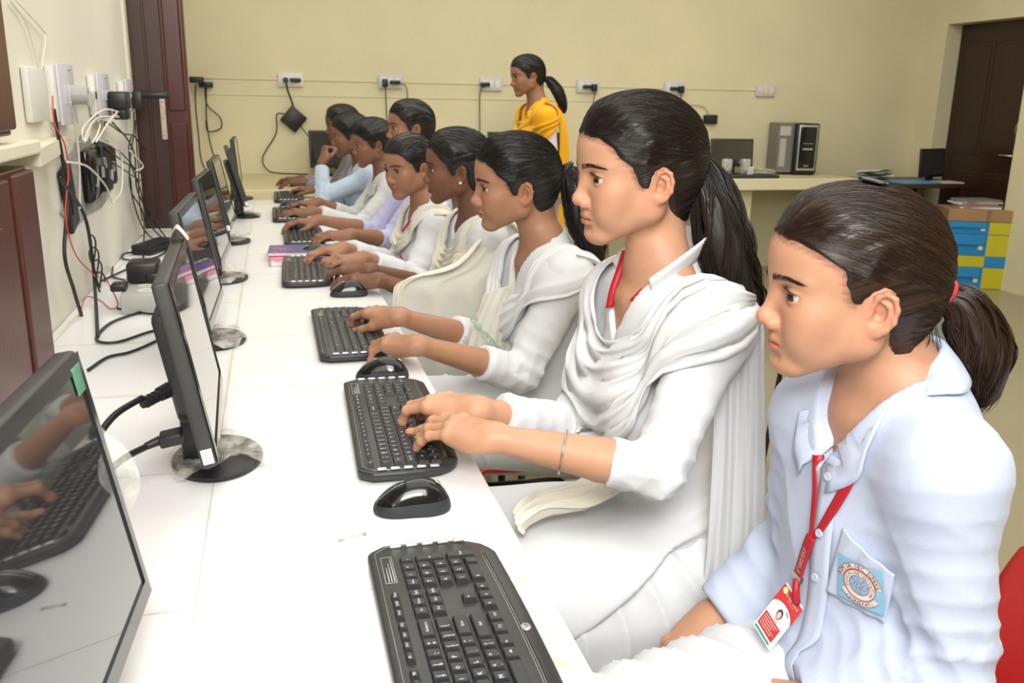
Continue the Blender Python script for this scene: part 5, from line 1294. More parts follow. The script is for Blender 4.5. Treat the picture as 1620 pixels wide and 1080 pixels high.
magazine('magazine', (-.195, 2.975, .7505), .03, .205, .20, .016, cover_mat('pink_blue_cover', [(0, (.10, .25, .65)), (.36, (.60, .62, .75)), (.43, (.72, .10, .25)), (.54, (.75, .25, .30)), (.62, (.70, .05, .12)), (.68, (.80, .55, .20))], 16, 2.), 'pink and blue magazine lying under the purple one')
magazine('magazine', (-.192, 3.045, .768), -.04, .215, .165, .010, cover_mat('purple_cover', [(0, (.05, .04, .22)), (.44, (.085, .05, .30)), (.58, (.55, .06, .22)), (.64, (.10, .06, .32)), (.72, (.55, .50, .60))], 14, 5.), 'purple magazine lying on top of the pink one')
t = tag(empty('safety_pin', (-.198, 1.008, .7508), .30), 'small open safety pin on the white tiles', 'pin')
b = MB(); b.tube([(-.016, 0, .001), (.016, -.0012, .001)], .0004, 6); b.tube([(-.016, 0, .001), (0, .0035, .001), (.016, .0032, .001)], .0004, 6); b.build('wire', M_STEEL, t)
b = MB(); b.box((-.019, -.0015, 0), (-.013, .0022, .002), bev=.0006); b.lathe([(0, .0018), (.0016, .0018), (.0018, 0)], (.0165, .001, 0), 10); b.build('clasp', M_STEEL, t)

# ------------------------------------------------------------------ back wall
for i, (z, y0) in enumerate(((1.372, 6.433), (1.270, 6.435))):
    struct(MB().box((-.76, y0, z - .006), (3.34 if i == 0 else 2.1, WALL_Y, z + .006), bev=.001).build('trim_%d' % (i + 3), M_WALL, smooth=False))
BS = [(-.132, 'first back wall socket, above the hanging square adapter', [(-.035, 'round'), (.03, 'bar')]), (.533, 'back wall socket with an upright black plug, above the boys', [(-.04, 'tall'), (.03, 'bar')]), (1.245, 'back wall socket just left of the woman in yellow', [(-.05, 'bar')]),
      (1.968, 'back wall socket just right of the woman in yellow', [(-.01, 'bar'), (.04, 'tall')]), (2.652, 'back wall socket above the tall girl with the hair claw', [(-.01, 'bar'), (.04, 'tall')]), (3.41, 'empty back wall switch plate at the right', [])]
for i, (x, lab, pl) in enumerate(BS):
    t = tag(empty('wall_socket', (x, WALL_Y - .001, 1.371)), lab, 'socket', 'sockets along the back wall')
    MB().box((-.082, -.022, -.045), (.082, 0, .045), bev=.006).build('plate', M_PLW if i == 0 else M_LILAC, t, angle=40)
    for k in (-.045, 0, .045): MB().box((k - .016, -.026, -.025), (k + .016, -.0215, .025), bev=.003).build('switch', M_PLW if i != 5 else plain('ivory', (.72, .66, .50), .4), t, angle=40)
    for px, kind in pl:
        p = MB()
        if kind == 'round': p.cyl((px, -.026, -.004), (px, -.065, -.004), .019, .014, 16)
        elif kind == 'bar': p.box((px - .035, -.056, -.016), (px + .035, -.026, .010), bev=.006)
        else: p.box((px - .018, -.066, -.035), (px + .018, -.026, .018), bev=.006)
        tag(p.build('black_plug', M_BLACK, angle=40), {'round': 'round black plug', 'bar': 'wide black plug', 'tall': 'upright black plug'}[kind] + ' in the ' + lab.replace('back wall ', '').split(',')[0], 'plug', 'plugs on the back wall').location = (x, WALL_Y - .001, 1.371)
for nm, pts, r, lab in [('black_cable', [(-.165, 6.38, 1.36), (-.155, 6.40, 1.30), (-.135, 6.41, 1.24), (-.12, 6.41, 1.18)], .006, 'bundled black lead above the hanging square adapter'),
    ('black_cable', [(-.185, 6.40, 1.150), (-.235, 6.41, 1.14), (-.245, 6.42, 1.02), (-.34, 6.42, .86), (-.31, 6.41, .775), (-.23, 6.38, .757), (-.16, 6.34, .758), (-.05, 6.30, .756)], .0042, 'black cable looping down from the square adapter to the counter'),
    ('black_cable', [(-.09, 6.41, 1.08), (-.03, 6.41, 1.00), (.02, 6.40, .93), (.06, 6.36, .86)], .0036, 'black lead running from the square adapter to the far monitor'),
    ('black_cable', [(1.20, 6.39, 1.36), (1.165, 6.42, 1.31), (1.165, 6.42, 1.05), (1.16, 6.42, .80)], .0036, 'straight black cable hanging left of the woman in yellow'),
    ('black_cable', [(.495, 6.38, 1.335), (.50, 6.42, 1.27), (.505, 6.42, 1.1), (.51, 6.42, .8)], .0036, 'straight black cable hanging above the boys'),
    ('black_cable', [(.60, 6.39, 1.365), (.645, 6.42, 1.33), (.65, 6.42, 1.2)], .0030, 'short black lead curving from the socket above the boys'),
    ('black_cable', [(2.01, 6.38, 1.335), (2.01, 6.42, 1.2), (2.01, 6.42, .9)], .0036, 'straight black cable hanging right of the woman in yellow'),
    ('black_cable', [(2.69, 6.38, 1.335), (2.70, 6.42, 1.2), (2.72, 6.42, 1.0), (2.80, 6.40, .76)], .0036, 'black cable falling from the socket behind the hair claw'),
    ('grey_cable', [(2.70, 6.425, 1.255), (2.86, 6.428, 1.252), (2.92, 6.428, 1.23), (2.955, 6.425, 1.18)], .0036, 'thin grey lead bending to the small black box on the back wall')]:
    cable(nm, pts, r, M_CABLE if nm == 'black_cable' else M_GCABLE, lab, 'cable', 'cables on the back wall')
b = MB(); b.box((-.065, -.035, -.065), (.065, 0, .065), bev=.008, rot=(0, .72, 0)); tag(b.build('square_adapter', M_BLACK, angle=40), 'square black adapter hanging cornerwise on the back wall', 'adapter').location = (-.125, WALL_Y - .002, 1.115)
b = MB(); b.box((-.048, -.035, -.034), (.048, 0, .034), bev=.006); b.box((-.058, -.012, -.03), (.058, 0, .03), bev=.003); tag(b.build('wall_adapter', M_BLACK, angle=40), 'small black box fixed to the back wall above the right monitor', 'adapter').location = (2.965, WALL_Y - .002, 1.150)
# plugs and cables in the far left corner
for k, (lab, pts) in enumerate([('black cable hanging straight down by the far left corner', [(-.735, 6.37, 1.33), (-.745, 6.38, 1.2), (-.74, 6.38, 1.0), (-.735, 6.38, .85), (-.70, 6.36, .756)]), ('black cable looping in the far left corner', [(-.68, 6.40, 1.33), (-.675, 6.41, 1.2), (-.60, 6.41, 1.12), (-.60, 6.41, 1.05), (-.68, 6.41, 1.03), (-.69, 6.41, 1.10)]), ('black cable dropping to the farthest monitor', [(-.67, 6.40, 1.33), (-.685, 6.41, 1.1), (-.66, 6.38, .9), (-.61, 6.30, .757)])]):
    cable('black_cable', pts, .0042, M_CABLE, lab, 'cable', 'cables in the far left corner')
b = MB(); b.box((-.766, 6.30, 1.335), (-.68, 6.37, 1.375), bev=.006); tagb(b, 'black_plug', M_BLACK, 'black plug sticking out in the far left corner', 'plug', angle=40)
b = MB(); b.box((-.72, 6.40, 1.31), (-.63, 6.438, 1.345), bev=.006); tagb(b, 'black_plug', M_BLACK, 'lower black plug on the back wall by the left corner', 'plug', angle=40)

def back_monitor(x, y, rz, w, h, z0, lab, ti=6):
    root = tag(empty('monitor', (x, y, .7502), rz), lab, 'monitor', 'monitors on the back counter')
    R = Matrix.Translation((0, 0, z0)) @ Matrix.Rotation(math.radians(-ti), 4, 'X')
    # faces -y
    b = MB(); b.box((-w / 2, 0, 0), (w / 2, .025, h), bev=.006); b.box((-w * .3, .02, h * .2), (w * .3, .05, h * .8), bev=.012); b.build('casing', M_BLACK, root, angle=40).matrix_local = R
    b = MB(); b.add([(-w / 2 + .012, -.0008, .018), (w / 2 - .012, -.0008, .018), (w / 2 - .012, -.0008, h - .012), (-w / 2 + .012, -.0008, h - .012)], [(0, 1, 2, 3)]); b.build('screen', M_SCREEN, root, smooth=False).matrix_local = R
    b = MB(); b.box((-.03, .012, .006), (.03, .045, z0 + .08), bev=.006); b.build('neck', M_BLACK, root, angle=40)
    b = MB(); b.lathe([(0, 0), (1, 0), (1, .006), (.9, .011), (0, .014)], (0, 0, 0), 36); b.V = [v * np.array((.11, .085, 1)) + np.array((0, .02, 0)) for v in b.V]; b.build('base', M_BLACK, root, angle=40); return root
back_monitor(3.085, 6.26, -.10, .335, .205, .060, 'monitor on the back counter left of the computer tower'); back_monitor(.165, 6.25, .12, .40, .245, .055, 'black monitor on the back counter behind the boys'); back_monitor(1.47, 6.25, .0, .56, .245, .055, 'wide dark monitor behind the woman in yellow')
for x, lab in ((2.975, 'small silver speaker left of the right hand back monitor stand'), (3.125, 'small silver speaker right of the back monitor stand')):
    t = tag(empty('speaker', (x, 6.13, .7502)), lab, 'speaker', 'small speakers on the back counter'); MB().box((-.032, -.03, 0), (.032, .03, .125), bev=.01).build('cabinet', M_SILVER, t, angle=40); MB().cyl((0, -.0305, .045), (0, -.033, .045), .022, n=20).build('cone', M_GREY, t)
o = copy_tree(kb_far); o.location = (3.10, 5.995, .7502); o.rotation_euler = (0, 0, 0); tag(o, 'dark keyboard lying in front of the back counter monitor', 'keyboard')
b = MB(); b.box((-.022, -.004, 0), (.022, .004, .06), bev=.001, rot=(.35, 0, 0)); tag(b.build('white_card', M_WHITE, smooth=False), 'small white card standing on the back counter keyboard', 'card').location = (3.075, 5.955, .770)
r = random.Random(2)
b = MB(); P = [(3.30 + .085 * math.cos(t * 1.3) + .01 * r.uniform(-1, 1), 6.16 + .05 * math.sin(t * 1.3), .757 + .045 * abs(math.sin(t * .63))) for t in np.linspace(0, 26, 110)]; b.tube(P, .0042, 6); tagb(b, 'cable_bundle', M_GCABLE, 'tangled grey cable bundle beside the computer tower', 'cable')
# computer tower
t = tag(empty('computer_tower', (3.60, 6.22, .7502), -.12), 'black and silver computer tower with its side panel off', 'computer')
b = MB(); b.box((-.155, .0, .015), (-.03, .19, .385), bev=.004); b.build('case', plain('tower_steel', (.22, .22, .21), .4, .5, .4), t, smooth=False)
b = MB(); b.box((-.03, -.045, .010), (.15, .19, .385), bev=.012); b.build('front_housing', M_BLACK, t, angle=40)
b = MB(); b.box((-.015, -.050, .035), (.135, -.04, .372), bev=.01); b.box((-.006, -.053, .05), (.126, -.046, .36), bev=.006, m=1); b.box((.02, -.055, .19), (.10, -.051, .20), m=0); b.box((.02, -.055, .235), (.10, -.051, .238), m=0); V, F = text_geo('acer', .022); b.add(np.stack([V[:, 0] + .06, np.full(len(V), -.0545), V[:, 1] + .072], 1), F, 2); b.build('front_bezel', [M_SILVER, M_GLOSSB, M_WHITE], t, angle=40)
b = MB(); b.box((-.145, -.004, .29), (-.06, .002, .36), bev=.003); b.box((-.14, -.003, .06), (-.09, .002, .27), bev=.003, m=1); b.build('drive_cage', [M_SILVER, M_GREY], t, smooth=False)
b = MB(); [b.box((sx, -.03 + sy, 0), (sx + .03, .0 + sy, .0155), bev=.003) for sx in (-.02, .11) for sy in (0, .18)]; b.build('foot', M_BLACK, t, angle=40)

# ------------------------------------------------------------------ right back corner: desk, files, cartons
M_DWOOD = plain('dark_wood', (.040, .016, .010), .35, .5, var=.35, vscale=7); M_WOOD2 = plain('red_brown_wood', (.085, .030, .018), .4, .5, var=.3, vscale=9)
t = tag(empty('wooden_desk', (4.37, 6.03, 0)), 'dark wooden desk in the right corner by the door', 'desk')
MB().box((-.42, -.33, .690), (.40, .30, .722), bev=.004).build('top', M_DWOOD, t, smooth=False)
MB().box((-.40, -.30, .12), (-.08, .27, .689), bev=.003).build('cabinet', M_DWOOD, t, smooth=False)
for k, z in enumerate((.50, .32, .14)):
    d = MB().box((-.39, -.312, z), (-.09, -.299, z + .165), bev=.003).build('drawer', M_WOOD2 if k == 0 else M_DWOOD, t, smooth=False); MB().cyl((-.24, -.312, z + .09), (-.24, -.332, z + .09), .012, n=14).build('knob', M_STEEL, d)
for sx in (-.37, .36):
    for sy in (-.29, .25): MB().box((sx - .025, sy - .025, .001), (sx + .025, sy + .025, .689), bev=.003).build('leg', M_DWOOD, t, smooth=False)
MB().box((-.05, .20, .3), (.34, .215, .66)).build('modesty_panel', M_DWOOD, t, smooth=False)
o = back_monitor(4.61, 5.93, .30, .29, .215, .03, 'dark monitor standing on the wooden corner desk', 4); o.location.z = .7222
rr = random.Random(9)
t = tag(empty('paper_pile', (4.17, 6.02, .7222)), 'crumpled pile of white papers on the wooden desk', 'papers')
for k in range(9):
    a = rr.uniform(-.4, .4); G = [[(rr.uniform(-.003, .003) + math.cos(a) * u - math.sin(a) * v, math.sin(a) * u + math.cos(a) * v, .0012 + k * .0085 + .006 * math.sin(u * 22 + k) + .006 * math.sin(v * 19 + 2 * k) + .006) for v in np.linspace(-.09, .09, 8)] for u in np.linspace(-.12, .12, 10)]
    b = MB(); b.grid(G); b.build('sheet', plain('paper%d' % k, (.62, .62, .60), .8), t)
t = tag(empty('blue_file', (4.33, 5.80, .7222), .05), 'flat blue paper file lying on the wooden desk', 'file'); MB().box((-.16, -.10, 0), (.16, .10, .014), bev=.003).build('cover', plain('blue_card', (.10, .26, .48), .5), t, smooth=False)
t = tag(empty('newspaper', (4.64, 5.79, .7222), -.1), 'folded newspaper at the right end of the wooden desk', 'newspaper'); MB().box((-.10, -.08, 0), (.08, .08, .010), bev=.002).build('sheets', plain('newsprint', (.50, .47, .42), .8, var=.3, vscale=80), t, smooth=False)
M_BLUE = plain('blue_carton', (.015, .235, .56), .45, var=.1, vscale=8); M_YEL = plain('yellow_carton', (.56, .50, .02), .45, var=.1, vscale=8); M_CARD = plain('brown_cardboard', (.36, .21, .10), .7, var=.15, vscale=10)
def carton(z, h, ry, kinds, lab, dx=0):
    t = tag(empty('carton', (4.665 + dx, 5.50, z), ry), lab, 'carton', 'cartons stacked by the door'); wx, wy = .22, .155
    b = MB(); b.box((-wx, -wy, 0), (wx, wy, h), bev=.003); b.build('box', [kinds[0]], t, smooth=False)
    b = MB(); b.box((wx - .16, -wy - .002, .002), (wx + .002, wy, h - .002), bev=.001); b.build('side_panel', kinds[1], t, smooth=False)
    if kinds[0] is M_BLUE:
        MB().box((-wx + .004, -wy - .010, h * .52), (wx - .18, -wy - .001, h - .004), bev=.003, rot=(-.10, 0, 0), piv=(0, -wy, h)).build('flap', M_BLUE, t, smooth=False)
        b = MB(); b.box((.005, -wy - .004, h * .30), (.035, -wy - .001, h * .48)); b.box((.005, -wy - .004, h * .62), (.035, -wy - .001, h * .8)); b.build('printed_mark', M_PLW, t, smooth=False)
    return t
carton(.001, .155, -.42, (M_BLUE, M_YEL), 'bottom blue and yellow carton of the stack'); carton(.157, .080, -.42, (M_YEL, M_BLUE), 'thin yellow carton with a blue end, second in the stack'); carton(.238, .155, -.42, (M_BLUE, M_YEL), 'blue carton with drooping flap above the yellow band'); carton(.394, .090, -.42, (M_BLUE, M_YEL), 'topmost blue carton under the brown cardboard')
t = tag(empty('cardboard_box', (4.665, 5.50, .485), -.42), 'shallow brown cardboard box on top of the blue cartons', 'box'); MB().box((-.225, -.16, 0), (.225, .16, .085), bev=.004).build('tray', M_CARD, t, smooth=False); MB().box((.03, -.163, .002), (.06, -.1605, .083)).build('tape_strip', plain('tape_brown', (.28, .15, .07), .3), t, smooth=False)
for k in range(5):
    t = tag(empty('booklet', (4.66 + .02 * rr.uniform(-1, 1), 5.50 + .02 * rr.uniform(-1, 1), .571 + .0125 * k), rr.uniform(-.7, .2)), ['white booklet at the bottom of the pile on the cardboard box', 'pink edged booklet second in the pile on the cardboard box', 'white booklet in the middle of the pile on the cardboard box', 'grey booklet second from top on the cardboard box', 'dark covered booklet on top of the pile on the cardboard box'][k], 'booklet', 'booklets on the cardboard box')
    MB().box((-.14, -.10, 0), (.14, .10, .0115), bev=.002).build('pages', [M_WHITE, plain('pink_cover', (.5, .2, .2), .5), M_WHITE, M_GREY, plain('photo_cover', (.25, .2, .2), .4, var=.6, vscale=30)][k], t, smooth=False)

# ------------------------------------------------------------------ red chairs with black tube legs
def build_chair(back=True):
    root = empty('chair' if back else 'stool', (0, 0, 0))      # local: sitter faces -x
    G = []
    for u in np.linspace(-1, 1, 15):
        G.append([(.200 * v, .180 * u * (1 - .06 * v), .440 + .012 * (abs(u) ** 3) + .010 * v * v - .02 * (v < -.9) - .010 * math.exp(-(u * u + v * v) * 2)) for v in np.linspace(-1, 1, 15)])
    b = MB(); b.grid(G); o = b.build('seat', M_REDPL, root); m = o.modifiers.new('t', 'SOLIDIFY'); m.thickness = .012; m.offset = -1
    G = []
    for u in (np.linspace(-1, 1, 17) if back else ()):
        row = []
        for v in np.linspace(0, 1, 12):
            w_ = .172 * (1 - .12 * v ** 3) * math.copysign(abs(u) ** .9, u); zz = .52 + .30 * v - .05 * abs(u) ** 4 * (v > .6) * (v - .6) / .4
            row.append((.180 + .045 * v + .022 * (1 - u * u), w_, zz))
        G.append(row)
    if back: b = MB(); b.grid(G); o = b.build('backrest', M_REDPL, root); m = o.modifiers.new('t', 'SOLIDIFY'); m.thickness = .012
    for sy in (-1, 1):
        for sx in (-1, 1):
            p0 = (.165 * sx, .150 * sy, .425); p1 = (.205 * sx, .180 * sy, .018)
            b = MB(); b.tube([p0, p1], .0115, 12); lg = b.build('leg', M_TUBE, root); b = MB(); b.cyl((p1[0], p1[1], .034), (p1[0] * 1.012, p1[1] * 1.012, .001), .0155, .0165, 14); b.build('rubber_foot', M_DARKG, lg, angle=40)
        if back: b = MB(); b.tube([(.172 * 1, .150 * sy, .425), (.196, .150 * sy, .50), (.232, .140 * sy, .74)], .010, 10); b.build('back_post', M_TUBE, root)
    for sy in (-1, 1): b = MB(); b.tube([(-.176, .159 * sy, .30), (.176, .159 * sy, .30)], .0085, 10); b.build('stretcher', M_TUBE, root)
    for sx in (-1, 1): b = MB(); b.tube([(.167 * sx, -.150, .418), (.167 * sx, .150, .418)], .010, 10); b.build('crossbar', M_TUBE, root)
    return root
ch0 = build_chair()
CH = [(.525, .790, 0, 'red chair under the girl with the id card'), (.225, 1.255, 0, 'red chair under the girl with the steel bangle'), (.24, 1.97, 0, 'red chair under the girl with the black hair tie and long tail'), (.22, 2.60, 0, 'red chair under the girl in the cream scarf'), (.16, 3.10, 0, 'red chair under the girl looking down with a red lanyard'), (.27, 3.62, 0, 'red chair under the tall girl with lavender sleeves'), (.15, 4.25, 0, 'red chair under the boy in the grey white shirt'), (.10, 4.70, 0, 'red chair under the boy with his fist at his mouth'), (.16, 5.30, 0, 'red chair under the girl at the far end of the counter'),
      (.66, 2.86, 6, 'empty red chair standing behind the girl with the long tail'), (1.47, 2.48, -24, 'red topped stool whose black leg shows between the two front girls')]
st0 = build_chair(False); nst = 0
for i, (x, y, rz, lab) in enumerate(CH):
    if 1 <= i <= 8 or i == 10:
        o = st0 if nst == 0 else copy_tree(st0); nst += 1; tag(o, lab.replace('red chair', 'red topped stool'), 'stool', 'red topped stools')
    else:
        o = ch0 if i == 0 else copy_tree(ch0); tag(o, lab, 'chair', 'red chairs')
    o.location = (x + (.05 if 1 <= i <= 8 else 0), y, 0); o.rotation_euler = (0, 0, math.radians(rz))
    if 1 <= i <= 8: o.scale = (.78, .80, 1)
    if i == 0: o.scale = (1, 1, .86)
# ------------------------------------------------------------------ people
HAIR_B = hairmat('black_brown_hair', (.0045, .0032, .0026), (.030, .019, .013)); HAIR_R = hairmat('brown_hair', (.0065, .0036, .0024), (.052, .025, .013))
M_TIE = plain('red_elastic', (.55, .03, .04), .6, bump=.4, bscale=500); M_TIEB = plain('black_elastic', (.006, .006, .007), .5); M_PEARL = plain('pearl_stud', (.7, .7, .66), .15); M_GOLD = plain('gold_stud', (.70, .48, .16), .25, .5, 1.)
def torus(name, c, ax, R, r, mat, par, off, n=36, m=10):
    ax = unit(ax); e = unit(np.cross(ax, (.3, .5, .8))); f = np.cross(ax, e); P = [np.asarray(c, float) + R * (math.cos(t) * e + math.sin(t) * f) for t in np.linspace(0, 2 * math.pi, n, endpoint=False)]
    V = []; F = []
    for i, pnt in enumerate(P):
        d = unit(pnt - np.asarray(c, float))
        for j in range(m): V.append(pnt + r * (math.cos(2 * math.pi * j / m) * d + math.sin(2 * math.pi * j / m) * ax))
    for i in range(n):
        for j in range(m): F.append((i * m + j, ((i + 1) % n) * m + j, ((i + 1) % n) * m + (j + 1) % m, i * m + (j + 1) % m))
    return mesh_obj(name, V, F, mat, par, True, None, off)
def stud(c, mat, side=1, r=.0022):
    S = SDF(); S.u(sph(c['fr'].w((-.006, side * .0775, -.037)), r), 0); V, F = polygonise(S, c['fr'].w((-.006, side * .0775, -.037)) - .006, c['fr'].w((-.006, side * .0775, -.037)) + .006, .0006); mesh_obj('ear_stud', V, F, mat, c['root'], True, None, c['off'])

# ---- girl nearest the camera, blue white shirt
sp = dict(label='girl nearest the camera in pale blue shirt with id card on red lanyard', N=(.403, .846, .948), P=(.452, .86, .505), head=((.337, .847, 1.080), 167, 3, -4, .951),
    SL=(.398, .728, .900), SR=(.388, .940, .892), EL=(.408, .692, .700), ER=(.398, .985, .690), WL=(.300, .775, .600), WR=(.285, .985, .592), HL=((-.80, .55, -.18), (-.1, -.2, 1), 'rest'), HR=((-.82, -.35, -.36), (-.3, .1, 1), 'rest'),
    KL=(.060, .635, .545), KR=(.010, .790, .550), AL=(.15, .60, .08), AR=(.12, .76, .08), skin=(.52, .275, .17), v=.0020, hv=.85, neck=.86, hairv=.0022, hairmat=HAIR_R, tieW=(.452, .836, 1.066), strands=1600, thick=.011,
    face=dict(nose=1.04, ridge=.0009, fore=.002, lip=.95, rootw=.012, baby=.007, edge=.7, hairline=[(.115, .068), (.070, .066), (.052, .055), (.038, .046), (.026, .038), (.022, .020), (.015, .002), (.010, .008), (.002, .016), (-.012, .022), (-.030, .012), (-.036, -.012), (-.040, -.040), (-.056, -.066), (-.080, -.078), (-.13, -.085)]), w=.90, seed=21, gaze=(1, .22, -.10))
c = make_person(sp); c1 = c
def pocket(S):
    T = c1['T']; S.u(ell(T.at(.020, 0, .20), (.118, .172, .115), T.R), .06); S.u(ell(T.at(.030, 0, .52), (.066, .118, .13), T.R), .05)
tunic(c, sp, C_BLUE, name='shirt', g=.015, cuffL=.93, cuffR=.93, neck=('v', .080, .042), rs=(.050, .046, .038), v=.0042, seed=8, amp=.0036, extra=pocket, bust=0, lap=False, sub=lambda S: S.s_(ell(c1['T'].at(-.006, 0, 1.115), (.058, .058, .055), c1['T'].R), .006))
collar(c, C_BLUE, R=.050, h=.036, drop=.095, leaf=(.034, .072), th0=16, zc=1.05, out=.019)
trousers(c, sp, C_WHITE, pleat=.005, rk=.090, rh=.100); shoes(c, sp, M_BLACK)
build_tail('ponytail', [(.452, .836, 1.066), (.478, .826, 1.050), (.502, .822, 1.000), (.506, .826, .955), (.492, .832, .925)], [.014, .026, .036, .030, .008], HAIR_R, c['root'], c['off'], n=620, wave=.007, seed=5)
torus('hair_tie', (.452, .836, 1.066), (.7, -.2, -.5), .0155, .0065, M_TIE, c['root'], c['off'])
fr = c['fr']; b = MB()
for k, (x, y, ln, a) in enumerate(((-.004, .006, .034, .25), (-.012, .002, .030, .10))):
    G = []
    for u in np.linspace(0, 1, 10):
        wd = .0095 * math.sin(math.pi * (.18 + .80 * u)) ** .7; G.append([fr.w((x - ln * (u - .15) * math.cos(a) * .6, y + wd * q + ln * u * .55, .1215 - .004 * k - (y + ln * u * .55) ** 2 * 6.5 + .002 * (1 - q * q))) for q in np.linspace(-1, 1, 7)])
    b.grid(G)
b.build('hair_clip', plain('black_clip', (.012, .013, .015), .35), c['root'], off=c['off']).modifiers.new('t', 'SOLIDIFY').thickness = .0018

# ---- girl with the steel bangle (second place)
sp = dict(label='girl in white with draped white scarf and steel bangle typing', N=(.280, 1.25, 1.008), P=(.350, 1.255, .515), head=((.243, 1.247, 1.173), 182, 5, -4, .951),
    SL=(.318, 1.110, .962), SR=(.295, 1.390, .952), EL=(.215, 1.045, .785), ER=(.215, 1.345, .735), WL=(.010, 1.130, .817), WR=(.012, 1.250, .815), HL=((-.62, .78, -.04), (-.05, -.1, 1), 'flat'), HR=((-.70, .72, -.02), (0, -.25, 1), 'type'),
    KL=(-.07, 1.165, .545), KR=(-.07, 1.35, .545), AL=(.02, 1.15, .08), AR=(.02, 1.36, .08), skin=(.55, .295, .18), v=.0020, hv=.85, neck=.88, hairv=.0022, hairmat=HAIR_B, tieW=(.334, 1.245, 1.192), strands=1500, thick=.012, face=dict(part=(0, .0), ridge=.0008, nose=.98), w=.86, seed=11, gaze=(1, .20, -.06))
c = make_person(sp); c2 = c
tunic(c, sp, C_WHITE, cuffL=.30, cuffR=.80, neck=('v', .085, .050), hem=((.33, 1.1, .640), (.58, 0, -1)), lapg=.012, v=.0045, seed=4)
stand_collar(c, C_WHITE, R=.050, h=.040, drop=.075, th0=60, flare=.020, zc=1.075)
trousers(c, sp, C_WHITE, pleat=.0060, rh=.084, rk=.074, v=.005, extra=lambda S: S.u(rbox((.185, 1.135, .445), (.185, .055, .105), .05), .05)); shoes(c, sp, M_BLACK)
shoulder_sheet(c, 'scarf', C_SCARF, [[(.335, 1.135, 1.015), (.245, 1.19, .945), (.222, 1.25, .915), (.232, 1.33, .94), (.30, 1.385, 1.00)], [(.350, 1.10, 1.005), (.225, 1.15, .89), (.195, 1.25, .84), (.21, 1.37, .88), (.30, 1.41, .98)], [(.36, 1.07, .985), (.20, 1.12, .81), (.165, 1.25, .71), (.19, 1.39, .79), (.305, 1.43, .95)]], folds=5, amp=.009, lift=.010)
hang_sheet(c, 'scarf_tail', C_SCARF, [(.325, 1.13, 1.024), (.356, 1.110, .990), (.362, 1.104, .888), (.370, 1.098, .74), (.372, 1.090, .583), (.358, 1.080, .480)], [(.05, .03, 0), (.055, -.01, 0), (.060, -.030, 0), (.068, -.034, 0), (.076, -.038, 0), (.085, -.04, 0)], nfold=3, amp=.006)
hang_sheet(c, 'scarf_end', C_CREAM, [(.225, 1.20, .715), (.170, 1.20, .685), (.115, 1.21, .672), (.075, 1.195, .664), (.06, 1.18, .655)], [(.0, .09, 0), (.01, .085, .004), (.02, .07, .0), (.02, .06, .01), (.01, .045, 0)], nfold=3, amp=.011, seed=2)
build_tail('ponytail', [(.334, 1.245, 1.192), (.352, 1.222, 1.15), (.372, 1.205, 1.08), (.388, 1.198, 1.02), (.412, 1.196, .965), (.425, 1.20, .915)], [.016, .034, .040, .036, .030, .010], HAIR_B, c['root'], c['off'], n=700, wave=.010, seed=6)
torus('hair_tie', (.334, 1.245, 1.192), (.5, -.3, -.8), .016, .006, M_TIEB, c['root'], c['off'])
S = SDF(); S.u(ell((.338, 1.222, 1.222), (.006, .004, .013)), 0).u(cap((.330, 1.222, 1.205), (.322, 1.222, 1.165), .004, .003), .004); V, F = polygonise(S, (.30, 1.20, 1.14), (.36, 1.25, 1.25), .0014); mesh_obj('hair_claw', V, F, M_GLOSSB, c['root'], True, None, c['off'])
stud(c, M_GOLD)
E_, W_ = np.array(sp['EL']), np.array(sp['WL']); torus('bangle', E_ + (W_ - E_) * .58, W_ - E_, .0305, .0013, M_STEEL, c['root'], c['off'])

# ---- third girl, green embroidery
sp = dict(label='girl in white with green embroidery on her sleeve and a long black tail of hair', N=(.312, 1.965, .935), P=(.370, 1.97, .500), head=((.249, 1.963, 1.091), 178, 5, -6, .959),
    SL=(.335, 1.825, .893), SR=(.315, 2.11, .885), EL=(.225, 1.785, .700), ER=(.215, 2.05, .700), WL=(-.010, 1.690, .800), WR=(-.020, 1.900, .808), HL=((-.68, .72, -.08), (0, -.1, 1), 'type'), HR=((-.62, .78, -.02), (0, -.2, 1), 'type'),
    KL=(-.05, 1.88, .54), KR=(-.05, 2.06, .54), AL=(.02, 1.88, .08), AR=(.02, 2.07, .08), skin=(.40, .205, .12), v=.0026, neck=.9, hairv=.0028, tieW=(.360, 1.95, 1.128), strands=900, thick=.010, face=dict(nose=1.08, ridge=.0008), seed=31)
c = make_person(sp); c3 = c
tunic(c, sp, C_WHITE, cuffL=.42, cuffR=.42, neck=('v', .10, .052), v=.0055, seed=14, rs=(.050, .043, .037)); stand_collar(c, C_WHITE); trousers(c, sp, C_WHITE, v=.01); shoes(c, sp, M_BLACK)
shoulder_sheet(c, 'scarf', C_SCARF, [[(.385, 1.86, .955), (.275, 1.88, .86), (.245, 1.965, .82), (.265, 2.05, .87), (.33, 2.09, .93)], [(.375, 1.785, .915), (.255, 1.83, .80), (.215, 1.965, .72), (.25, 2.09, .80), (.34, 2.12, .91)]], folds=4, amp=.010)
hang_sheet(c, 'scarf_tail', C_SCARF, [(.355, 1.84, .952), (.405, 1.83, .93), (.43, 1.83, .86), (.435, 1.83, .72), (.43, 1.82, .55)], [(.02, .09, 0)] * 2 + [(.05, .09, 0)] * 3, nfold=4, amp=.008)
build_tail('ponytail', [(.360, 1.95, 1.128), (.378, 1.93, 1.09), (.398, 1.915, 1.01), (.420, 1.905, .95), (.445, 1.905, .88)], [.013, .030, .036, .032, .012], HAIRM, c['root'], c['off'], n=360, wave=.006, seed=7)
torus('hair_tie', (.364, 1.946, 1.122), (.6, -.2, -.6), .015, .007, M_TIEB, c['root'], c['off'])

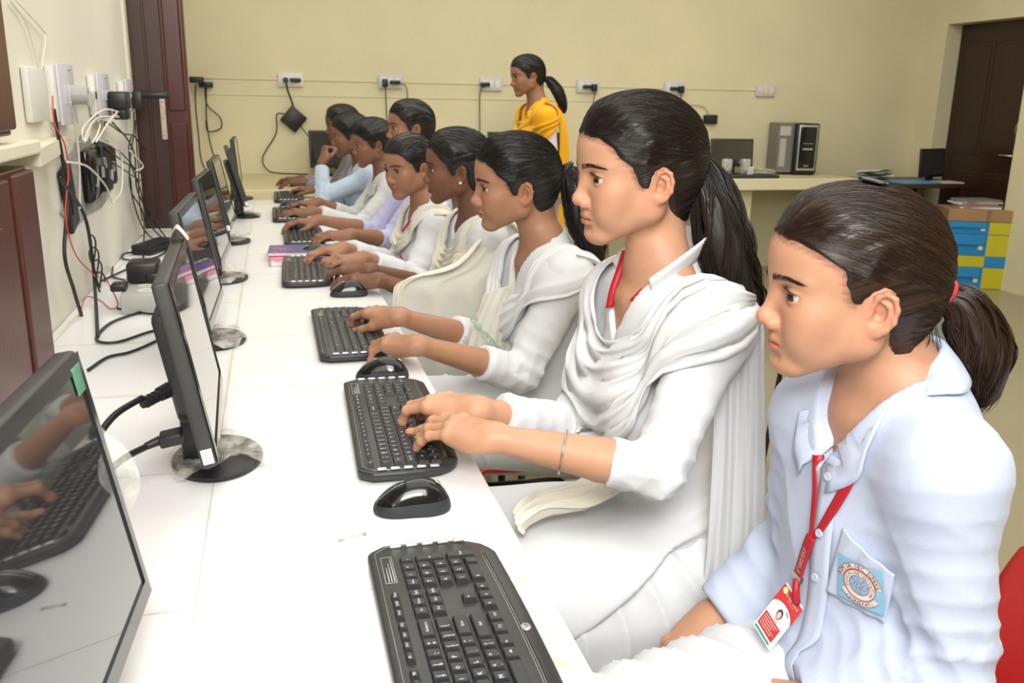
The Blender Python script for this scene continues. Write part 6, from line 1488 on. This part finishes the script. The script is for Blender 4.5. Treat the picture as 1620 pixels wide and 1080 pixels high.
# ---- fourth girl, cream scarf
sp = dict(label='dark skinned girl wrapped in a sheer cream scarf with a pearl ear stud', N=(.295, 2.60, .925), P=(.350, 2.60, .50), head=((.243, 2.599, 1.077), 172, 2, -3, .951),
    SL=(.315, 2.46, .882), SR=(.30, 2.74, .875), EL=(.215, 2.415, .700), ER=(.20, 2.69, .70), WL=(-.005, 2.405, .790), WR=(-.02, 2.50, .800), HL=((-.86, .48, -.06), (0, -.1, 1), 'flat'), HR=((-.80, .55, -.03), (0, -.2, 1), 'type'),
    KL=(-.05, 2.51, .54), KR=(-.05, 2.69, .54), AL=(.02, 2.5, .08), AR=(.02, 2.7, .08), skin=(.175, .078, .045), v=.0030, neck=.92, hairv=.0032, tie=(-.095, 0, -.01), strands=600, thick=.013, face=dict(nose=.98, lip=1.15, alar=1.1, ridge=.0016, part=(.03, .0)), seed=41)
c = make_person(sp)
tunic(c, sp, C_WHITE, cuffL=.30, cuffR=.40, neck=('v', .05, .05), v=.007, seed=24, rs=(.052, .046, .040)); stand_collar(c, C_PINK, h=.030); trousers(c, sp, C_WHITE, v=.012); shoes(c, sp, M_BLACK)
shoulder_sheet(c, 'scarf', C_CREAM, [[(.375, 2.49, .945), (.255, 2.53, .86), (.225, 2.60, .83), (.245, 2.68, .86), (.31, 2.72, .92)], [(.395, 2.45, .93), (.235, 2.48, .80), (.20, 2.60, .76), (.23, 2.71, .80), (.315, 2.75, .90)]], folds=4, amp=.012)
Lp = np.array([(.335, 2.49, .955), (.285, 2.44, .905), (.19, 2.375, .83), (.050, 2.345, .795), (.022, 2.335, .745), (.020, 2.33, .60), (.020, 2.33, .47)]); Rp = np.array([(.385, 2.46, .945), (.41, 2.41, .90), (.43, 2.36, .82), (.435, 2.34, .75), (.44, 2.335, .68), (.44, 2.33, .58), (.44, 2.33, .47)])
hang_sheet(c, 'scarf_edge', C_CREAM, [tuple(x) for x in Lp + (.008, -.004, .004)], [(.012, .03, .012)] * 3 + [(.024, .004, .0)] * 4, nfold=2, amp=.005)
hang_sheet(c, 'scarf_drape', C_SHEER, [tuple(x) for x in (Lp + Rp) / 2], [tuple(x) for x in Rp - Lp], nfold=4, amp=.006)
hang_sheet(c, 'scarf_tail', C_CREAM, [(.37, 2.47, .945), (.425, 2.45, .90), (.45, 2.44, .80), (.455, 2.43, .62)], [(.03, .09, 0), (.07, .08, 0), (.11, .06, 0), (.13, .05, 0)], nfold=4, amp=.010)
S = SDF(); S.u(ell(c['fr'].w((-.10, 0, -.03)), (.030, .034, .036)), 0); V, F = polygonise(S, c['fr'].w((-.10, 0, -.03)) - .06, c['fr'].w((-.10, 0, -.03)) + .06, .004); mesh_obj('hair_bun', V, F, HAIRM, c['root'], True, None, c['off'], {'strand': V * np.array((.3, .3, 1))})
stud(c, M_PEARL, 1, .0045)

# ---- fifth girl looking down
sp = dict(label='girl in white with cream scarf and red lanyard looking down', N=(.228, 3.10, .893), P=(.285, 3.10, .495), head=((.178, 3.100, 1.044), 208, 9, 0, .950),
    SL=(.245, 2.965, .85), SR=(.235, 3.235, .845), EL=(.16, 2.90, .70), ER=(.13, 3.16, .70), WL=(-.01, 2.80, .785), WR=(-.065, 2.90, .800), HL=((-.95, -.1, -.05), (0, 0, 1), 'flat'), HR=((-.88, -.42, -.05), (0, 0, 1), 'flat'),
    KL=(-.08, 3.01, .54), KR=(-.08, 3.19, .54), AL=(-.0, 3.0, .08), AR=(-.0, 3.2, .08), skin=(.34, .17, .10), v=.0034, neck=.9, hairv=.0036, strands=400, thick=.009, face=dict(nose=1.0, eye=.9), seed=51)
c = make_person(sp); c5 = c
tunic(c, sp, C_WHITE, cuffL=.82, cuffR=.86, neck=('v', .10, .05), v=.007, seed=34, rs=(.047, .041, .034)); stand_collar(c, C_WHITE); trousers(c, sp, C_WHITE, v=.012); shoes(c, sp, M_BLACK)
shoulder_sheet(c, 'scarf', C_CREAM, [[(.285, 2.985, .905), (.195, 3.02, .84), (.165, 3.09, .80), (.175, 3.17, .83), (.235, 3.21, .885)], [(.295, 2.95, .885), (.17, 2.99, .79), (.135, 3.09, .74), (.15, 3.20, .79), (.235, 3.24, .87)]], folds=3, amp=.012)

# ---- sixth: tall girl with lavender sleeves
sp = dict(label='tall girl behind the others with bare forearms and lavender sleeves', N=(.310, 3.625, 1.000), P=(.375, 3.63, .53), head=((.256, 3.62, 1.158), 187, 2, 0, .915),
    SL=(.325, 3.49, .95), SR=(.31, 3.77, .945), EL=(.135, 3.40, .745), ER=(.115, 3.66, .745), WL=(-.010, 3.235, .795), WR=(-.105, 3.560, .805), HL=((-.97, .20, -.05), (0, 0, 1), 'flat'), HR=((-.96, .10, -.10), (0, 0, 1), 'mouse'),
    KL=(-.03, 3.53, .55), KR=(-.03, 3.72, .55), AL=(.03, 3.5, .08), AR=(.03, 3.7, .08), skin=(.30, .145, .085), v=.0038, hairv=.004, strands=300, thick=.010, face=dict(nose=1.05), seed=61)
c = make_person(sp)
tunic(c, sp, C_LAV, cuffL=.32, cuffR=.30, neck=('v', .07, .05), v=.008, seed=44); trousers(c, sp, C_WHITE, v=.014); shoes(c, sp, M_BLACK); stand_collar(c, C_WHITE)

# ---- seventh: boy in grey white shirt
BOYHAIR = [(.115, .058), (.074, .054), (.058, .040), (.046, .026), (.034, .018), (.024, .000), (.012, -.016), (.007, -.006), (.004, .012), (-.012, .018), (-.030, .010), (-.036, -.012), (-.042, -.034), (-.058, -.050), (-.080, -.058), (-.13, -.06)]
sp = dict(label='boy in grey white shirt with one hand on a mouse', N=(.225, 4.25, .910), P=(.285, 4.25, .50), head=((.174, 4.248, 1.063), 188, 6, 0, .952),
    SL=(.245, 4.10, .865), SR=(.23, 4.40, .86), EL=(.09, 4.02, .715), ER=(.09, 4.33, .715), WL=(-.115, 3.93, .795), WR=(-.075, 4.27, .795), HL=((-.99, .12, -.05), (0, 0, 1), 'flat'), HR=((-.98, .08, -.08), (0, 0, 1), 'mouse'),
    KL=(-.08, 4.15, .54), KR=(-.08, 4.35, .54), AL=(0, 4.15, .08), AR=(0, 4.35, .08), skin=(.25, .12, .07), v=.004, hairv=.004, strands=260, tie=(-.05, .0, .09), thick=.016, face=dict(nose=.96, hairline=BOYHAIR, ridge=.002), seed=71, detail=0)
c = make_person(sp)
tunic(c, sp, C_GREYW, name='shirt', g=.014, cuffL=.88, cuffR=.60, neck=('v', .06, .045), v=.008, seed=54); collar(c, C_GREYW, R=.054); trousers(c, sp, C_GREY, v=.014); shoes(c, sp, M_BLACK)

# ---- eighth: boy with fist at his mouth
sp = dict(label='boy in light blue shirt resting his mouth on his fist', N=(.165, 4.70, .925), P=(.235, 4.70, .50), head=((.111, 4.700, 1.078), 180, 4, 0, .949),
    SL=(.185, 4.56, .88), SR=(.17, 4.84, .875), EL=(-.045, 4.545, .790), ER=(.06, 4.86, .73), WL=(-.040, 4.61, .945), WR=(-.055, 4.895, .795), HL=((.25, .35, .90), (-.85, -.2, .3), 'fist'), HR=((-.97, .20, -.05), (0, 0, 1), 'flat'),
    KL=(-.10, 4.6, .54), KR=(-.10, 4.8, .54), AL=(0, 4.6, .08), AR=(0, 4.8, .08), skin=(.24, .115, .068), v=.004, hairv=.004, strands=240, tie=(-.05, .0, .09), thick=.015, face=dict(nose=1.0, hairline=BOYHAIR, ridge=.002), seed=81, detail=0)
c = make_person(sp)
tunic(c, sp, C_LBLUE, name='shirt', g=.014, cuffL=.92, cuffR=.85, neck=('v', .06, .045), v=.008, seed=64); collar(c, C_LBLUE, R=.054); trousers(c, sp, C_GREY, v=.014); shoes(c, sp, M_BLACK)

# ---- ninth: girl at the far end
sp = dict(label='long haired girl in grey at the far end of the counter', N=(.17, 5.28, .955), P=(.235, 5.28, .50), head=((.112, 5.28, 1.115), 182, 8, 0, .93),
    SL=(.19, 5.14, .91), SR=(.18, 5.42, .905), EL=(.06, 5.15, .73), ER=(.05, 5.42, .73), WL=(-.105, 5.25, .800), WR=(-.110, 5.52, .795), HL=((-.94, .33, -.05), (0, 0, 1), 'flat'), HR=((-.94, .3, -.05), (0, 0, 1), 'flat'),
    KL=(-.10, 5.18, .54), KR=(-.10, 5.38, .54), AL=(0, 5.18, .08), AR=(0, 5.38, .08), skin=(.19, .09, .055), v=.0042, hairv=.0042, strands=260, tie=(-.06, .0, -.06), thick=.016, seed=91, detail=0)
c = make_person(sp)
tunic(c, sp, C_GREY, g=.012, cuffL=.9, cuffR=.9, neck=('v', .06, .05), v=.008, seed=74); trousers(c, sp, C_GREY, v=.014); shoes(c, sp, M_BLACK)
build_tail('loose_hair', [tuple(c['fr'].w((-.07, 0, .02))), tuple(c['fr'].w((-.085, 0, -.07))), tuple(c['fr'].w((-.09, .0, -.20))), tuple(c['fr'].w((-.10, 0, -.30)))], [.05, .062, .06, .03], HAIR_B, c['root'], c['off'], n=200, wave=.006, flat=1.1, srad=.001)

# ---- woman standing in yellow
sp = dict(label='woman standing at the back in a yellow scarf with tied hair', N=(1.140, 4.895, 1.235), P=(1.175, 4.90, .80), head=((1.082, 4.893, 1.396), 187, 9, 0, .955),
    SL=(1.155, 4.745, 1.180), SR=(1.135, 5.04, 1.180), EL=(1.175, 4.70, .93), ER=(1.15, 5.09, .93), WL=(1.05, 4.74, .74), WR=(1.02, 5.06, .74), HL=((-.5, .1, -.85), (-.85, -.3, .4), 'rest'), HR=((-.5, -.1, -.85), (-.85, .3, .4), 'rest'),
    KL=(1.14, 4.82, .42), KR=(1.14, 4.99, .42), AL=(1.19, 4.82, .08), AR=(1.19, 4.99, .08), skin=(.33, .165, .095), v=.0036, hairv=.0036, strands=400, tieW=(1.185, 4.885, 1.385), thick=.010, face=dict(nose=1.1, eye=.85), seed=101)
c = make_person(sp)
def skirt(S):
    T = c['T']; S.u(cap(T.at(0, .0, -.05), (1.16, 4.9, .38), .135, .17), .06)
tunic(c, sp, C_YEL, g=.012, neck=('v', .11, .050), lap=False, extra=skirt, v=.007, seed=84, short=.42)
for a, b_, w_ in ((c['SL'], sp['EL'], sp['WL']), (c['SR'], sp['ER'], sp['WR'])):
    S = SDF(); S.u(cap(np.asarray(a) * .7 + np.asarray(b_) * .3, b_, .047, .041), 0).u(cap(b_, np.asarray(b_) * .4 + np.asarray(w_) * .6, .041, .034), .02); V, F = polygonise(S, np.minimum(a, w_) - .12, np.maximum(a, w_) + .12, .006); mesh_obj('sleeve', V, F, C_PINK, c['root'], True, None, c['off']); trousers(c, sp, C_PINK, v=.014); shoes(c, sp, M_BLACK)
shoulder_sheet(c, 'scarf', C_YEL, [[(1.195, 4.80, 1.225), (1.100, 4.84, 1.17), (1.065, 4.90, 1.12), (1.085, 4.96, 1.17), (1.15, 5.01, 1.235)], [(1.215, 4.735, 1.205), (1.12, 4.735, 1.13), (1.06, 4.88, 1.02), (1.08, 5.03, 1.10), (1.16, 5.07, 1.205)], [(1.235, 4.705, 1.15), (1.15, 4.695, 1.085), (1.045, 4.89, .88), (1.075, 5.06, 1.02), (1.17, 5.10, 1.15)]], folds=4, amp=.012, lift=.010)
hang_sheet(c, 'scarf_tail', C_YEL, [(1.165, 4.80, 1.262), (1.235, 4.79, 1.22), (1.262, 4.78, 1.12), (1.268, 4.77, .95), (1.262, 4.76, .75)], [(.04, .12, 0), (.05, .13, 0), (.07, .12, 0), (.09, .10, 0), (.10, .08, 0)], nfold=4, amp=.010)
build_tail('ponytail', [(1.185, 4.885, 1.385), (1.215, 4.88, 1.365), (1.255, 4.87, 1.31), (1.285, 4.865, 1.24), (1.29, 4.865, 1.20)], [.014, .028, .032, .026, .010], HAIRM, c['root'], c['off'], n=200, wave=.005, srad=.0009)
# ------------------------------------------------------------------ lanyards, id card, pocket badge
G = c1['G']; off = c1['off']; r1 = c1['root']
def quad(P, nu, nv):
    a, b, d, e = [np.array(x, float) for x in P]; u = np.linspace(0, 1, nu)[:, None, None]; v = np.linspace(0, 1, nv)[None, :, None]
    return a * (1 - u) * (1 - v) + b * u * (1 - v) + e * (1 - u) * v + d * u * v
PK = [(.3308, .7941, .8123), (.3530, .7290, .7866), (.3558, .7374, .7224), (.3262, .8019, .7289)]
A = quad(PK, 22, 26); u = np.linspace(-1, 1, 22)[:, None]; v = np.linspace(0, 1, 26)[None]
A = onto(G, A, .0016 + .006 * (1 - u * u) * (1 - v) ** 1.5 + .0010 * np.sin(9 * u + 4 * v)); sheet(A, 'pocket', C_BLUE, r1, off, .0014)
def on_shirt(P, lift): return onto(G, np.array(P, float), lift)
b0 = np.array((.329, .7914, .7839)); bu = np.array((.0226, -.0520, -.0010)); bv = np.array((.0030, -.0045, -.0490))
M_BB, M_BR, M_BG, M_BK = plain('badge_blue', (.22, .45, .62), .7, bump=.3, bscale=800), plain('badge_red_thread', (.50, .03, .05), .6), plain('badge_cream', (.66, .62, .55), .7), plain('badge_black_thread', (.02, .02, .02), .7)
B = MB(); g_ = np.stack(np.meshgrid(np.linspace(0, 1, 12), np.linspace(0, 1, 12), indexing='ij'), -1); lifts = []
def addq(UV, F, m, lift):
    UV = np.asarray(UV, float).reshape(-1, 2); P = b0 + UV[:, :1] * bu + UV[:, 1:] * bv; vv = UV[:, 1]; uu_ = UV[:, 0] * 2 - 1
    B.add(on_shirt(P, lift + .0048 + .003 * (1 - uu_ ** 2)), F, m)
idx = np.arange(144).reshape(12, 12); addq(g_, [tuple(x) for x in np.stack([idx[:-1, :-1], idx[1:, :-1], idx[1:, 1:], idx[:-1, 1:]], -1).reshape(-1, 4)], 0, 0)
def ringq(r0, r1_, a0, a1, m, lift, n=44):
    t = np.linspace(a0, a1, n); UV = []; F = []
    for q in t: UV += [(.5 + r0 * math.cos(q), .5 + r0 * math.sin(q)), (.5 + r1_ * math.cos(q), .5 + r1_ * math.sin(q))]
    F = [(2 * k, 2 * k + 1, 2 * k + 3, 2 * k + 2) for k in range(n - 1)]; addq(UV, F, m, lift)
ringq(.0, .20, 0, 6.2832, 0, .0005); ringq(.21, .335, 0, 6.2832, 2, .0006); ringq(.205, .218, 0, 6.2832, 1, .0009); ringq(.325, .342, 0, 6.2832, 1, .0009)
ringq(.36, .475, 3.25, 6.15, 2, .0006); ringq(.350, .362, 3.25, 6.15, 1, .0009); ringq(.470, .482, 3.25, 6.15, 1, .0009); ringq(.36, .465, .55, 2.6, 2, .0006); ringq(.462, .474, .55, 2.6, 1, .0009)
def arc_text(s, rad, a0, a1, size, m, flip=False):
    n = len(s)
    for k, ch in enumerate(s):
        if ch == ' ': continue
        a = a0 + (a1 - a0) * (k + .5) / n; V, F = text_geo(ch, size); d = (math.cos(a), math.sin(a)); up = (d[0], d[1]) if not flip else (-d[0], -d[1]); rt = (-up[1], up[0])
        if len(V): addq([(.5 + rad * d[0] + x * rt[0] + y * up[0], .5 + rad * d[1] + x * rt[1] + y * up[1]) for x, y, _ in V], F, m, .0013)
arc_text('BSM.SR.SEC.SCHOOL', .418, 3.3, 6.1, .125, 3); arc_text('DISCIPLINE*EDUCATION', .270, 2.7, 6.9, .085, 3); arc_text('(SONEPAT)', .412, 2.3, .75, .11, 3, True)
for k in range(14):
    a = k * 2.4; rr_ = .03 + .011 * k; p0 = (.5 + rr_ * math.cos(a), .5 + rr_ * math.sin(a)); UV = []
    t = np.linspace(0, 2.6, 7); q = [(p0[0] + .03 * math.cos(a + w_) , p0[1] + .03 * math.sin(a + w_)) for w_ in t]
    for (x, y), w_ in zip(q, t): UV += [(x, y), (x + .012 * math.cos(a + w_), y + .012 * math.sin(a + w_))]
    addq(UV, [(2 * z, 2 * z + 1, 2 * z + 3, 2 * z + 2) for z in range(6)], 1, .0010)
B.build('badge', [M_BB, M_BR, M_BG, M_BK], r1, off=off)
# placket and buttons
A = ribbon([(.3345, .8300, .8840), (.3256, .8228, .8336), (.3218, .8185, .7883), (.3229, .8161, .7325), (.320, .816, .665), (.335, .818, .600)], [np.array((0, .030, 0))], G, .0012); sheet(A, 'placket', C_BLUE, r1, off, .0010)
for q in [(.3301, .8254, .8606), (.3223, .8189, .7942), (.3225, .8172, .7388)]:
    cpt = on_shirt([q], .0055)[0]; n_ = grad(G, cpt[None], .003)[0]; bt = MB(); bt.lathe([(0, .0006), (.0035, .0009), (.0048, .0012), (.0052, .0004), (.0050, -.001)], (0, 0, 0), 20); R_ = np.array(Vector((0, 0, 1)).rotation_difference(Vector(n_)).to_matrix()); bt.V = [x @ R_.T + cpt for x in bt.V]; bt.build('button', C_BLUE, r1, off=off)
# red lanyard with the card
t = tag(empty('lanyard', tuple(off)), 'red lanyard with id card worn over the pale blue shirt', 'lanyard', 'red lanyards')
T = c1['T']
L1 = [(.3400, .7900, .8880), (.3370, .7962, .8713), (.3290, .8068, .8328), (.3227, .8183, .8003), (.3200, .8290, .7832)]
L2 = [(.3340, .8550, .8740), (.3324, .8523, .8677), (.3241, .8373, .8351), (.3204, .8311, .7983), (.3200, .8300, .7835)]
W1 = [(.002, -.012, .004), (.002, -.013, -.003), (.001, -.011, -.004), (0, -.008, -.004), (0, -.007, -.002)]
A = ribbon(L1, [np.array(x) for x in W1[:len(L1)]], G, .0050); sheet(A, 'strap', C_RED, t, off, .0012)
A = ribbon(L2, [np.array(x) * (1, .8, 1) for x in W1[:len(L2)]], G, .0056); sheet(A, 'strap', C_RED, t, off, .0012)
clip = np.array((.3150, .8460, .7200)); top_ = np.array((.3185, .8290, .7845))
A = np.stack([catmull([top_, top_ * .5 + clip * .5 + (-.003, 0, 0), clip], 8) + np.array((0, -.014, -.003)) * q for q in (-.5, -.17, .17, .5)], 1); A = np.where((G(A.reshape(-1, 3)).reshape(A.shape[:2]) < .006)[..., None], onto(G, A, .006), A); sheet(A, 'strap', C_RED, t, off, .0016)
mid_s = A[len(A) // 2].mean(0)
B = MB(); s0 = A[4].mean(0); s1 = A[-4].mean(0); dx_ = unit(s1 - s0); wy_ = unit(A[8][-1] - A[8][0]); nn_ = unit(np.cross(wy_, dx_)); nn_ = nn_ if nn_ @ (np.array((-.27, 0, 1.27)) - mid_s) > 0 else -nn_
for k, ch in enumerate('(LVB)SCHOOL,B'):
    V, F = text_geo(ch, .0095)
    if len(V): ct = s0 + (s1 - s0) * (k + .5) / 13; B.add([ct + nn_ * .0018 + dx_ * x + np.cross(nn_, dx_) * y for x, y, _ in V], F)
B.build('strap_print', plain('pink_print', (.62, .30, .30), .6), t, off=off)
CTL, CTR, CBL = np.array((.309, .858, .710)), np.array((.3175, .831, .689)), np.array((.269, .858, .658)); cu = CTR - CTL; cv = CBL - CTL; cn = unit(np.cross(cu, cv)); cn = cn if cn @ (np.array((-.27, 0, 1.27)) - CTL) > 0 else -cn
def cp(u_, v_, h_): return CTL + cu * u_ + cv * v_ + cn * h_
M_CR = plain('card_red', (.45, .02, .02), .3); M_CW = plain('card_white', (.80, .80, .80), .25); M_CGR = plain('card_green', (.03, .25, .16), .4); M_SK = plain('portrait_skin', (.60, .36, .32), .5); M_CY = plain('card_yellow', (.80, .62, .25), .4)
B = MB()
def poly(UV, m, h_): n0 = len(UV); B.add([cp(x, y, h_) for x, y in UV], [tuple(range(n0))], m)
rc = [(.04, 0), (.96, 0), (1, .03), (1, .97), (.96, 1), (.04, 1), (0, .97), (0, .03)]
B.add([cp(x, y, 0) for x, y in rc] + [cp(x, y, -.0016) for x, y in rc], [tuple(range(8)), tuple(range(15, 7, -1))] + [(k, (k + 1) % 8, 8 + (k + 1) % 8, 8 + k) for k in range(8)], 0)
arc = [(.5 + .52 * math.cos(a), .47 - .20 * math.sin(a)) for a in np.linspace(0.05, math.pi - .05, 16)]
poly([(.02, .03), (.98, .03), (.98, .42)] + arc + [(.02, .42)], 1, .0004) if False else None
for k in range(15): poly([arc[k], arc[k + 1], (arc[k + 1][0], .03), (arc[k][0], .03)], 1, .0004)
poly([(.04, .62), (.86, .62), (.86, .90), (.04, .90)], 1, .0004); poly([(.04, .93), (.80, .93), (.86, .955), (.80, .98), (.04, .98)], 2, .0004); poly([(.62, .30), (.80, .34), (.80, .37), (.62, .33)], 2, .0009)
poly([(.15 + .10 * math.cos(a), .10 + .055 * math.sin(a)) for a in np.linspace(0, 6.28, 20)], 5, .0009)
poly([(.50 + .13 * math.cos(a), .455 + .095 * math.sin(a)) for a in np.linspace(0, 6.28, 22)], 3, .0009); poly([(.50 + .085 * math.cos(a), .475 + .065 * math.sin(a)) for a in np.linspace(0, 6.28, 22)], 4, .0012); poly([(.36, .60), (.42, .545), (.58, .545), (.64, .60)], 4, .0008)
for k in range(5): poly([(.10, .66 + .045 * k), (.78 - .09 * (k % 3), .66 + .045 * k), (.78 - .09 * (k % 3), .668 + .045 * k), (.10, .668 + .045 * k)], 0, .0008)
for s_, y_, z_ in (('Sr. Sec. School', .125, .105), ('* * * * * * * *', .19, .06)):
    V, F = text_geo(s_, z_); B.add([cp(.58 + x * 1.0, y_ - y * .62, .0011) for x, y, _ in V], F, 0)
B.build('id_card', [M_CW, M_CR, M_CGR, M_BK, M_SK, M_CY], t, smooth=False, off=off)
B = MB(); e1 = np.array(A[-1].mean(0)); e0 = np.array(A[-3].mean(0)); fw_ = unit(np.cross(e1 - e0, A[-1][-1] - A[-1][0])) * .0022; wv_ = unit(A[-1][-1] - A[-1][0]) * .0085
box = [e0 + fw_ + wv_, e0 + fw_ - wv_, e1 + fw_ - wv_, e1 + fw_ + wv_, e0 - fw_ + wv_, e0 - fw_ - wv_, e1 - fw_ - wv_, e1 - fw_ + wv_]
B.add(box, [(0, 1, 2, 3), (4, 7, 6, 5), (0, 4, 5, 1), (1, 5, 6, 2), (2, 6, 7, 3), (3, 7, 4, 0)]); B.build('clip', M_STEEL, t, smooth=False, off=off)
B = MB(); B.tube(catmull([e1, (e1 + cp(.72, .06, .003)) / 2 + cn * .004, cp(.72, .05, .003)], 6), .0045, 8); B.build('card_loop', C_RED, t, off=off)
# lanyards of the second and the fifth girl
t = tag(empty('lanyard', tuple(c2['off'])), 'red lanyard straps at the neck of the girl with the steel bangle', 'lanyard', 'red lanyards')
for P, wv in (([(.292, 1.213, 1.050), (.274, 1.206, 1.030), (.256, 1.205, 1.006), (.236, 1.210, .982)], (-.0085, .006, .009)), ([(.252, 1.288, 1.048), (.240, 1.278, 1.022), (.228, 1.272, .992), (.222, 1.27, .962)], (.011, -.005, .002))):
    sheet(np.stack([catmull(P, 8) + np.array(wv) * q for q in (-.5, 0, .5)], 1), 'strap', C_RED, t, c2['off'], .0012)
t = tag(empty('lanyard', tuple(c5['off'])), 'red lanyard and card half hidden on the girl looking down', 'lanyard', 'red lanyards')
for P in ([(.185, 3.02, .868), (.172, 3.04, .845), (.160, 3.06, .82)], [(.150, 3.02, .755), (.148, 3.00, .735), (.150, 2.99, .715)]):
    sheet(onto(c5['G'], np.stack([catmull(P, 8) + np.array((.004, .014, .004)) * q for q in (-.5, 0, .5)], 1), .016), 'strap', C_RED, t, c5['off'], .0015)
sheet(onto(c5['G'], quad([(.150, 3.00, .73), (.155, 2.96, .73), (.155, 2.96, .68), (.150, 3.00, .68)], 6, 6), .018), 'id_card', M_CR, t, c5['off'], .002)
# green embroidery on the scarf end over the third girl's forearms
hang_sheet(c3, 'scarf_end', C_SHEER, [(.225, 1.935, .86), (.205, 1.925, .80), (.195, 1.915, .745), (.19, 1.912, .67)], [(.10, .02, .02), (.11, .02, .03), (.12, .01, .02), (.12, 0, .0)], nfold=2, amp=.004)
B = MB()
for k in range(5):
    cx_, cz_ = .145 + .014 * k, .792 - .017 * k
    B.tube([(cx_ + (.010 - .0011 * s_) * math.cos(s_ * 1.05 + k), 1.905, cz_ + (.010 - .0011 * s_) * math.sin(s_ * 1.05 + k)) for s_ in np.linspace(0, 8, 26)], .0008, 5)
B.tube(catmull([(.135, 1.906, .802), (.155, 1.906, .775), (.180, 1.906, .757), (.212, 1.906, .712)], 8), .0008, 5)
B.build('green_embroidery', plain('green_thread', (.22, .52, .34), .6), c3['root'], off=c3['off'])
